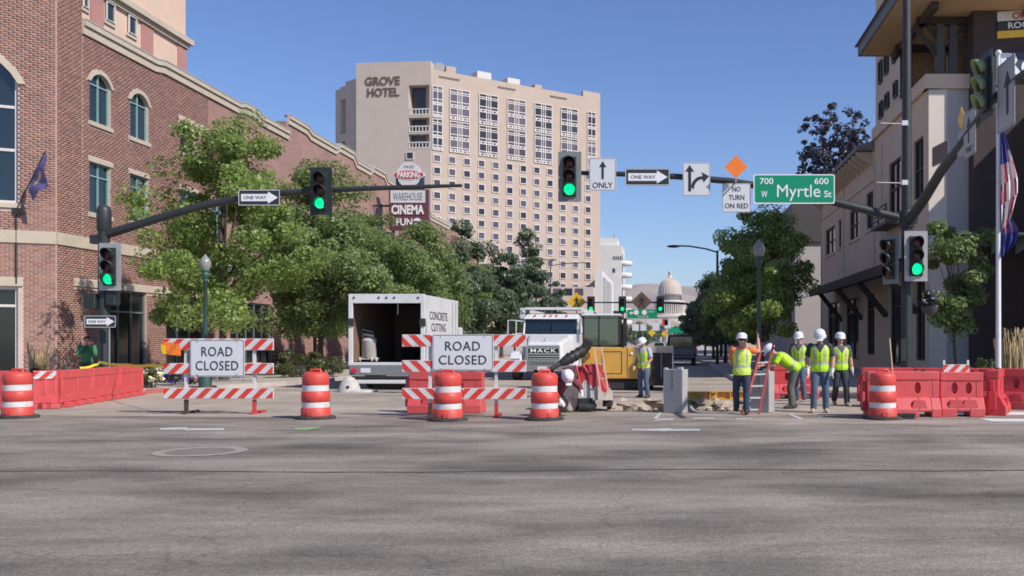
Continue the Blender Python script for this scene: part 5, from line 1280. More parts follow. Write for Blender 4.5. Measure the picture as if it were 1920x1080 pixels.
def barricade(label, loc, w, zs, posts, sign, split, rz=0):
    r = thing('road_barricade', label, 'barricade', loc, rz, 'striped road closed barricades')
    for k, (z0, z1) in enumerate(zs):
        q = MB(); q.box(-w/2, w/2, -.045, -.005, z0, z1); bo = q.build('board', 'stripe_white', r, bevel=.006)
        stripes(bo, w, z0+.006, z1-.006, -.0485, [(-w/2+.006,w/2-.006,1.0)] if not split else [(-w/2+.006,0,-1.0),(0,w/2-.006,1.0)])
    for x in posts:
        q = MB(); q.box(x-.03,x+.03,0,.06,.12,zs[-1][1]-.02); q.build('post', 'stripe_white', r)
        q = MB(); q.box(x-.035,x+.035,-.10,.55,.0,.05); q.box(x-.034,x+.034,-.004,.064,.0,.30); q.build('foot', 'barrier_red' if x > 0 else 'boot', r)
    sx0, sx1, sz0, sz1 = sign
    sg, pl = plate('road_closed_sign', ('white ROAD CLOSED sign with a drum covering part of it' if split else 'white ROAD CLOSED sign fully visible on the left barricade'), 'road sign', (loc[0]+(sx0+sx1)/2, loc[1]-.065, (sz0+sz1)/2), sx1-sx0, sz1-sz0, 'sign_white', 'letter_black', 0, None, .01, .012, .03)
    W, Hh = sx1-sx0, sz1-sz0
    text('lettering', 'ROAD', W*.57, Hh*.255, 'letter_black', pl, (0,-.011,Hh*.18), .004, .002, space=1.08); text('lettering', 'CLOSED', W*.78, Hh*.255, 'letter_black', pl, (0,-.011,-Hh*.20), .004, .002, space=1.08)
    for x in (-W*.36, W*.36):
        for z in (-Hh*.44, Hh*.44):
            q = MB(); q.lathe([(.012,-.004),(.012,.006)], 8, (x,-.009,z), R=Matrix.Rotation(PI/2,3,'X')); q.build('bolt', 'galv', pl)
    return r
Yb = 20.65; cxb = gx(411, Yb); S_ = Yb/F
barricade('ROAD CLOSED barricade on the left with stripes all slanting one way', (cxb, Yb, 0), 2.36, [(.33,.56),(.86,1.09),(1.37,1.62)], [gx(348,Yb)-cxb, gx(476,Yb)-cxb], (gx(359,Yb)-cxb, gx(461,Yb)-cxb, gz(706,Yb), gz(637,Yb)), False)
Yc = 19.75; cxc = gx(871, Yc)
barricade('ROAD CLOSED barricade in the middle with stripes slanting both ways', (cxc, Yc, 0), 2.55, [(.37,.60),(.93,1.17),(1.45,1.70)], [gx(806,Yc)-cxc, gx(930,Yc)-cxc], (gx(812,Yc)-cxc, gx(926,Yc)-cxc, gz(695,Yc), gz(627,Yc)), True)
wl = thing('warning_flag', 'crumpled orange flag with a yellow patch on the barricade end', 'flag', (gx(322,20.55), 20.52, gz(649,20.55)))
q = MB()
for i in range(5):
    for j in range(4):
        P = lambda i, j: (-.18+.078*i, -.04*math.sin(i*1.6+j)-.03, .10-.065*j-.01*i)
        q.add([P(i,j),P(i+1,j),P(i+1,j+1),P(i,j+1)], [(0,1,2,3)], 1 if i == 0 and j > 0 else 0, True)
q.build('cloth', ['sign_orange','sign_yellow'], wl)
def cell_hole(b, x0, x1, z0, z1, ya, yb, cx_, cz_, a, c):
    an = sorted(set([2*PI*i/24 for i in range(24)] + [math.atan2(z-cz_, x-cx_) % (2*PI) for x in (x0,x1) for z in (z0,z1)]))
    E = [(cx_+a*math.cos(t), cz_+c*math.sin(t)) for t in an]; R = []
    for t in an:
        dx, dz = math.cos(t), math.sin(t); k = 1e9
        if dx > 1e-9: k = min(k, (x1-cx_)/dx)
        if dx < -1e-9: k = min(k, (x0-cx_)/dx)
        if dz > 1e-9: k = min(k, (z1-cz_)/dz)
        if dz < -1e-9: k = min(k, (z0-cz_)/dz)
        R.append((cx_+dx*k, cz_+dz*k))
    n = len(an)
    for i in range(n):
        j = (i+1) % n
        for y in (ya, yb): b.add([(E[i][0],y,E[i][1]),(R[i][0],y,R[i][1]),(R[j][0],y,R[j][1]),(E[j][0],y,E[j][1])], [(0,1,2,3)])
        b.add([(E[i][0],ya,E[i][1]),(E[j][0],ya,E[j][1]),(E[j][0],yb,E[j][1]),(E[i][0],yb,E[i][1])], [(0,1,2,3)], 0, True)
def wbarrier(label, loc, L, rz, m='barrier_red', h=.93, holes=3, notch=2):
    r = thing('water_barrier', label, 'barrier', loc, rz, 'red plastic water filled barriers'); q = MB(); w = L/2
    # foot with fork notches
    xs = [-w] + sum([[x-.13, x+.13] for x in ([-.28*L, .28*L] if notch == 2 else [0])], []) + [w]
    def prof(x0, x1, zb):
        q.prism([(-.27,zb),(.27,zb),(.27,max(.16,zb+.01)),(.15,.40),(-.15,.40),(-.27,max(.16,zb+.01))], x0, x1, 'x')
    for i in range(len(xs)-1): prof(xs[i], xs[i+1], 0 if i % 2 == 0 else .115)
    # upper web with see-through holes
    cw = (L-.3)/holes
    for i in range(holes):
        x0 = -w+.15+cw*i; cell_hole(q, x0, x0+cw, .40, h-.18, -.11, .06, x0+cw/2, .40+(h-.58)/2+.02, .066, .118)
    q.box(-w+.15, w-.15, .0, .08, .40, h-.18); q.box(-w+.0, -w+.15, -.115, .115, .40, h-.18); q.box(w-.15, w, -.115, .115, .40, h-.18); q.box(-w, w, -.13, .13, h-.18, h)
    q.box(-w-.10, -w, -.08, .08, .12, .52); q.box(-w-.10,-w+.02,-.05,.05,.52,.74)
    q.build('shell', m, r, bevel=.016, seg=2)
    for x in [(-w+.15)+cw*(i+.5) for i in range(holes)]:
        q = MB(); q.prism([(x-.16,.19),(x+.16,.19),(x+.11,.35),(x-.11,.35)], -.262, -.20); q.build('moulded_rib', m, r)
    q = MB(); q.lathe([(.045,0),(.045,.03)], 12, (.3*L,0,h)); q.build('fill_cap', 'rubber', r); return r
W = wbarrier
W('bright red water barrier right behind the rightmost drum', (gx(1691,19.95), 19.95, 0), 1.5, .03, 'barrier_pink', .94, 2)
W('red water barrier with two oval holes and a striped board on top', (gx(1802,20.0), 20.05, 0), .88, -.05, 'barrier_pink', .92, 2, 1)
W('dark red water barrier at the right end turned away from the sun', (gx(1868,20.6)+.05, 20.8, 0), 1.3, 1.15, 'barrier_red', .95, 1, 1)
for i, (x, y, a) in enumerate(((5.45,23.0,-.06),(6.7,22.75,-.20),(8.1,22.2,-.45))): W(['red barrier of the back row nearest the workers','red barrier in the middle of the back row below the signal pole','red barrier of the back row under the flagpole'][i], (x, y, 0), 1.55, a)
W('red barrier standing behind the bending worker', (gx(1490,26.3), 26.3, 0), 1.25, .12, 'barrier_red', .95, 2)
W('red barrier behind the middle ROAD CLOSED barricade', (gx(838,21.1), 21.1, 0), 1.62, -.04, 'barrier_pink', .90, 2, 1)
sb = thing('small_barricade_board', 'short striped board with two white posts on the red barrier', 'barricade', (gx(1793,20.02), 20.02, .92))
q = MB(); q.box(-.27,.27,-.02,.01,.0,.16); bo = q.build('board', 'stripe_white', sb); stripes(bo, .5, .006, .154, -.0235, [(-.265,.265,1.0)], .12)
for x in (-.25, .25):
    q = MB(); q.box(x-.02,x+.02,.01,.04,0,.25); q.build('post', 'stripe_white', sb)
def fbarrier(label, p0, p1, striped=False, h=.88):
    p0, p1 = Vector((*p0,0)), Vector((*p1,0)); d = p1-p0; L = d.length; a = math.atan2(d.y, d.x); c = (p0+p1)/2
    r = thing('fence_barrier', label, 'barrier', c, a, 'red slatted fence barriers on the left'); w = L/2; q = MB()
    q.box(-w,w,-.05,.05,h-.2,h); q.box(-w,w,-.05,.05,.12,.30); q.box(-w,-w+.08,-.05,.05,.30,h-.2); q.box(w-.08,w,-.05,.05,.30,h-.2)
    q.box(-.04,.04,-.05,.05,.30,h-.2)
    for x in (-.34*L, 0, .34*L): q.box(x-.14,x+.14,-.16,.16,0,.12)
    q.build('frame', 'barrier_pink', r, bevel=.01)
    n = max(3, int(L/.105)) if not striped else 5
    for i in range(n):
        x = -w + .08 + (L-.16)*(i+.5)/n; q = MB(); t = .030 if striped else .040; q.box(x-t,x+t,-.035,.02,.30,h-.2)
        if i == 0: s0 = q
        q.build('slat', 'barrier_pink', r)
    if striped:
        q = MB(); q.box(-w+.02,w-.02,-.062,-.052,h-.19,h-.01); bo = q.build('board', 'stripe_white', r); stripes(bo, L, h-.185, h-.015, -.066, [(-w+.02,w-.02,1.0)], .13)
    else:
        q = MB(); q.box(-w,w,-.01,.01,.3,h-.2); q.build('back_panel', 'sign_red', r)  # darker red paints in the shade between the slats
    return r
fbarrier('short red fence barrier with a striped board beside the leftmost drum', (gx(62,22.15),22.15), (gx(108,22.35),22.35), True)
fbarrier('red fence barrier at the left edge behind the leftmost drum', (-17.4,22.1), (-14.95,22.1))
A_, B_ = Vector((gx(112,22.5),22.5)), Vector((gx(267,28.2),28.2))
for i in range(3): 
    a, c = A_.lerp(B_, i/3), A_.lerp(B_, (i+.97)/3); fbarrier(['red fence barrier nearest the camera along the left kerb','red fence barrier in the middle of the run along the left kerb','red fence barrier at the far end of the run by the cream flowers'][i], (a.x,a.y), (c.x,c.y))
tp = tag((lambda q: q)(MB()).build('tmp', 'tape_yellow'), 'x', 'x'); bpy.data.objects.remove(tp)
q = MB(); tpts = [(gx(150,26.8),26.8,gz(690,26.8)),(gx(178,27.1),27.1,gz(684,27.1)),(gx(187,27.12),27.12,gz(679,27.1)),(gx(240,25.5),25.5,gz(684,25.5)),(gx(280,23.2),23.2,gz(685,23.2)),(gx(346,20.75),20.75,gz(683,20.75))]
for i in range(len(tpts)-1):
    for j in range(5):
        A0 = Vector(tpts[i]).lerp(Vector(tpts[i+1]), j/5); A1 = Vector(tpts[i]).lerp(Vector(tpts[i+1]), (j+1)/5)
        A0.z -= .03*math.sin(PI*j/5); A1.z -= .03*math.sin(PI*(j+1)/5)
        q.hexa([A0+Vector((0,-.002,-.035)),A1+Vector((0,-.002,-.035)),A1+Vector((0,.002,-.035)),A0+Vector((0,.002,-.035))],[A0+Vector((0,-.002,.035)),A1+Vector((0,-.002,.035)),A1+Vector((0,.002,.035)),A0+Vector((0,.002,.035))])
tag(q.build('caution_tape', 'tape_yellow'), 'yellow caution tape strung past the person in green', 'tape')
br = thing('push_broom', 'push broom with a long wooden handle leaning on the right drum', 'broom', (gx(1697,19.25), 19.25, 0))
q = MB(); q.tube([(-.18,0,.1),(-.30,.05,1.62)], .016, 8); q.build('handle', 'wood_handle', br)
q = MB(); q.obox((0,0,.09),(.40,.09,.05)); q.obox((0,0,.035),(.38,.07,.07)); q.build('broom_head', 'rubber', br)

# ------------------------------------------------------------------ vehicles and machines
def wheel(parent, c, r, w, axis='x', rim='alu', tyre='rubber'):
    R = Matrix.Rotation(PI/2, 3, 'Y') if axis == 'x' else Matrix.Rotation(PI/2, 3, 'X')
    q = MB(); q.lathe([(r*.62,-w/2),(r*.93,-w/2),(r,-w*.36),(r,w*.36),(r*.93,w/2),(r*.62,w/2)], 24, c, R=R); wo2 = q.build('wheel', tyre, parent)
    q = MB(); q.lathe([(r*.2,-w*.52),(r*.60,-w*.46),(r*.60,w*.46),(r*.2,w*.52)], 16, c, R=R); q.build('rim', rim, wo2); return wo2
bt = thing('box_truck', 'white box truck with its rear roll door open', 'truck', (gx(725,31), 31, 0))
x0, x1 = -1.21, 1.21
q = MB(); q.box(x0,x0+.05,.06,5.1,.84,3.02); q.box(x1-.05,x1,.06,5.1,.84,3.02); q.box(x0,x1,.06,5.1,3.02,3.07); q.box(x0,x1,5.05,5.1,.84,3.02); q.build('box_body', 'truck_white', bt)
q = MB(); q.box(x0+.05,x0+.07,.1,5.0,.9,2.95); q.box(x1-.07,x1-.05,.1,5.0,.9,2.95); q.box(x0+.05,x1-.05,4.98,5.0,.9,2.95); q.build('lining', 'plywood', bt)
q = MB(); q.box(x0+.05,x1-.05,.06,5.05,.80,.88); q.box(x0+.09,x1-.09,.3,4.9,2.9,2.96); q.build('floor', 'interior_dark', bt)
q = MB(); q.box(x0-.02,x0+.11,-.02,.08,.86,3.09); q.box(x1-.11,x1+.02,-.02,.08,.86,3.09); q.box(x0+.11,x1-.11,-.02,.08,2.79,3.09); q.box(x0-.02,x1+.02,-.04,.08,.78,.88); q.build('rear_frame', 'truck_white', bt, bevel=.01)
for x in (-1.05,-.25,0,.25,1.02):
    q = MB(); q.lathe([(.035,-.02),(.035,.01)], 10, (x,-.03,2.97), R=Matrix.Rotation(PI/2,3,'X')); q.build('marker_lamp', 'interior_dark', bt)
for x in (x0+.05, x1-.05):
    q = MB(); q.box(x-.09,x+.09,-.06,.04,2.05,2.3); q.build('door_hinge', 'rubber', bt)
q = MB(); q.box(x0+.02,x1-.1,-.06,-.02,.46,.80); q.build('tailgate', 'truck_grey', bt, bevel=.015)
q = MB(); q.box(x0+.1,x1-.1,-.1,.02,.36,.44); q.box(x0+.05,x1,-.05,.15,.30,.36); q.build('lower_rail', 'steel_dark', bt)
q = MB(); q.box(x0+.05,x1+.05,-.22,-.06,.20,.32); q.build('bumper', 'truck_white', bt, bevel=.015)
q = MB(); q.lathe([(.09,-.02),(.08,.03)], 16, (x0+.18,-.08,.62), R=Matrix.Rotation(PI/2,3,'X')); q.build('tail_lamp', 'tail_red', bt)
q = MB(); q.box(-.82,-.5,-.075,-.062,.55,.70); q.build('licence_plate', 'sign_white', bt)
for z, t_, L in ((2.42,'CONCRETE',2.55),(2.03,'CUTTING',2.1),(1.60,'SERVICES',2.4)): text('lettering', t_, L, .28, 'letter_black', bt, (x1+.004,2.0,z), .006, .004, math.radians(90))
q = MB(); q.box(x1,x1+.02,4.0,4.06,.86,3.0); q.box(x1,x1+.02,4.5,4.54,.86,3.0); q.box(x1,x1+.03,.15,.2,1.0,2.2); q.build('body_rib', 'alu', bt)
q = MB(); q.box(-1.0,1.0,5.3,6.9,.75,2.1); q.hexa([(-1,6.9,.6),(1,6.9,.6),(1,7.9,.6),(-1,7.9,.6)],[(-1,6.9,1.35),(1,6.9,1.35),(.95,7.9,1.2),(-.95,7.9,1.2)]); q.build('cab', 'truck_white', bt, bevel=.04)
q = MB(); q.box(-.45,-.35,0,7.6,.5,.8); q.box(.35,.45,0,7.6,.5,.8); q.box(-.5,.5,.2,.5,.06,.3); q.build('chassis', 'steel_dark', bt)
for x in (-.95,-.68,.68,.95): wheel(bt, (x,1.5,.40), .40, .22)
for x in (-.92,.92): wheel(bt, (x,7.2,.40), .40, .24)
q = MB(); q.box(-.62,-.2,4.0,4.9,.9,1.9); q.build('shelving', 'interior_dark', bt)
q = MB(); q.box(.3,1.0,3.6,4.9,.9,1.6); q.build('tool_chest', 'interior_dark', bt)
q = MB(); q.tube([(.25,.4,2.9),(.25,.4,2.45)], .02, 6); q.build('hook', 'alu', bt)
vc = thing('dusty_vacuum', 'dusty white canister machine on small wheels inside the box truck', 'machine', (gx(692,31.9), 31.9, .88))
q = MB(); q.lathe([(.20,.12),(.235,.16),(.235,.66),(.25,.68),(.25,.74),(.20,.80),(.08,.84)], 18); q.build('canister', 'saw_grime', vc)
q = MB(); q.tube([(-.24,.05,.2),(-.26,.05,1.02),(-.22,-.0,1.08),(.15,-.02,.98)], .022, 7); q.tube([(.2,-.1,.2),(.22,-.1,.72)], .022, 7); q.tube([(-.2,0,.8),(-.1,-.2,.92),(.2,-.12,.86)], .04, 8); q.build('handle', 'saw_grime', vc)
q = MB(); q.box(-.28,.28,-.2,.25,.08,.13); q.build('cart', 'saw_grime', vc)
for x in (-.24,.16,.30): wheel(vc, (x,-.2,.08), .08, .05, rim='saw_grime', tyre='saw_grime')
sk = thing('dusty_cover', 'dusty white cone shaped hood on the road left of the box truck', 'equipment', (gx(655,29.6), 29.6, 0))
q = MB(); q.lathe([(.34,0),(.32,.08),(.26,.26),(.15,.42),(.05,.48)], 18, sx=1.05); q.lathe([(.5,0),(.48,.05),(.3,.07)], 16, (.35,.1,0)); q.build('shell', 'saw_grime', sk)
q = MB(); q.lathe([(.05,-.01),(.05,.02)], 10, (.05,-.295,.16), R=Matrix.Rotation(PI/2,3,'X')); q.build('port', 'rubber', sk)

mk = thing('dump_truck', 'white dump truck facing the open pit with a chrome barred grille', 'truck', (gx(1019,38.3), 38.3, 0), math.radians(-1))
q = MB()
q.hexa([(-.80,.05,.72),(.80,.05,.72),(.98,2.1,.80),(-.98,2.1,.80)], [(-.70,.12,1.52),(.70,.12,1.52),(.96,2.1,1.86),(-.96,2.1,1.86)])
q.build('hood', 'truck_white', mk, bevel=.15, seg=4)
for sx_ in (-1, 1):
    q = MB(); pts = [(sx_*1.06, .55+.62*math.cos(t), .52+.60*math.sin(t)) for t in [PI*(1.02-1.05*i/12) for i in range(13)]]
    q.loft(pts, [.20]*13, [.05]*13, (1,0,0), 10); q.hexa([(sx_*1.0-.24,-.06,.62),(sx_*1.0+.24,-.06,.62),(sx_*1.0+.24,.3,.62),(sx_*1.0-.24,.3,.62)], [(sx_*1.0-.2,.08,1.05),(sx_*1.0+.2,.08,1.05),(sx_*1.0+.2,.4,1.12),(sx_*1.0-.2,.4,1.12)]); fe = q.build('fender', 'truck_white', mk, bevel=.03, seg=2)
    q = MB(); q.box(sx_*1.0-.15,sx_*1.0+.15,-.075,.0,.72,.88); q.build('headlight', 'chrome', fe)
q = MB(); q.box(-.62,.62,-.02,.06,.80,1.36); gr = q.build('grille', 'interior_dark', mk)
q = MB()
for z in (.86,.96,1.06,1.30): q.box(-.60,.60,-.05,-.02,z-.025,z+.025)
for p in ring4(-.66,.66,.76,1.40,.05): q.prism(p, -.06, -.01)
q.build('grille_bar', 'chrome', gr); text('lettering', 'MACK', 1.02, .15, 'letter_white', gr, (0,-.04,1.19), .03, .012, space=1.25)
q = MB(); q.box(-.62,.62,-.05,.05,.62,.74); q.box(-1.15,1.15,-.12,.06,.42,.62); q.build('bumper', 'truck_grey', mk, bevel=.02)
q = MB()
for i in range(7): q.box(-.42+.13*i,-.36+.13*i,-.056,-.045,.66,.70)
q.build('lower_slot', 'interior_dark', mk)
q = MB(); q.box(-.22,.16,-.135,-.121,.40,.56); q.build('licence_plate', 'sign_white', mk)
q = MB(); q.prism([(-.03,1.56),(.03,1.56),(.0,1.72)], .28, .34); q.build('hood_emblem', 'chrome', mk)
q = MB(); q.hexa([(-1.06,2.05,.80),(1.06,2.05,.80),(1.06,3.6,.80),(-1.06,3.6,.80)], [(-1.06,2.05,1.86),(1.06,2.05,1.86),(1.06,3.6,1.86),(-1.06,3.6,1.86)])
for x in (-1.06,.98): q.hexa([(x,2.05,1.86),(x+.08,2.05,1.86),(x+.08,2.16,1.86),(x,2.16,1.86)], [(x+.03*(x<0),2.28,2.52),(x+.08-.03*(x>0),2.28,2.52),(x+.08,2.40,2.52),(x,2.40,2.52)])
q.box(-1.06,1.06,3.5,3.6,1.86,2.52); q.hexa([(-1.04,2.12,2.50),(1.04,2.12,2.50),(1.06,3.6,2.50),(-1.06,3.6,2.50)], [(-.94,2.35,2.70),(.94,2.35,2.70),(1.0,3.6,2.76),(-1.0,3.6,2.76)])
for x in (-1.05,.99): q.box(x,x+.06,3.2,3.5,1.86,2.52)
cb = q.build('cab', 'truck_white', mk, bevel=.03, seg=2)
q = MB(); q.hexa([(-.98,2.10,1.88),(-.02,2.08,1.88),(-.02,2.10,1.88),(-.98,2.12,1.88)], [(-.95,2.30,2.5),(-.02,2.28,2.5),(-.02,2.30,2.5),(-.95,2.32,2.5)]); q.build('windscreen', 'glass', cb); q = MB(); q.hexa([(.02,2.08,1.88),(.98,2.10,1.88),(.98,2.12,1.88),(.02,2.10,1.88)], [(.02,2.28,2.5),(.95,2.30,2.5),(.95,2.32,2.5),(.02,2.30,2.5)]); q.build('windscreen', 'glass', cb)
q = MB(); q.box(-.7,.7,2.8,3.3,1.2,2.2); q.build('seat', 'interior_dark', cb)
for x in (-.6,-.22,0,.22,.6):
    q = MB(); q.ell((x,2.22,2.66),(.05,.05,.035)); q.build('marker_lamp', 'sign_orange', cb)
for sx_ in (-1, 1):
    q = MB(); xx = sx_*1.42
    for p in ring4(xx-.17,xx+.17,1.82,2.46,.035): q.prism(p, 1.86, 1.9)
    q.tube([(sx_*1.05,2.2,2.4),(xx,1.9,2.44)], .02, 6); q.tube([(sx_*1.05,2.2,1.9),(xx,1.9,1.86)], .02, 6)
    mr = q.build('mirror', 'truck_white', mk); q = MB(); q.box(xx-.13,xx+.05,1.88,1.94,1.9,2.38); q.build('mirror_glass', 'glass_dark', mr)
q = MB(); q.hexa([(-1.1,4.0,1.0),(1.1,4.0,1.0),(1.2,8.6,1.0),(-1.2,8.6,1.0)], [(-1.15,3.9,2.78),(1.15,3.9,2.78),(1.22,8.6,2.62),(-1.22,8.6,2.62)]); q.build('dump_body', 'truck_grey', mk)
q = MB(); q.box(-1.1,1.1,2.9,4.0,2.92,3.02); q.box(-1.2,-1.08,2.9,8.6,2.80,2.96); q.box(1.08,1.2,2.9,8.6,2.80,2.96); q.box(1.1,1.5,3.2,3.7,2.72,2.9); q.box(-1.28,-1.1,2.95,3.1,2.55,3.0); q.build('body_rail', 'truck_white', mk)
q = MB(); q.box(-.45,-.3,.2,8.4,.6,.8); q.box(.3,.45,.2,8.4,.6,.8); q.build('chassis', 'steel_dark', mk)
for x in (-1.02,1.02): wheel(mk, (x,.62,.50), .50, .30)
for y in (6.0,7.3):
    for x in (-1.0,-.68,.68,1.0): wheel(mk, (x,y,.50), .50, .26)

for o_ in mk.children_recursive:
    if o_.name.split('.')[0] in ('cab','windscreen','mirror','mirror_glass','dump_body','body_rail','marker_lamp','fender','headlight','wheel','rim','bumper'):
        for v_ in o_.data.vertices: v_.co.x *= 1.12
ex = thing('mini_excavator', 'yellow compact excavator with a glazed cab and dark breaker arm', 'excavator', (gx(1165,30.6), 30.6, 0), 0)
xa, xb = gx(1092,30.6)-gx(1165,30.6), gx(1216,30.6)-gx(1165,30.6)
q = MB(); q.prism([(xa,.36),(xb-.12,.36),(xb,.5),(xb,1.22),(xb-.08,1.36),(xa,1.40)], 0, 1.9); q.build('engine_housing', 'cat_yellow', ex, bevel=.05, seg=3)
q = MB(); q.box(.18,.20,-.006,.0,.42,1.36)
for p in ring4(-.62,.02,.52,1.24,.02): q.prism(p, -.008, 0)
q.build('panel_seam', 'interior_dark', ex)
q = MB()
for z in (.68,.88,1.10): q.box(.52,.70,-.02,.0,z-.045,z+.045)
q.build('vent', 'interior_dark', ex)
q = MB(); q.ell((.32,-.01,1.16),(.05,.03,.05)); q.build('round_lamp', 'alu_bright', ex)
q = MB(); q.box(xa,xa+.06,.02,.08,1.38,2.36); q.box(xa+1.14,xa+1.2,.02,.08,1.38,2.36); q.box(xa+.5,xa+.55,.02,.07,1.38,2.36); q.box(xa,xa+.06,1.3,1.36,1.38,2.36); q.box(xa+1.14,xa+1.2,1.3,1.36,1.38,2.36); q.box(xa,xa+1.2,.02,.08,1.38,1.45); q.box(xa,xa+1.2,1.3,1.36,1.38,1.45); q.box(xa,xa+.06,.08,1.3,1.38,1.45); cbx = q.build('cab_frame', 'interior_dark', ex)
q = MB(); q.box(xa-.04,xa+1.24,-.04,1.4,2.36,2.44); q.build('roof', 'truck_white', cbx, bevel=.03)
q = MB(); cgm = mat('cab_glass', (.07,.10,.08), .05, var=.15, scale=2, spec=.8)
for bx in ((xa+.06,xa+.5,.03,.05,1.45,2.36),(xa+.55,xa+1.14,.03,.05,1.45,2.36),(xa+.06,xa+1.14,1.32,1.34,1.45,2.36)): q = MB(); q.box(*bx); q.build('pane', cgm, cbx)
q = MB(); q.box(xa+.45,xa+.9,.5,.95,1.42,2.0); q.build('seat', 'interior_dark', cbx)
q = MB(); q.box(xa+1.22,xa+1.32,.05,.18,1.3,2.1); q.box(xa+1.3,xa+1.42,-.02,.03,1.4,2.3); q.build('hand_rail', 'steel_dark', ex)
for y in (.1, 1.5):
    q = MB(); q.prism([(xa+.1,.02),(xb-.45,.02),(xb-.28,.14),(xb-.3,.32),(xa+.1,.36),(xa-.05,.18)], y, y+.34); q.build('track', 'rubber', ex, bevel=.03)
a0 = Vector((xa+.15,.35,1.15)); mid_ = Vector((gx(1092,26.5)-gx(1165,30.6), 26.5-30.6+1.2, 1.25)); pb0 = Vector((gx(1094,26)-gx(1165,30.6), -3.6, gz(654,27))); pb1 = Vector((gx(1046,26)-gx(1165,30.6), -4.0, gz(682,26.6)))
q = MB(); q.bar(a0, pb0, .18, .24); q.build('boom', 'cat_yellow', ex, bevel=.02)
q = MB(); q.tube([pb0, pb0.lerp(pb1,.12), pb0.lerp(pb1,.14), pb0.lerp(pb1,.8), pb1], [.10,.12,.16,.145,.08], 12); q.obox(pb0 + Vector((.0,0,.08)), (.26,.24,.34), Matrix.Rotation(.5,3,'Y')); q.tube([pb1, pb1+(pb1-pb0)*.35], .06, 8)
for k in (.25,.45,.62): p_ = pb0.lerp(pb1,k); q.tube([p_, pb0.lerp(pb1,k+.05)], .17, 12)
q.build('breaker', 'steel_dark', ex)
# concrete saw, its blade and a short ladder leaning on it
sw = thing('concrete_saw', 'red walk behind concrete saw with a large round blade', 'saw', (gx(1106,21.7), 21.7, 0))
q = MB(); q.hexa([(-.28,-.35,.26),(.54,-.30,.26),(.54,.5,.26),(-.28,.5,.26)], [(-.22,-.20,1.02),(.16,-.20,1.06),(.20,.42,1.06),(-.22,.42,1.02)]); q.build('body', 'saw_red', sw, bevel=.06, seg=3)
q = MB(); hs_ = [.40,.56,.70,.66,.50,.60,.46,.40,.52,.44]
for i in range(9):
    xa_, xb_ = -.28+.091*i, -.28+.091*(i+1); ya = lambda z: -.358 + .20*(z-.26)
    q.hexa([(xa_,-.362,.25),(xb_,-.36,.25),(xb_,-.30,.25),(xa_,-.30,.25)], [(xa_+.01,ya(hs_[i])-.006,hs_[i]),(xb_-.0,ya(hs_[i+1])-.006,hs_[i+1]),(xb_,ya(hs_[i+1])+.03,hs_[i+1]),(xa_+.01,ya(hs_[i])+.03,hs_[i])])
q.build('slurry_crust', 'saw_grime', sw)
q = MB(); q.tube([(-.30,-.24,1.03),(-.24,-.26,.86),(-.20,-.30,.6)], .02, 7); q.tube([(-.14,-.24,1.05),(-.02,-.27,.85),(.0,-.30,.6)], .02, 7); q.build('edge_trim', 'stripe_red', sw)
q = MB(); q.hexa([(-.62,-.30,.72),(-.26,-.30,.72),(-.26,.3,.72),(-.62,.3,.72)], [(-.58,-.26,.98),(-.24,-.26,1.0),(-.24,.3,1.0),(-.58,.3,.98)]); q.build('side_guard', 'sign_maroon', sw, bevel=.04, seg=2)
q = MB(); q.tube([(-.2,-.45,.10),(.18,-.45,.10)], .085, 12); q.box(-.22,.1,-.40,.3,.12,.30); q.box(.3,.5,-.2,.4,.1,.28); q.build('undercarriage', 'rubber', sw)
for x in (-.14,.42): wheel(sw, (x,.3,.12), .12, .1)
q = MB(); R_ = Matrix.Rotation(math.radians(58),3,'Z') @ Matrix.Rotation(PI/2,3,'X'); q.lathe([(.02,-.012),(.33,-.004),(.34,0),(.33,.004),(.02,.012)], 32, (-.33,-.50,.33), R=R_); q.lathe([(.06,-.03),(.06,.03)], 12, (-.33,-.50,.33), R=R_); q.build('blade', 'blade', sw)
def ladder(label, a0, a1, b0, b1, n, m, rm, t0=.1, t1=.95, w=.04):
    r = thing('ladder', label, 'ladder', Vector(a0).lerp(Vector(b0),.5)); 
    for p, q_ in ((a0,a1),(b0,b1)): q = MB(); q.bar(p, q_, w, w*1.4); q.build('rail', m, r, True)
    for i in range(n):
        t = t0 + (t1-t0)*i/(n-1); q = MB(); q.bar(Vector(a0).lerp(Vector(a1),t), Vector(b0).lerp(Vector(b1),t), w*.8, w*.8); q.build('rung', rm, r, True)
    return r
Yl = 21.1
ladder('short tan ladder leaning against the red concrete saw', (gx(1129,Yl),Yl,.27), (gx(1114,Yl+.3),Yl+.32,gz(652,Yl+.3)), (gx(1143,Yl),Yl,.27), (gx(1128,Yl+.3),Yl+.32,gz(652,Yl+.3)), 4, 'ladder_tan', 'ladder_tan', .12, .98, .03)
Yl = 20.62
ladder('red railed stepladder with pale rungs held by two workers', (gx(1392,Yl),Yl,0), (gx(1431,Yl+.25),Yl+.28,gz(643,Yl)), (gx(1423,Yl),Yl,0), (gx(1451,Yl+.25),Yl+.28,gz(641,Yl)), 6, 'ladder_red', 'alu_bright', .06, .88, .045)
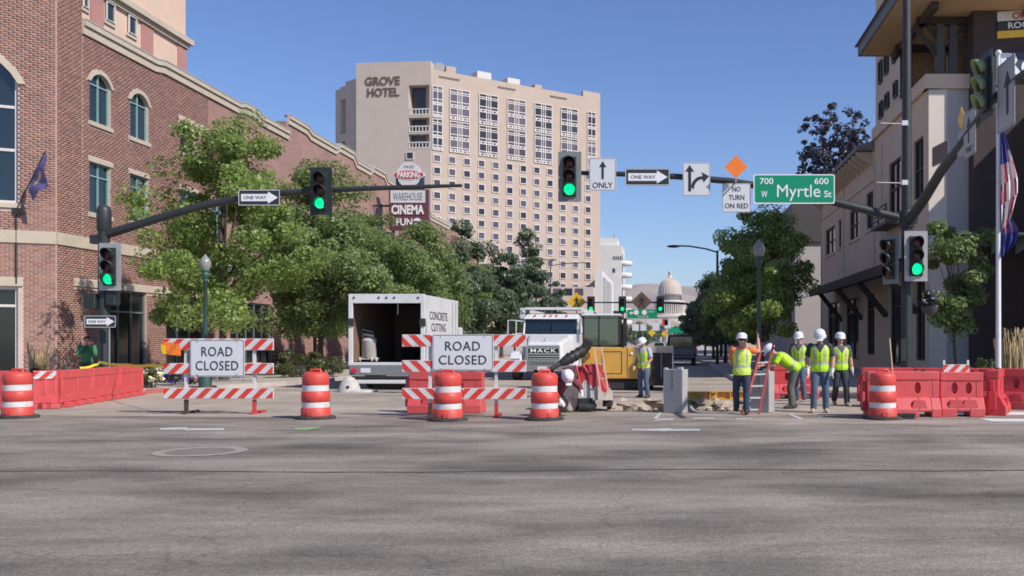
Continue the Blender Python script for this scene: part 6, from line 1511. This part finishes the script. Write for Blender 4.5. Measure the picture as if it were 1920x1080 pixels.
# concrete vault sections standing at the pit edge
def vault(label, x, y, rz, w=.47, d=.27, h=.95):
    r = thing('concrete_vault', label, 'concrete box', (x, y, 0), rz, 'open concrete vault sections'); t = .05; q = MB()
    q.box(-w/2,w/2,-d/2,-d/2+t,0,h); q.box(-w/2,w/2,d/2-t,d/2,0,h); q.box(-w/2,-w/2+t,-d/2+t,d/2-t,0,h); q.box(w/2-t,w/2,-d/2+t,d/2-t,0,h); q.build('shell', 'concrete_grey', r, bevel=.008)
    q = MB(); q.box(-w/2,-w/2+.08,-d/2+.01,-d/2+.06,h,h+.035); q.box(w/2-.09,w/2-.01,-d/2+.0,-d/2+.06,h,h+.05); q.box(-.03,.03,d/2-.05,d/2,h,h+.03); q.build('lifting_lug', 'concrete_white', r)
    q = MB(); q.box(-.02,-.005,-d/2-.003,-d/2,h*.55,h); q.build('casting_seam', 'letter_bronze', r); return r
vault('grey concrete vault box standing upright at the pit edge by itself', gx(1267,20.95), 21.0, math.radians(-28))
vault('grey concrete vault box behind the stepladder', gx(1430,21.15), 21.2, math.radians(-30), .45, .3, .90)
# yellow steel beams beyond the pit
for x0, x1, y, z, l_ in ((gx(1288,25.35),gx(1345,25.35),25.45,0,'yellow steel beam lying at the pit edge beside the lone vault box'),(gx(1338,25.7),gx(1424,25.7),25.75,0,'yellow steel beam lying at the pit edge behind the worker in orange sleeves')):
    r = thing('steel_beam', l_, 'beam', ((x0+x1)/2, y, z), random.uniform(-.06,.06), 'yellow steel beams by the pit'); L = (x1-x0)/2; q = MB(); q.box(-L,L,-.11,.11,0,.025); q.box(-L,L,-.11,.11,.205,.23); q.box(-L,L,-.015,.015,.025,.205); q.build('beam_body', 'cat_yellow', r)
    q = MB(); q.box(-L*.3,-L*.3+.03,-.10,.10,.025,.205); q.box(L*.5,L*.5+.03,-.10,.10,.025,.205); q.build('stiffener', 'cat_yellow', r)
cw_ = tag(MB().tube([(2.0,25.7,.24),(1.8,25.9,.5),(1.98,25.98,.72)], .014, 6).tube([(1.98,25.98,.72),(2.2,26.1,.35),(2.25,25.9,.24)], .014, 6).build('rope_sling', 'pole_green'), 'thin green sling looped over the yellow steel beam', 'rope')
# trailer and parked van in the shade
tr = thing('utility_trailer', 'dark mesh sided utility trailer with a pale top rail', 'trailer', (gx(1240,30.2), 30.2, 0)); hw = .38
q = MB(); q.box(-hw,hw,-.02,.06,1.20,1.40); q.box(-hw,hw,2.4,2.46,1.28,1.40); q.box(-hw,-hw+.05,0.06,2.4,1.28,1.38); q.box(hw-.05,hw,.06,2.4,1.28,1.38); q.build('top_rail', 'concrete_tan', tr)
q = MB(); q.box(-hw,hw,.01,.04,.16,1.28); q.box(-hw,-hw+.03,.04,2.4,.42,1.28); q.box(hw-.03,hw,.04,2.4,.42,1.28); q.box(-hw,hw,0,2.4,.34,.42); q.build('mesh_side', 'interior_dark', tr)
q = MB()
for x in (-hw,-.02,hw-.04): q.box(x,x+.04,-.015,.01,.42,1.28)
q.build('upright', 'truck_grey', tr)
for x in (-hw+.02,hw-.02): wheel(tr, (x,1.4,.3), .3, .18)
vn = thing('parked_van', 'dark grey van parked in the shade of the right trees', 'van', (gx(1277,62), 62, 0)); 
q = MB(); q.prism([(-.95,.38),(.95,.38),(.97,1.15),(.80,1.98),(-.80,1.98),(-.97,1.15)], 0, 4.6); q.build('body', 'car_black', vn, bevel=.1, seg=3)
q = MB(); q.prism([(-.78,1.18),(.78,1.18),(.70,1.85),(-.70,1.85)], -.02, .02); q.build('rear_window', 'glass', vn)
q = MB(); q.box(-.86,.86,-.06,.04,.5,.62); q.box(-.82,.82,-.012,.01,.70,1.12); q.build('tailgate', 'truck_grey', vn)
for x in (-.86,.86): q = MB(); q.box(x-.06,x+.06,-.02,.03,.85,1.3); q.build('tail_lamp', 'tail_red', vn)
for x in (-.85,.85):
    for y in (.9,3.7): wheel(vn, (x,y,.34), .34, .22)
for i, (px_, Y, m, l_) in enumerate(((1262,105,'car_black','far dark car on the open street beyond the van'),(1236,140,'car_silver','far silver car beyond the trailer'),(1290,92,'car_silver','far silver car in the shade at the right kerb'))):
    r = thing('parked_car', l_, 'car', (gx(px_,Y), Y, 0), 0, 'far cars on the street'); q = MB(); q.prism([(-.88,.3),(.88,.3),(.9,.85),(.66,1.42),(-.66,1.42),(-.9,.85)], 0, 4.2); q.build('body', m, r, bevel=.08, seg=2)
    q = MB(); q.prism([(-.7,.9),(.7,.9),(.58,1.34),(-.58,1.34)], -.02, .02); q.build('rear_window', 'glass', r)
    for x in (-.8,.8):
        for y in (.8,3.3): wheel(r, (x,y,.32), .32, .2)
rk = thing('bike_rack', 'low pale metal rack behind the left road closed barricade', 'bike rack', (gx(432,33), 33, .0)); q = MB()
for x in (-.9,-.45,0,.45,.9): q.tube([(x,0,0),(x,0,.62)], .022, 6)
q.tube([(-.9,0,.62),(.9,0,.62)], .025, 6); q.tube([(-.9,0,.22),(.9,0,.22)], .02, 6); q.build('frame', 'galv', rk)
sh = thing('pavement_a_board', 'dark leaning board on the pavement left of the person in green', 'board', (gx(121,29.5), 29.5, .13)); q = MB(); q.prism([(-.12,0),(.16,0),(.14,.45),(.06,.72),(-.02,.76),(-.09,.6)], -.03, .03); q.build('panel', 'trim_dark', sh, bevel=.01)
# ------------------------------------------------------------------ people
def remesh(b, voxel, smooth=4, fac=.5):
    me = bpy.data.meshes.new('figure'); me.from_pydata(b.v, [], b.f); me.update()
    o = bpy.data.objects.new('figure', me); COL.objects.link(o)
    m = o.modifiers.new('r', 'REMESH'); m.mode = 'VOXEL'; m.voxel_size = voxel; m.use_smooth_shade = True
    s = o.modifiers.new('s', 'SMOOTH'); s.factor = fac; s.iterations = smooth
    dg = bpy.context.evaluated_depsgraph_get(); dg.update()
    out = bpy.data.meshes.new_from_object(o.evaluated_get(dg)); bpy.data.objects.remove(o); bpy.data.meshes.remove(me)
    out.polygons.foreach_set('use_smooth', np.ones(len(out.polygons), bool)); return out
def V3(p): return Vector(p)
POSE = dict(pelvis=(0,0,.93), chest=(0,-.01,1.24), neck=(0,.0,1.455), head=(0,-.02,1.61), face=(0,-1,0), up=(0,0,1),
            sR=(-.185,0,1.395), sL=(.185,0,1.395), eR=(-.235,.03,1.12), eL=(.235,.03,1.12), wR=(-.245,-.05,.87), wL=(.245,-.05,.87),
            hR=(-.088,0,.90), hL=(.088,0,.90), kR=(-.105,-.03,.49), kL=(.105,-.03,.49), aR=(-.11,.02,.09), aL=(.11,.02,.09), fR=(-.15,-1,0), fL=(.15,-1,0))
def limb(b, A, B, C, r, k=1.0, add=0.0):
    A, B, C = V3(A), V3(B), V3(C)
    pts = [A, A.lerp(B,.35), A.lerp(B,.75), B, B.lerp(C,.3), B.lerp(C,.7), C]
    b.tube(pts, [x*k + add for x in r], 10)
def hand(b, W, E, side, k=1.0, curl=.5, pal=None):
    W, E = V3(W), V3(E); d = (W-E).normalized(); sd = V3(side); sd = (sd - d*sd.dot(d)).normalized(); nr = d.cross(sd)
    c = W + d*.055; R = Matrix((sd, nr, d)).transposed()
    b.ell(c, (.042*k,.020*k,.055*k), 10, 8, 0, R)
    for i, L in enumerate((.068,.078,.073,.056)):
        s_ = (-.031 + .0207*i); a = c + d*.042 + sd*s_; bnd = nr*(-curl)
        m = a + (d*.9 + sd*s_*2.2 + bnd*.4).normalized()*L*.5; e = m + (d*.6 + sd*s_*1.5 + bnd*1.1).normalized()*L*.5
        b.tube([a - d*.02, a, m, e], [.0095*k,.0095*k,.0088*k,.007*k], 7)
    a = c - d*.02 - sd*.03; m = a + (-sd*.75 + d*.7 + bnd*.3).normalized()*.036; e = m + (-sd*.25 + d*.95 + bnd*.6).normalized()*.032
    b.tube([c - d*.03, a, m, e], [.013*k,.0125*k,.011*k,.0085*k], 7)
ARM = [.060,.056,.047,.043,.044,.038,.029]; LEG = [.088,.086,.070,.058,.060,.052,.040]
def torso(b, J, add=0.0, lo=-.09, hi=1.0):
    P, Cc, N = V3(J['pelvis']), V3(J['chest']), V3(J['neck']); sd = (V3(J['sL'])-V3(J['sR'])).normalized()
    dn = (P-Cc).normalized()
    st = [(P+dn*.09,.150,.108),(P,.168,.120),(P.lerp(Cc,.45),.150,.108),(P.lerp(Cc,.8),.166,.120),(Cc,.174,.126),(Cc.lerp(N,.35),.180,.118),(Cc.lerp(N,.62),.172,.098),(Cc.lerp(N,.85),.115,.075),(N,.066,.062)]
    n = len(st); i0 = 0 if lo < 0 else int(lo*(n-1)); i1 = max(i0+2, int(round(hi*(n-1)))+1)
    s_ = st[i0:i1]; b.loft([p for p, _, _ in s_], [w+add for _, w, _ in s_], [d+add for _, _, d in s_], sd, 18)
def person(label, loc, heading, pose=None, H=1.75, shirt='cloth_grey', trousers='denim', vest=True, boots='boot', gloves=False, hat=True, long_sleeve=False, scale_w=1.0, group=None, hair=True, vm='vest_lime'):
    J = dict(POSE); J.update(pose or {}); r = thing('person', label, 'person', loc, heading, group)
    sd = (V3(J['sL'])-V3(J['sR'])).normalized(); P, N = V3(J['pelvis']), V3(J['neck']); sp = (N-P).normalized(); fr = sd.cross(sp)
    # continuous body
    b = MB(); torso(b, J)
    for s in 'RL':
        limb(b, J['s'+s], J['e'+s], J['w'+s], ARM); limb(b, J['h'+s], J['k'+s], J['a'+s], LEG)
        b.ell(V3(J['s'+s]), (.068,.062,.062)); a = V3(J['a'+s]); f = V3(J['f'+s]).normalized(); b.tube([a-f*.04+Vector((0,0,-.04)), a+f*.1+Vector((0,0,-.055))], [.035,.03], 8)
        if not gloves: hand(b, J['w'+s], J['e'+s], fr if s == 'L' else -fr)
    hc = V3(J['head']); up = V3(J['up']).normalized(); f = V3(J['face']).normalized(); f = (f - up*f.dot(up)).normalized(); hs = f.cross(up)*-1
    hs = up.cross(f)*1.0; R = Matrix((hs, -f, up)).transposed()
    Hp = lambda x, y, z: hc + R @ Vector((x, y, z))
    b.ell(hc, (.076,.096,.112), 14, 12, 0, R); b.ell(Hp(0,-.025,-.055), (.056,.066,.062), 12, 8, 0, R)
    b.tube([N - sp*.05, N.lerp(hc,.35), Hp(0,.012,-.06)], [.062,.055,.054], 10)
    b.tube([Hp(0,-.088,.018), Hp(0,-.112,-.022)], [.010,.017], 8); b.ell(Hp(0,-.082,-.062), (.026,.012,.010), 8, 6, 0, R); b.ell(Hp(0,-.078,.028), (.055,.018,.012), 10, 6, 0, R)
    for x in (-.078,.078): b.ell(Hp(x,.01,-.012), (.012,.022,.033), 8, 6, 0, R)
    me = remesh(b, .0105, 2); me.materials.clear(); me.materials.append(M['skin']); me.name = 'body'; body = link('body', me, r)
    q = MB()
    for x in (-.032,.032): q.ell(Hp(x,-.090,.004), (.014,.008,.008), 8, 6, 0, R)
    q.build('eyes', 'dark_lens', body)
    q = MB()
    if hair: q.lathe([(.079,-.015),(.086,.03),(.080,.075),(.055,.108),(.01,.122)], 16, Hp(0,.012,0), R=R @ Matrix.Diagonal(Vector((1,1.15,1)))); q.build('hair', 'hair', r)
    # clothes
    b = MB(); torso(b, J, .014, 0, .97)
    for s in 'RL':
        S, E, Wr = V3(J['s'+s]), V3(J['e'+s]), V3(J['w'+s]); b.ell(S, (.082,.076,.074))
        if long_sleeve: limb(b, S, E, Wr.lerp(E,.06), ARM, 1.0, .018)
        else: b.tube([S, S.lerp(E,.4), S.lerp(E,.78)], [.078,.074,.070], 12)
    me = remesh(b, .013, 3); me.materials.clear(); me.materials.append(M[shirt]); me.name = 'shirt'; link('shirt', me, r)
    b = MB(); st = [(P - sp*.12,.150,.112),(P - sp*.05,.176,.130),(P + sp*.03,.180,.130),(P + sp*.09,.165,.122)]
    b.loft([x for x, _, _ in st], [w for _, w, _ in st], [d for _, _, d in st], sd, 18)
    for s in 'RL': limb(b, J['h'+s], J['k'+s], V3(J['a'+s]) + Vector((0,0,-.02)), [.100,.102,.088,.078,.078,.072,.070])
    me = remesh(b, .014, 3); me.materials.clear(); me.materials.append(M[trousers]); me.name = 'trousers'; link('trousers', me, r)
    for s in 'RL':
        a = V3(J['a'+s]); f2 = V3(J['f'+s]).normalized(); s2 = f2.cross(Vector((0,0,1))).normalized() if abs(f2.z) < .9 else Vector((1,0,0)); dn = s2.cross(f2) if s2.cross(f2).z < 0 else -s2.cross(f2)
        q = MB(); q.loft([a - f2*.085 + dn*.03, a - f2*.05 + dn*.035, a + f2*.02 + dn*.035, a + f2*.10 + dn*.05, a + f2*.165 + dn*.058, a + f2*.20 + dn*.064], [.032,.043,.044,.052,.046,.026], [.045,.055,.053,.040,.030,.020], s2, 12)
        q.tube([a + dn*.03, a - dn*.06], [.05,.053], 12); q.build('boot', boots, r)
        if gloves:
            q = MB(); hand(q, J['w'+s], J['e'+s], fr if s == 'L' else -fr, 1.25); w_, e_ = V3(J['w'+s]), V3(J['e'+s]); q.tube([w_ + (w_-e_).normalized()*.03, w_ - (w_-e_).normalized()*.05], [.036,.044], 10); q.build('glove', 'glove', r)
    if vest:
        b = MB(); torso(b, J, .036, -1, .93); me = remesh(b, .015, 2)
        n = len(me.polygons); C = np.empty(n*3); me.polygons.foreach_get('center', C); C = C.reshape(-1,3) - np.array(P); L = (N-P).length
        t = C @ np.array(sp)/L; s = C @ np.array(sd); d = C @ np.array(fr); mi = np.zeros(n, np.int32)
        vb = (np.abs(np.abs(s)-.105) < .022) & (t > .30); hb_ = (t > .17) & (t < .27); mi[vb] = 1; mi[hb_] = 1
        mi[((np.abs(np.abs(s)-.105) < .034) & (t > .30) & ~vb) | ((t > .145) & (t < .295) & ~hb_)] = 2
        for k, mm in enumerate((vm,'vest_silver','vest_orange' if vm == 'vest_lime' else vm)): 
            if k == 0: me.materials.clear()
            me.materials.append(M[mm])
        me.polygons.foreach_set('material_index', mi)
        import bmesh
        bm = bmesh.new(); bm.from_mesh(me); bm.faces.ensure_lookup_table()
        kill = [bm.faces[i] for i in np.nonzero(((d > .02) & (np.abs(s) < (t-.60)*.30)) | ((t < -.13)) | ((np.abs(s) < .008) & (d > .05) & (t < .62)) | (np.abs(s) > .205) & (t > .72))[0]]
        bmesh.ops.delete(bm, geom=kill, context='FACES'); bm.to_mesh(me); bm.free(); me.name = 'vest'; link('vest', me, r)
    if hat:
        q = MB(); RR = R @ Matrix.Diagonal(Vector((1,1.17,1))); top = Hp(0,.004,.035)
        q.lathe([(.134,-.010),(.137,-.004),(.121,.008),(.120,.045),(.110,.085),(.084,.115),(.045,.131),(.004,.135)], 24, top, R=RR)
        q.loft([Hp(0,-.155,.026), Hp(0,-.20,.020)], [.085,.05], [.007,.005], hs, 10); q.tube([Hp(0,.13,.10), Hp(0,.07,.155), Hp(0,-.06,.158), Hp(0,-.12,.105)], .012, 6)
        q.build('hard_hat', 'hat_white', r)
    if H != 1.75: r.scale = (H/1.75,)*3
    return r
def at(px, Y): return (gx(px, Y), Y, 0)
person('worker in lime vest and lavender shirt looking down left of the lone vault box', at(1207,26.6), math.radians(-38), dict(head=(0,-.07,1.595), up=(0,-.45,.9), wR=(-.20,-.16,.92), eR=(-.27,.02,1.12), wL=(.20,-.17,.93), eL=(.27,.02,1.12), kL=(.13,-.05,.48), aL=(.16,.0,.09), kR=(-.12,-.02,.48), aR=(-.13,.04,.09)), 1.66, 'cloth_lavender', 'denim', True)
person('worker seen from behind with orange sleeves steadying the ladder', at(1391,20.45), math.radians(178), dict(eR=(-.37,-.10,1.36), wR=(-.36,-.22,1.66), eL=(.24,-.08,1.13), wL=(.10,-.28,1.0), kR=(-.10,-.02,.48), aR=(-.10,.05,.09), kL=(.12,-.17,.52), aL=(.11,-.18,.14), up=(0,-.12,1)), 1.72, 'cloth_orange', 'denim_dark', True, vm='vest_pale')
person('worker in grey trousers bending forward to grip the ladder', at(1484,22.4), math.radians(-84), dict(pelvis=(0,.08,.93), chest=(0,-.18,1.12), neck=(0,-.36,1.25), head=(0,-.50,1.33), face=(0,-.75,-.65), up=(0,-.65,.75), sR=(-.18,-.31,1.22), sL=(.18,-.31,1.22), eR=(-.20,-.50,1.03), wR=(-.12,-.70,.98), eL=(.20,-.46,1.0), wL=(.12,-.62,.90), hR=(-.09,.07,.90), hL=(.09,.07,.90), kR=(-.11,.02,.48), aR=(-.12,.08,.09), kL=(.11,-.06,.49), aL=(.12,-.02,.09)), 1.76, 'vest_lime', 'trouser_olive', True)
person('worker half hidden behind the bending worker, walking left', at(1499,25.2), math.radians(-20), dict(kL=(.12,-.16,.50), aL=(.14,-.10,.12), kR=(-.1,.02,.48), aR=(-.1,.14,.09), head=(-.01,-.05,1.60), up=(0,-.2,1)), 1.80, 'cloth_grey', 'denim', True, gloves=True, long_sleeve=True)
person('worker in navy shirt and faded jeans looking down, walking out of the work zone', at(1537,21.1), math.radians(-8), dict(head=(0,-.08,1.59), up=(0,-.5,.87), face=(0,-.8,-.5), kR=(-.12,-.08,.49), aR=(-.13,-.04,.09), kL=(.12,-.01,.48), aL=(.13,.06,.09), eL=(.28,.0,1.12), wL=(.26,-.12,.88), eR=(-.28,.02,1.12), wR=(-.25,-.08,.88)), 1.82, 'cloth_navy', 'denim', True, boots='boot_tan', gloves=True)
person('rightmost worker in grey shirt striding beside the red barriers', at(1575,23.3), math.radians(6), dict(kR=(-.10,-.02,.49), aR=(-.09,.20,.14), fR=(-.1,-.9,-.45), kL=(.11,-.14,.50), aL=(.13,-.14,.09), eL=(.27,.02,1.12), wL=(.29,-.03,.87), eR=(-.25,.05,1.12), wR=(-.24,.02,.87), up=(0,-.1,1)), 1.76, 'cloth_grey', 'trouser_black', True, boots='boot_tan', gloves=True)
person('crouching saw operator in maroon shirt with head bent down', (gx(1052,20.0), 20.05, 0), math.radians(32), dict(pelvis=(0,.30,.42), chest=(0,.06,.66), neck=(0,-.12,.80), head=(0,-.26,.82), face=(0,-.45,-.9), up=(0,-.9,.42), sR=(-.19,-.08,.77), sL=(.19,-.08,.77), eR=(-.28,-.22,.52), wR=(-.20,-.36,.36), eL=(.30,-.26,.60), wL=(.24,-.46,.52), hR=(-.09,.28,.42), hL=(.09,.28,.42), kR=(-.24,-.10,.48), aR=(-.20,.08,.09), kL=(.20,.02,.14), aL=(.16,.42,.14), fL=(0,-.3,-.9)), 1.75, 'cloth_maroon', 'trouser_khaki', False, boots='boot_tan', gloves=True, long_sleeve=True)
person('person in green jacket with hands raised to the face by the left signal pole', (gx(163,28.0), 28.0, .13), math.radians(30), dict(eR=(-.24,-.16,1.15), wR=(-.07,-.20,1.42), eL=(.25,-.14,1.13), wL=(.08,-.20,1.40), up=(0,-.05,1)), 1.60, 'cloth_green', 'trouser_black', False, hat=False, long_sleeve=True)
# ------------------------------------------------------------------ the air: pale haze over the whole place
hm = bpy.data.materials.new('haze'); hm.use_nodes = True; hn = hm.node_tree; hn.nodes.clear()
ho_ = hn.nodes.new('ShaderNodeOutputMaterial'); hv = hn.nodes.new('ShaderNodeVolumePrincipled')
hv.inputs['Color'].default_value = (.80, .86, 1.0, 1); hv.inputs['Density'].default_value = 9.0e-5; hv.inputs['Anisotropy'].default_value = .2
hn.links.new(hv.outputs[0], ho_.inputs['Volume']); M['haze'] = hm
hz = MB().box(-6200, 6200, -700, 7200, -2.2, 400).build('haze', 'haze'); stuff(hz)
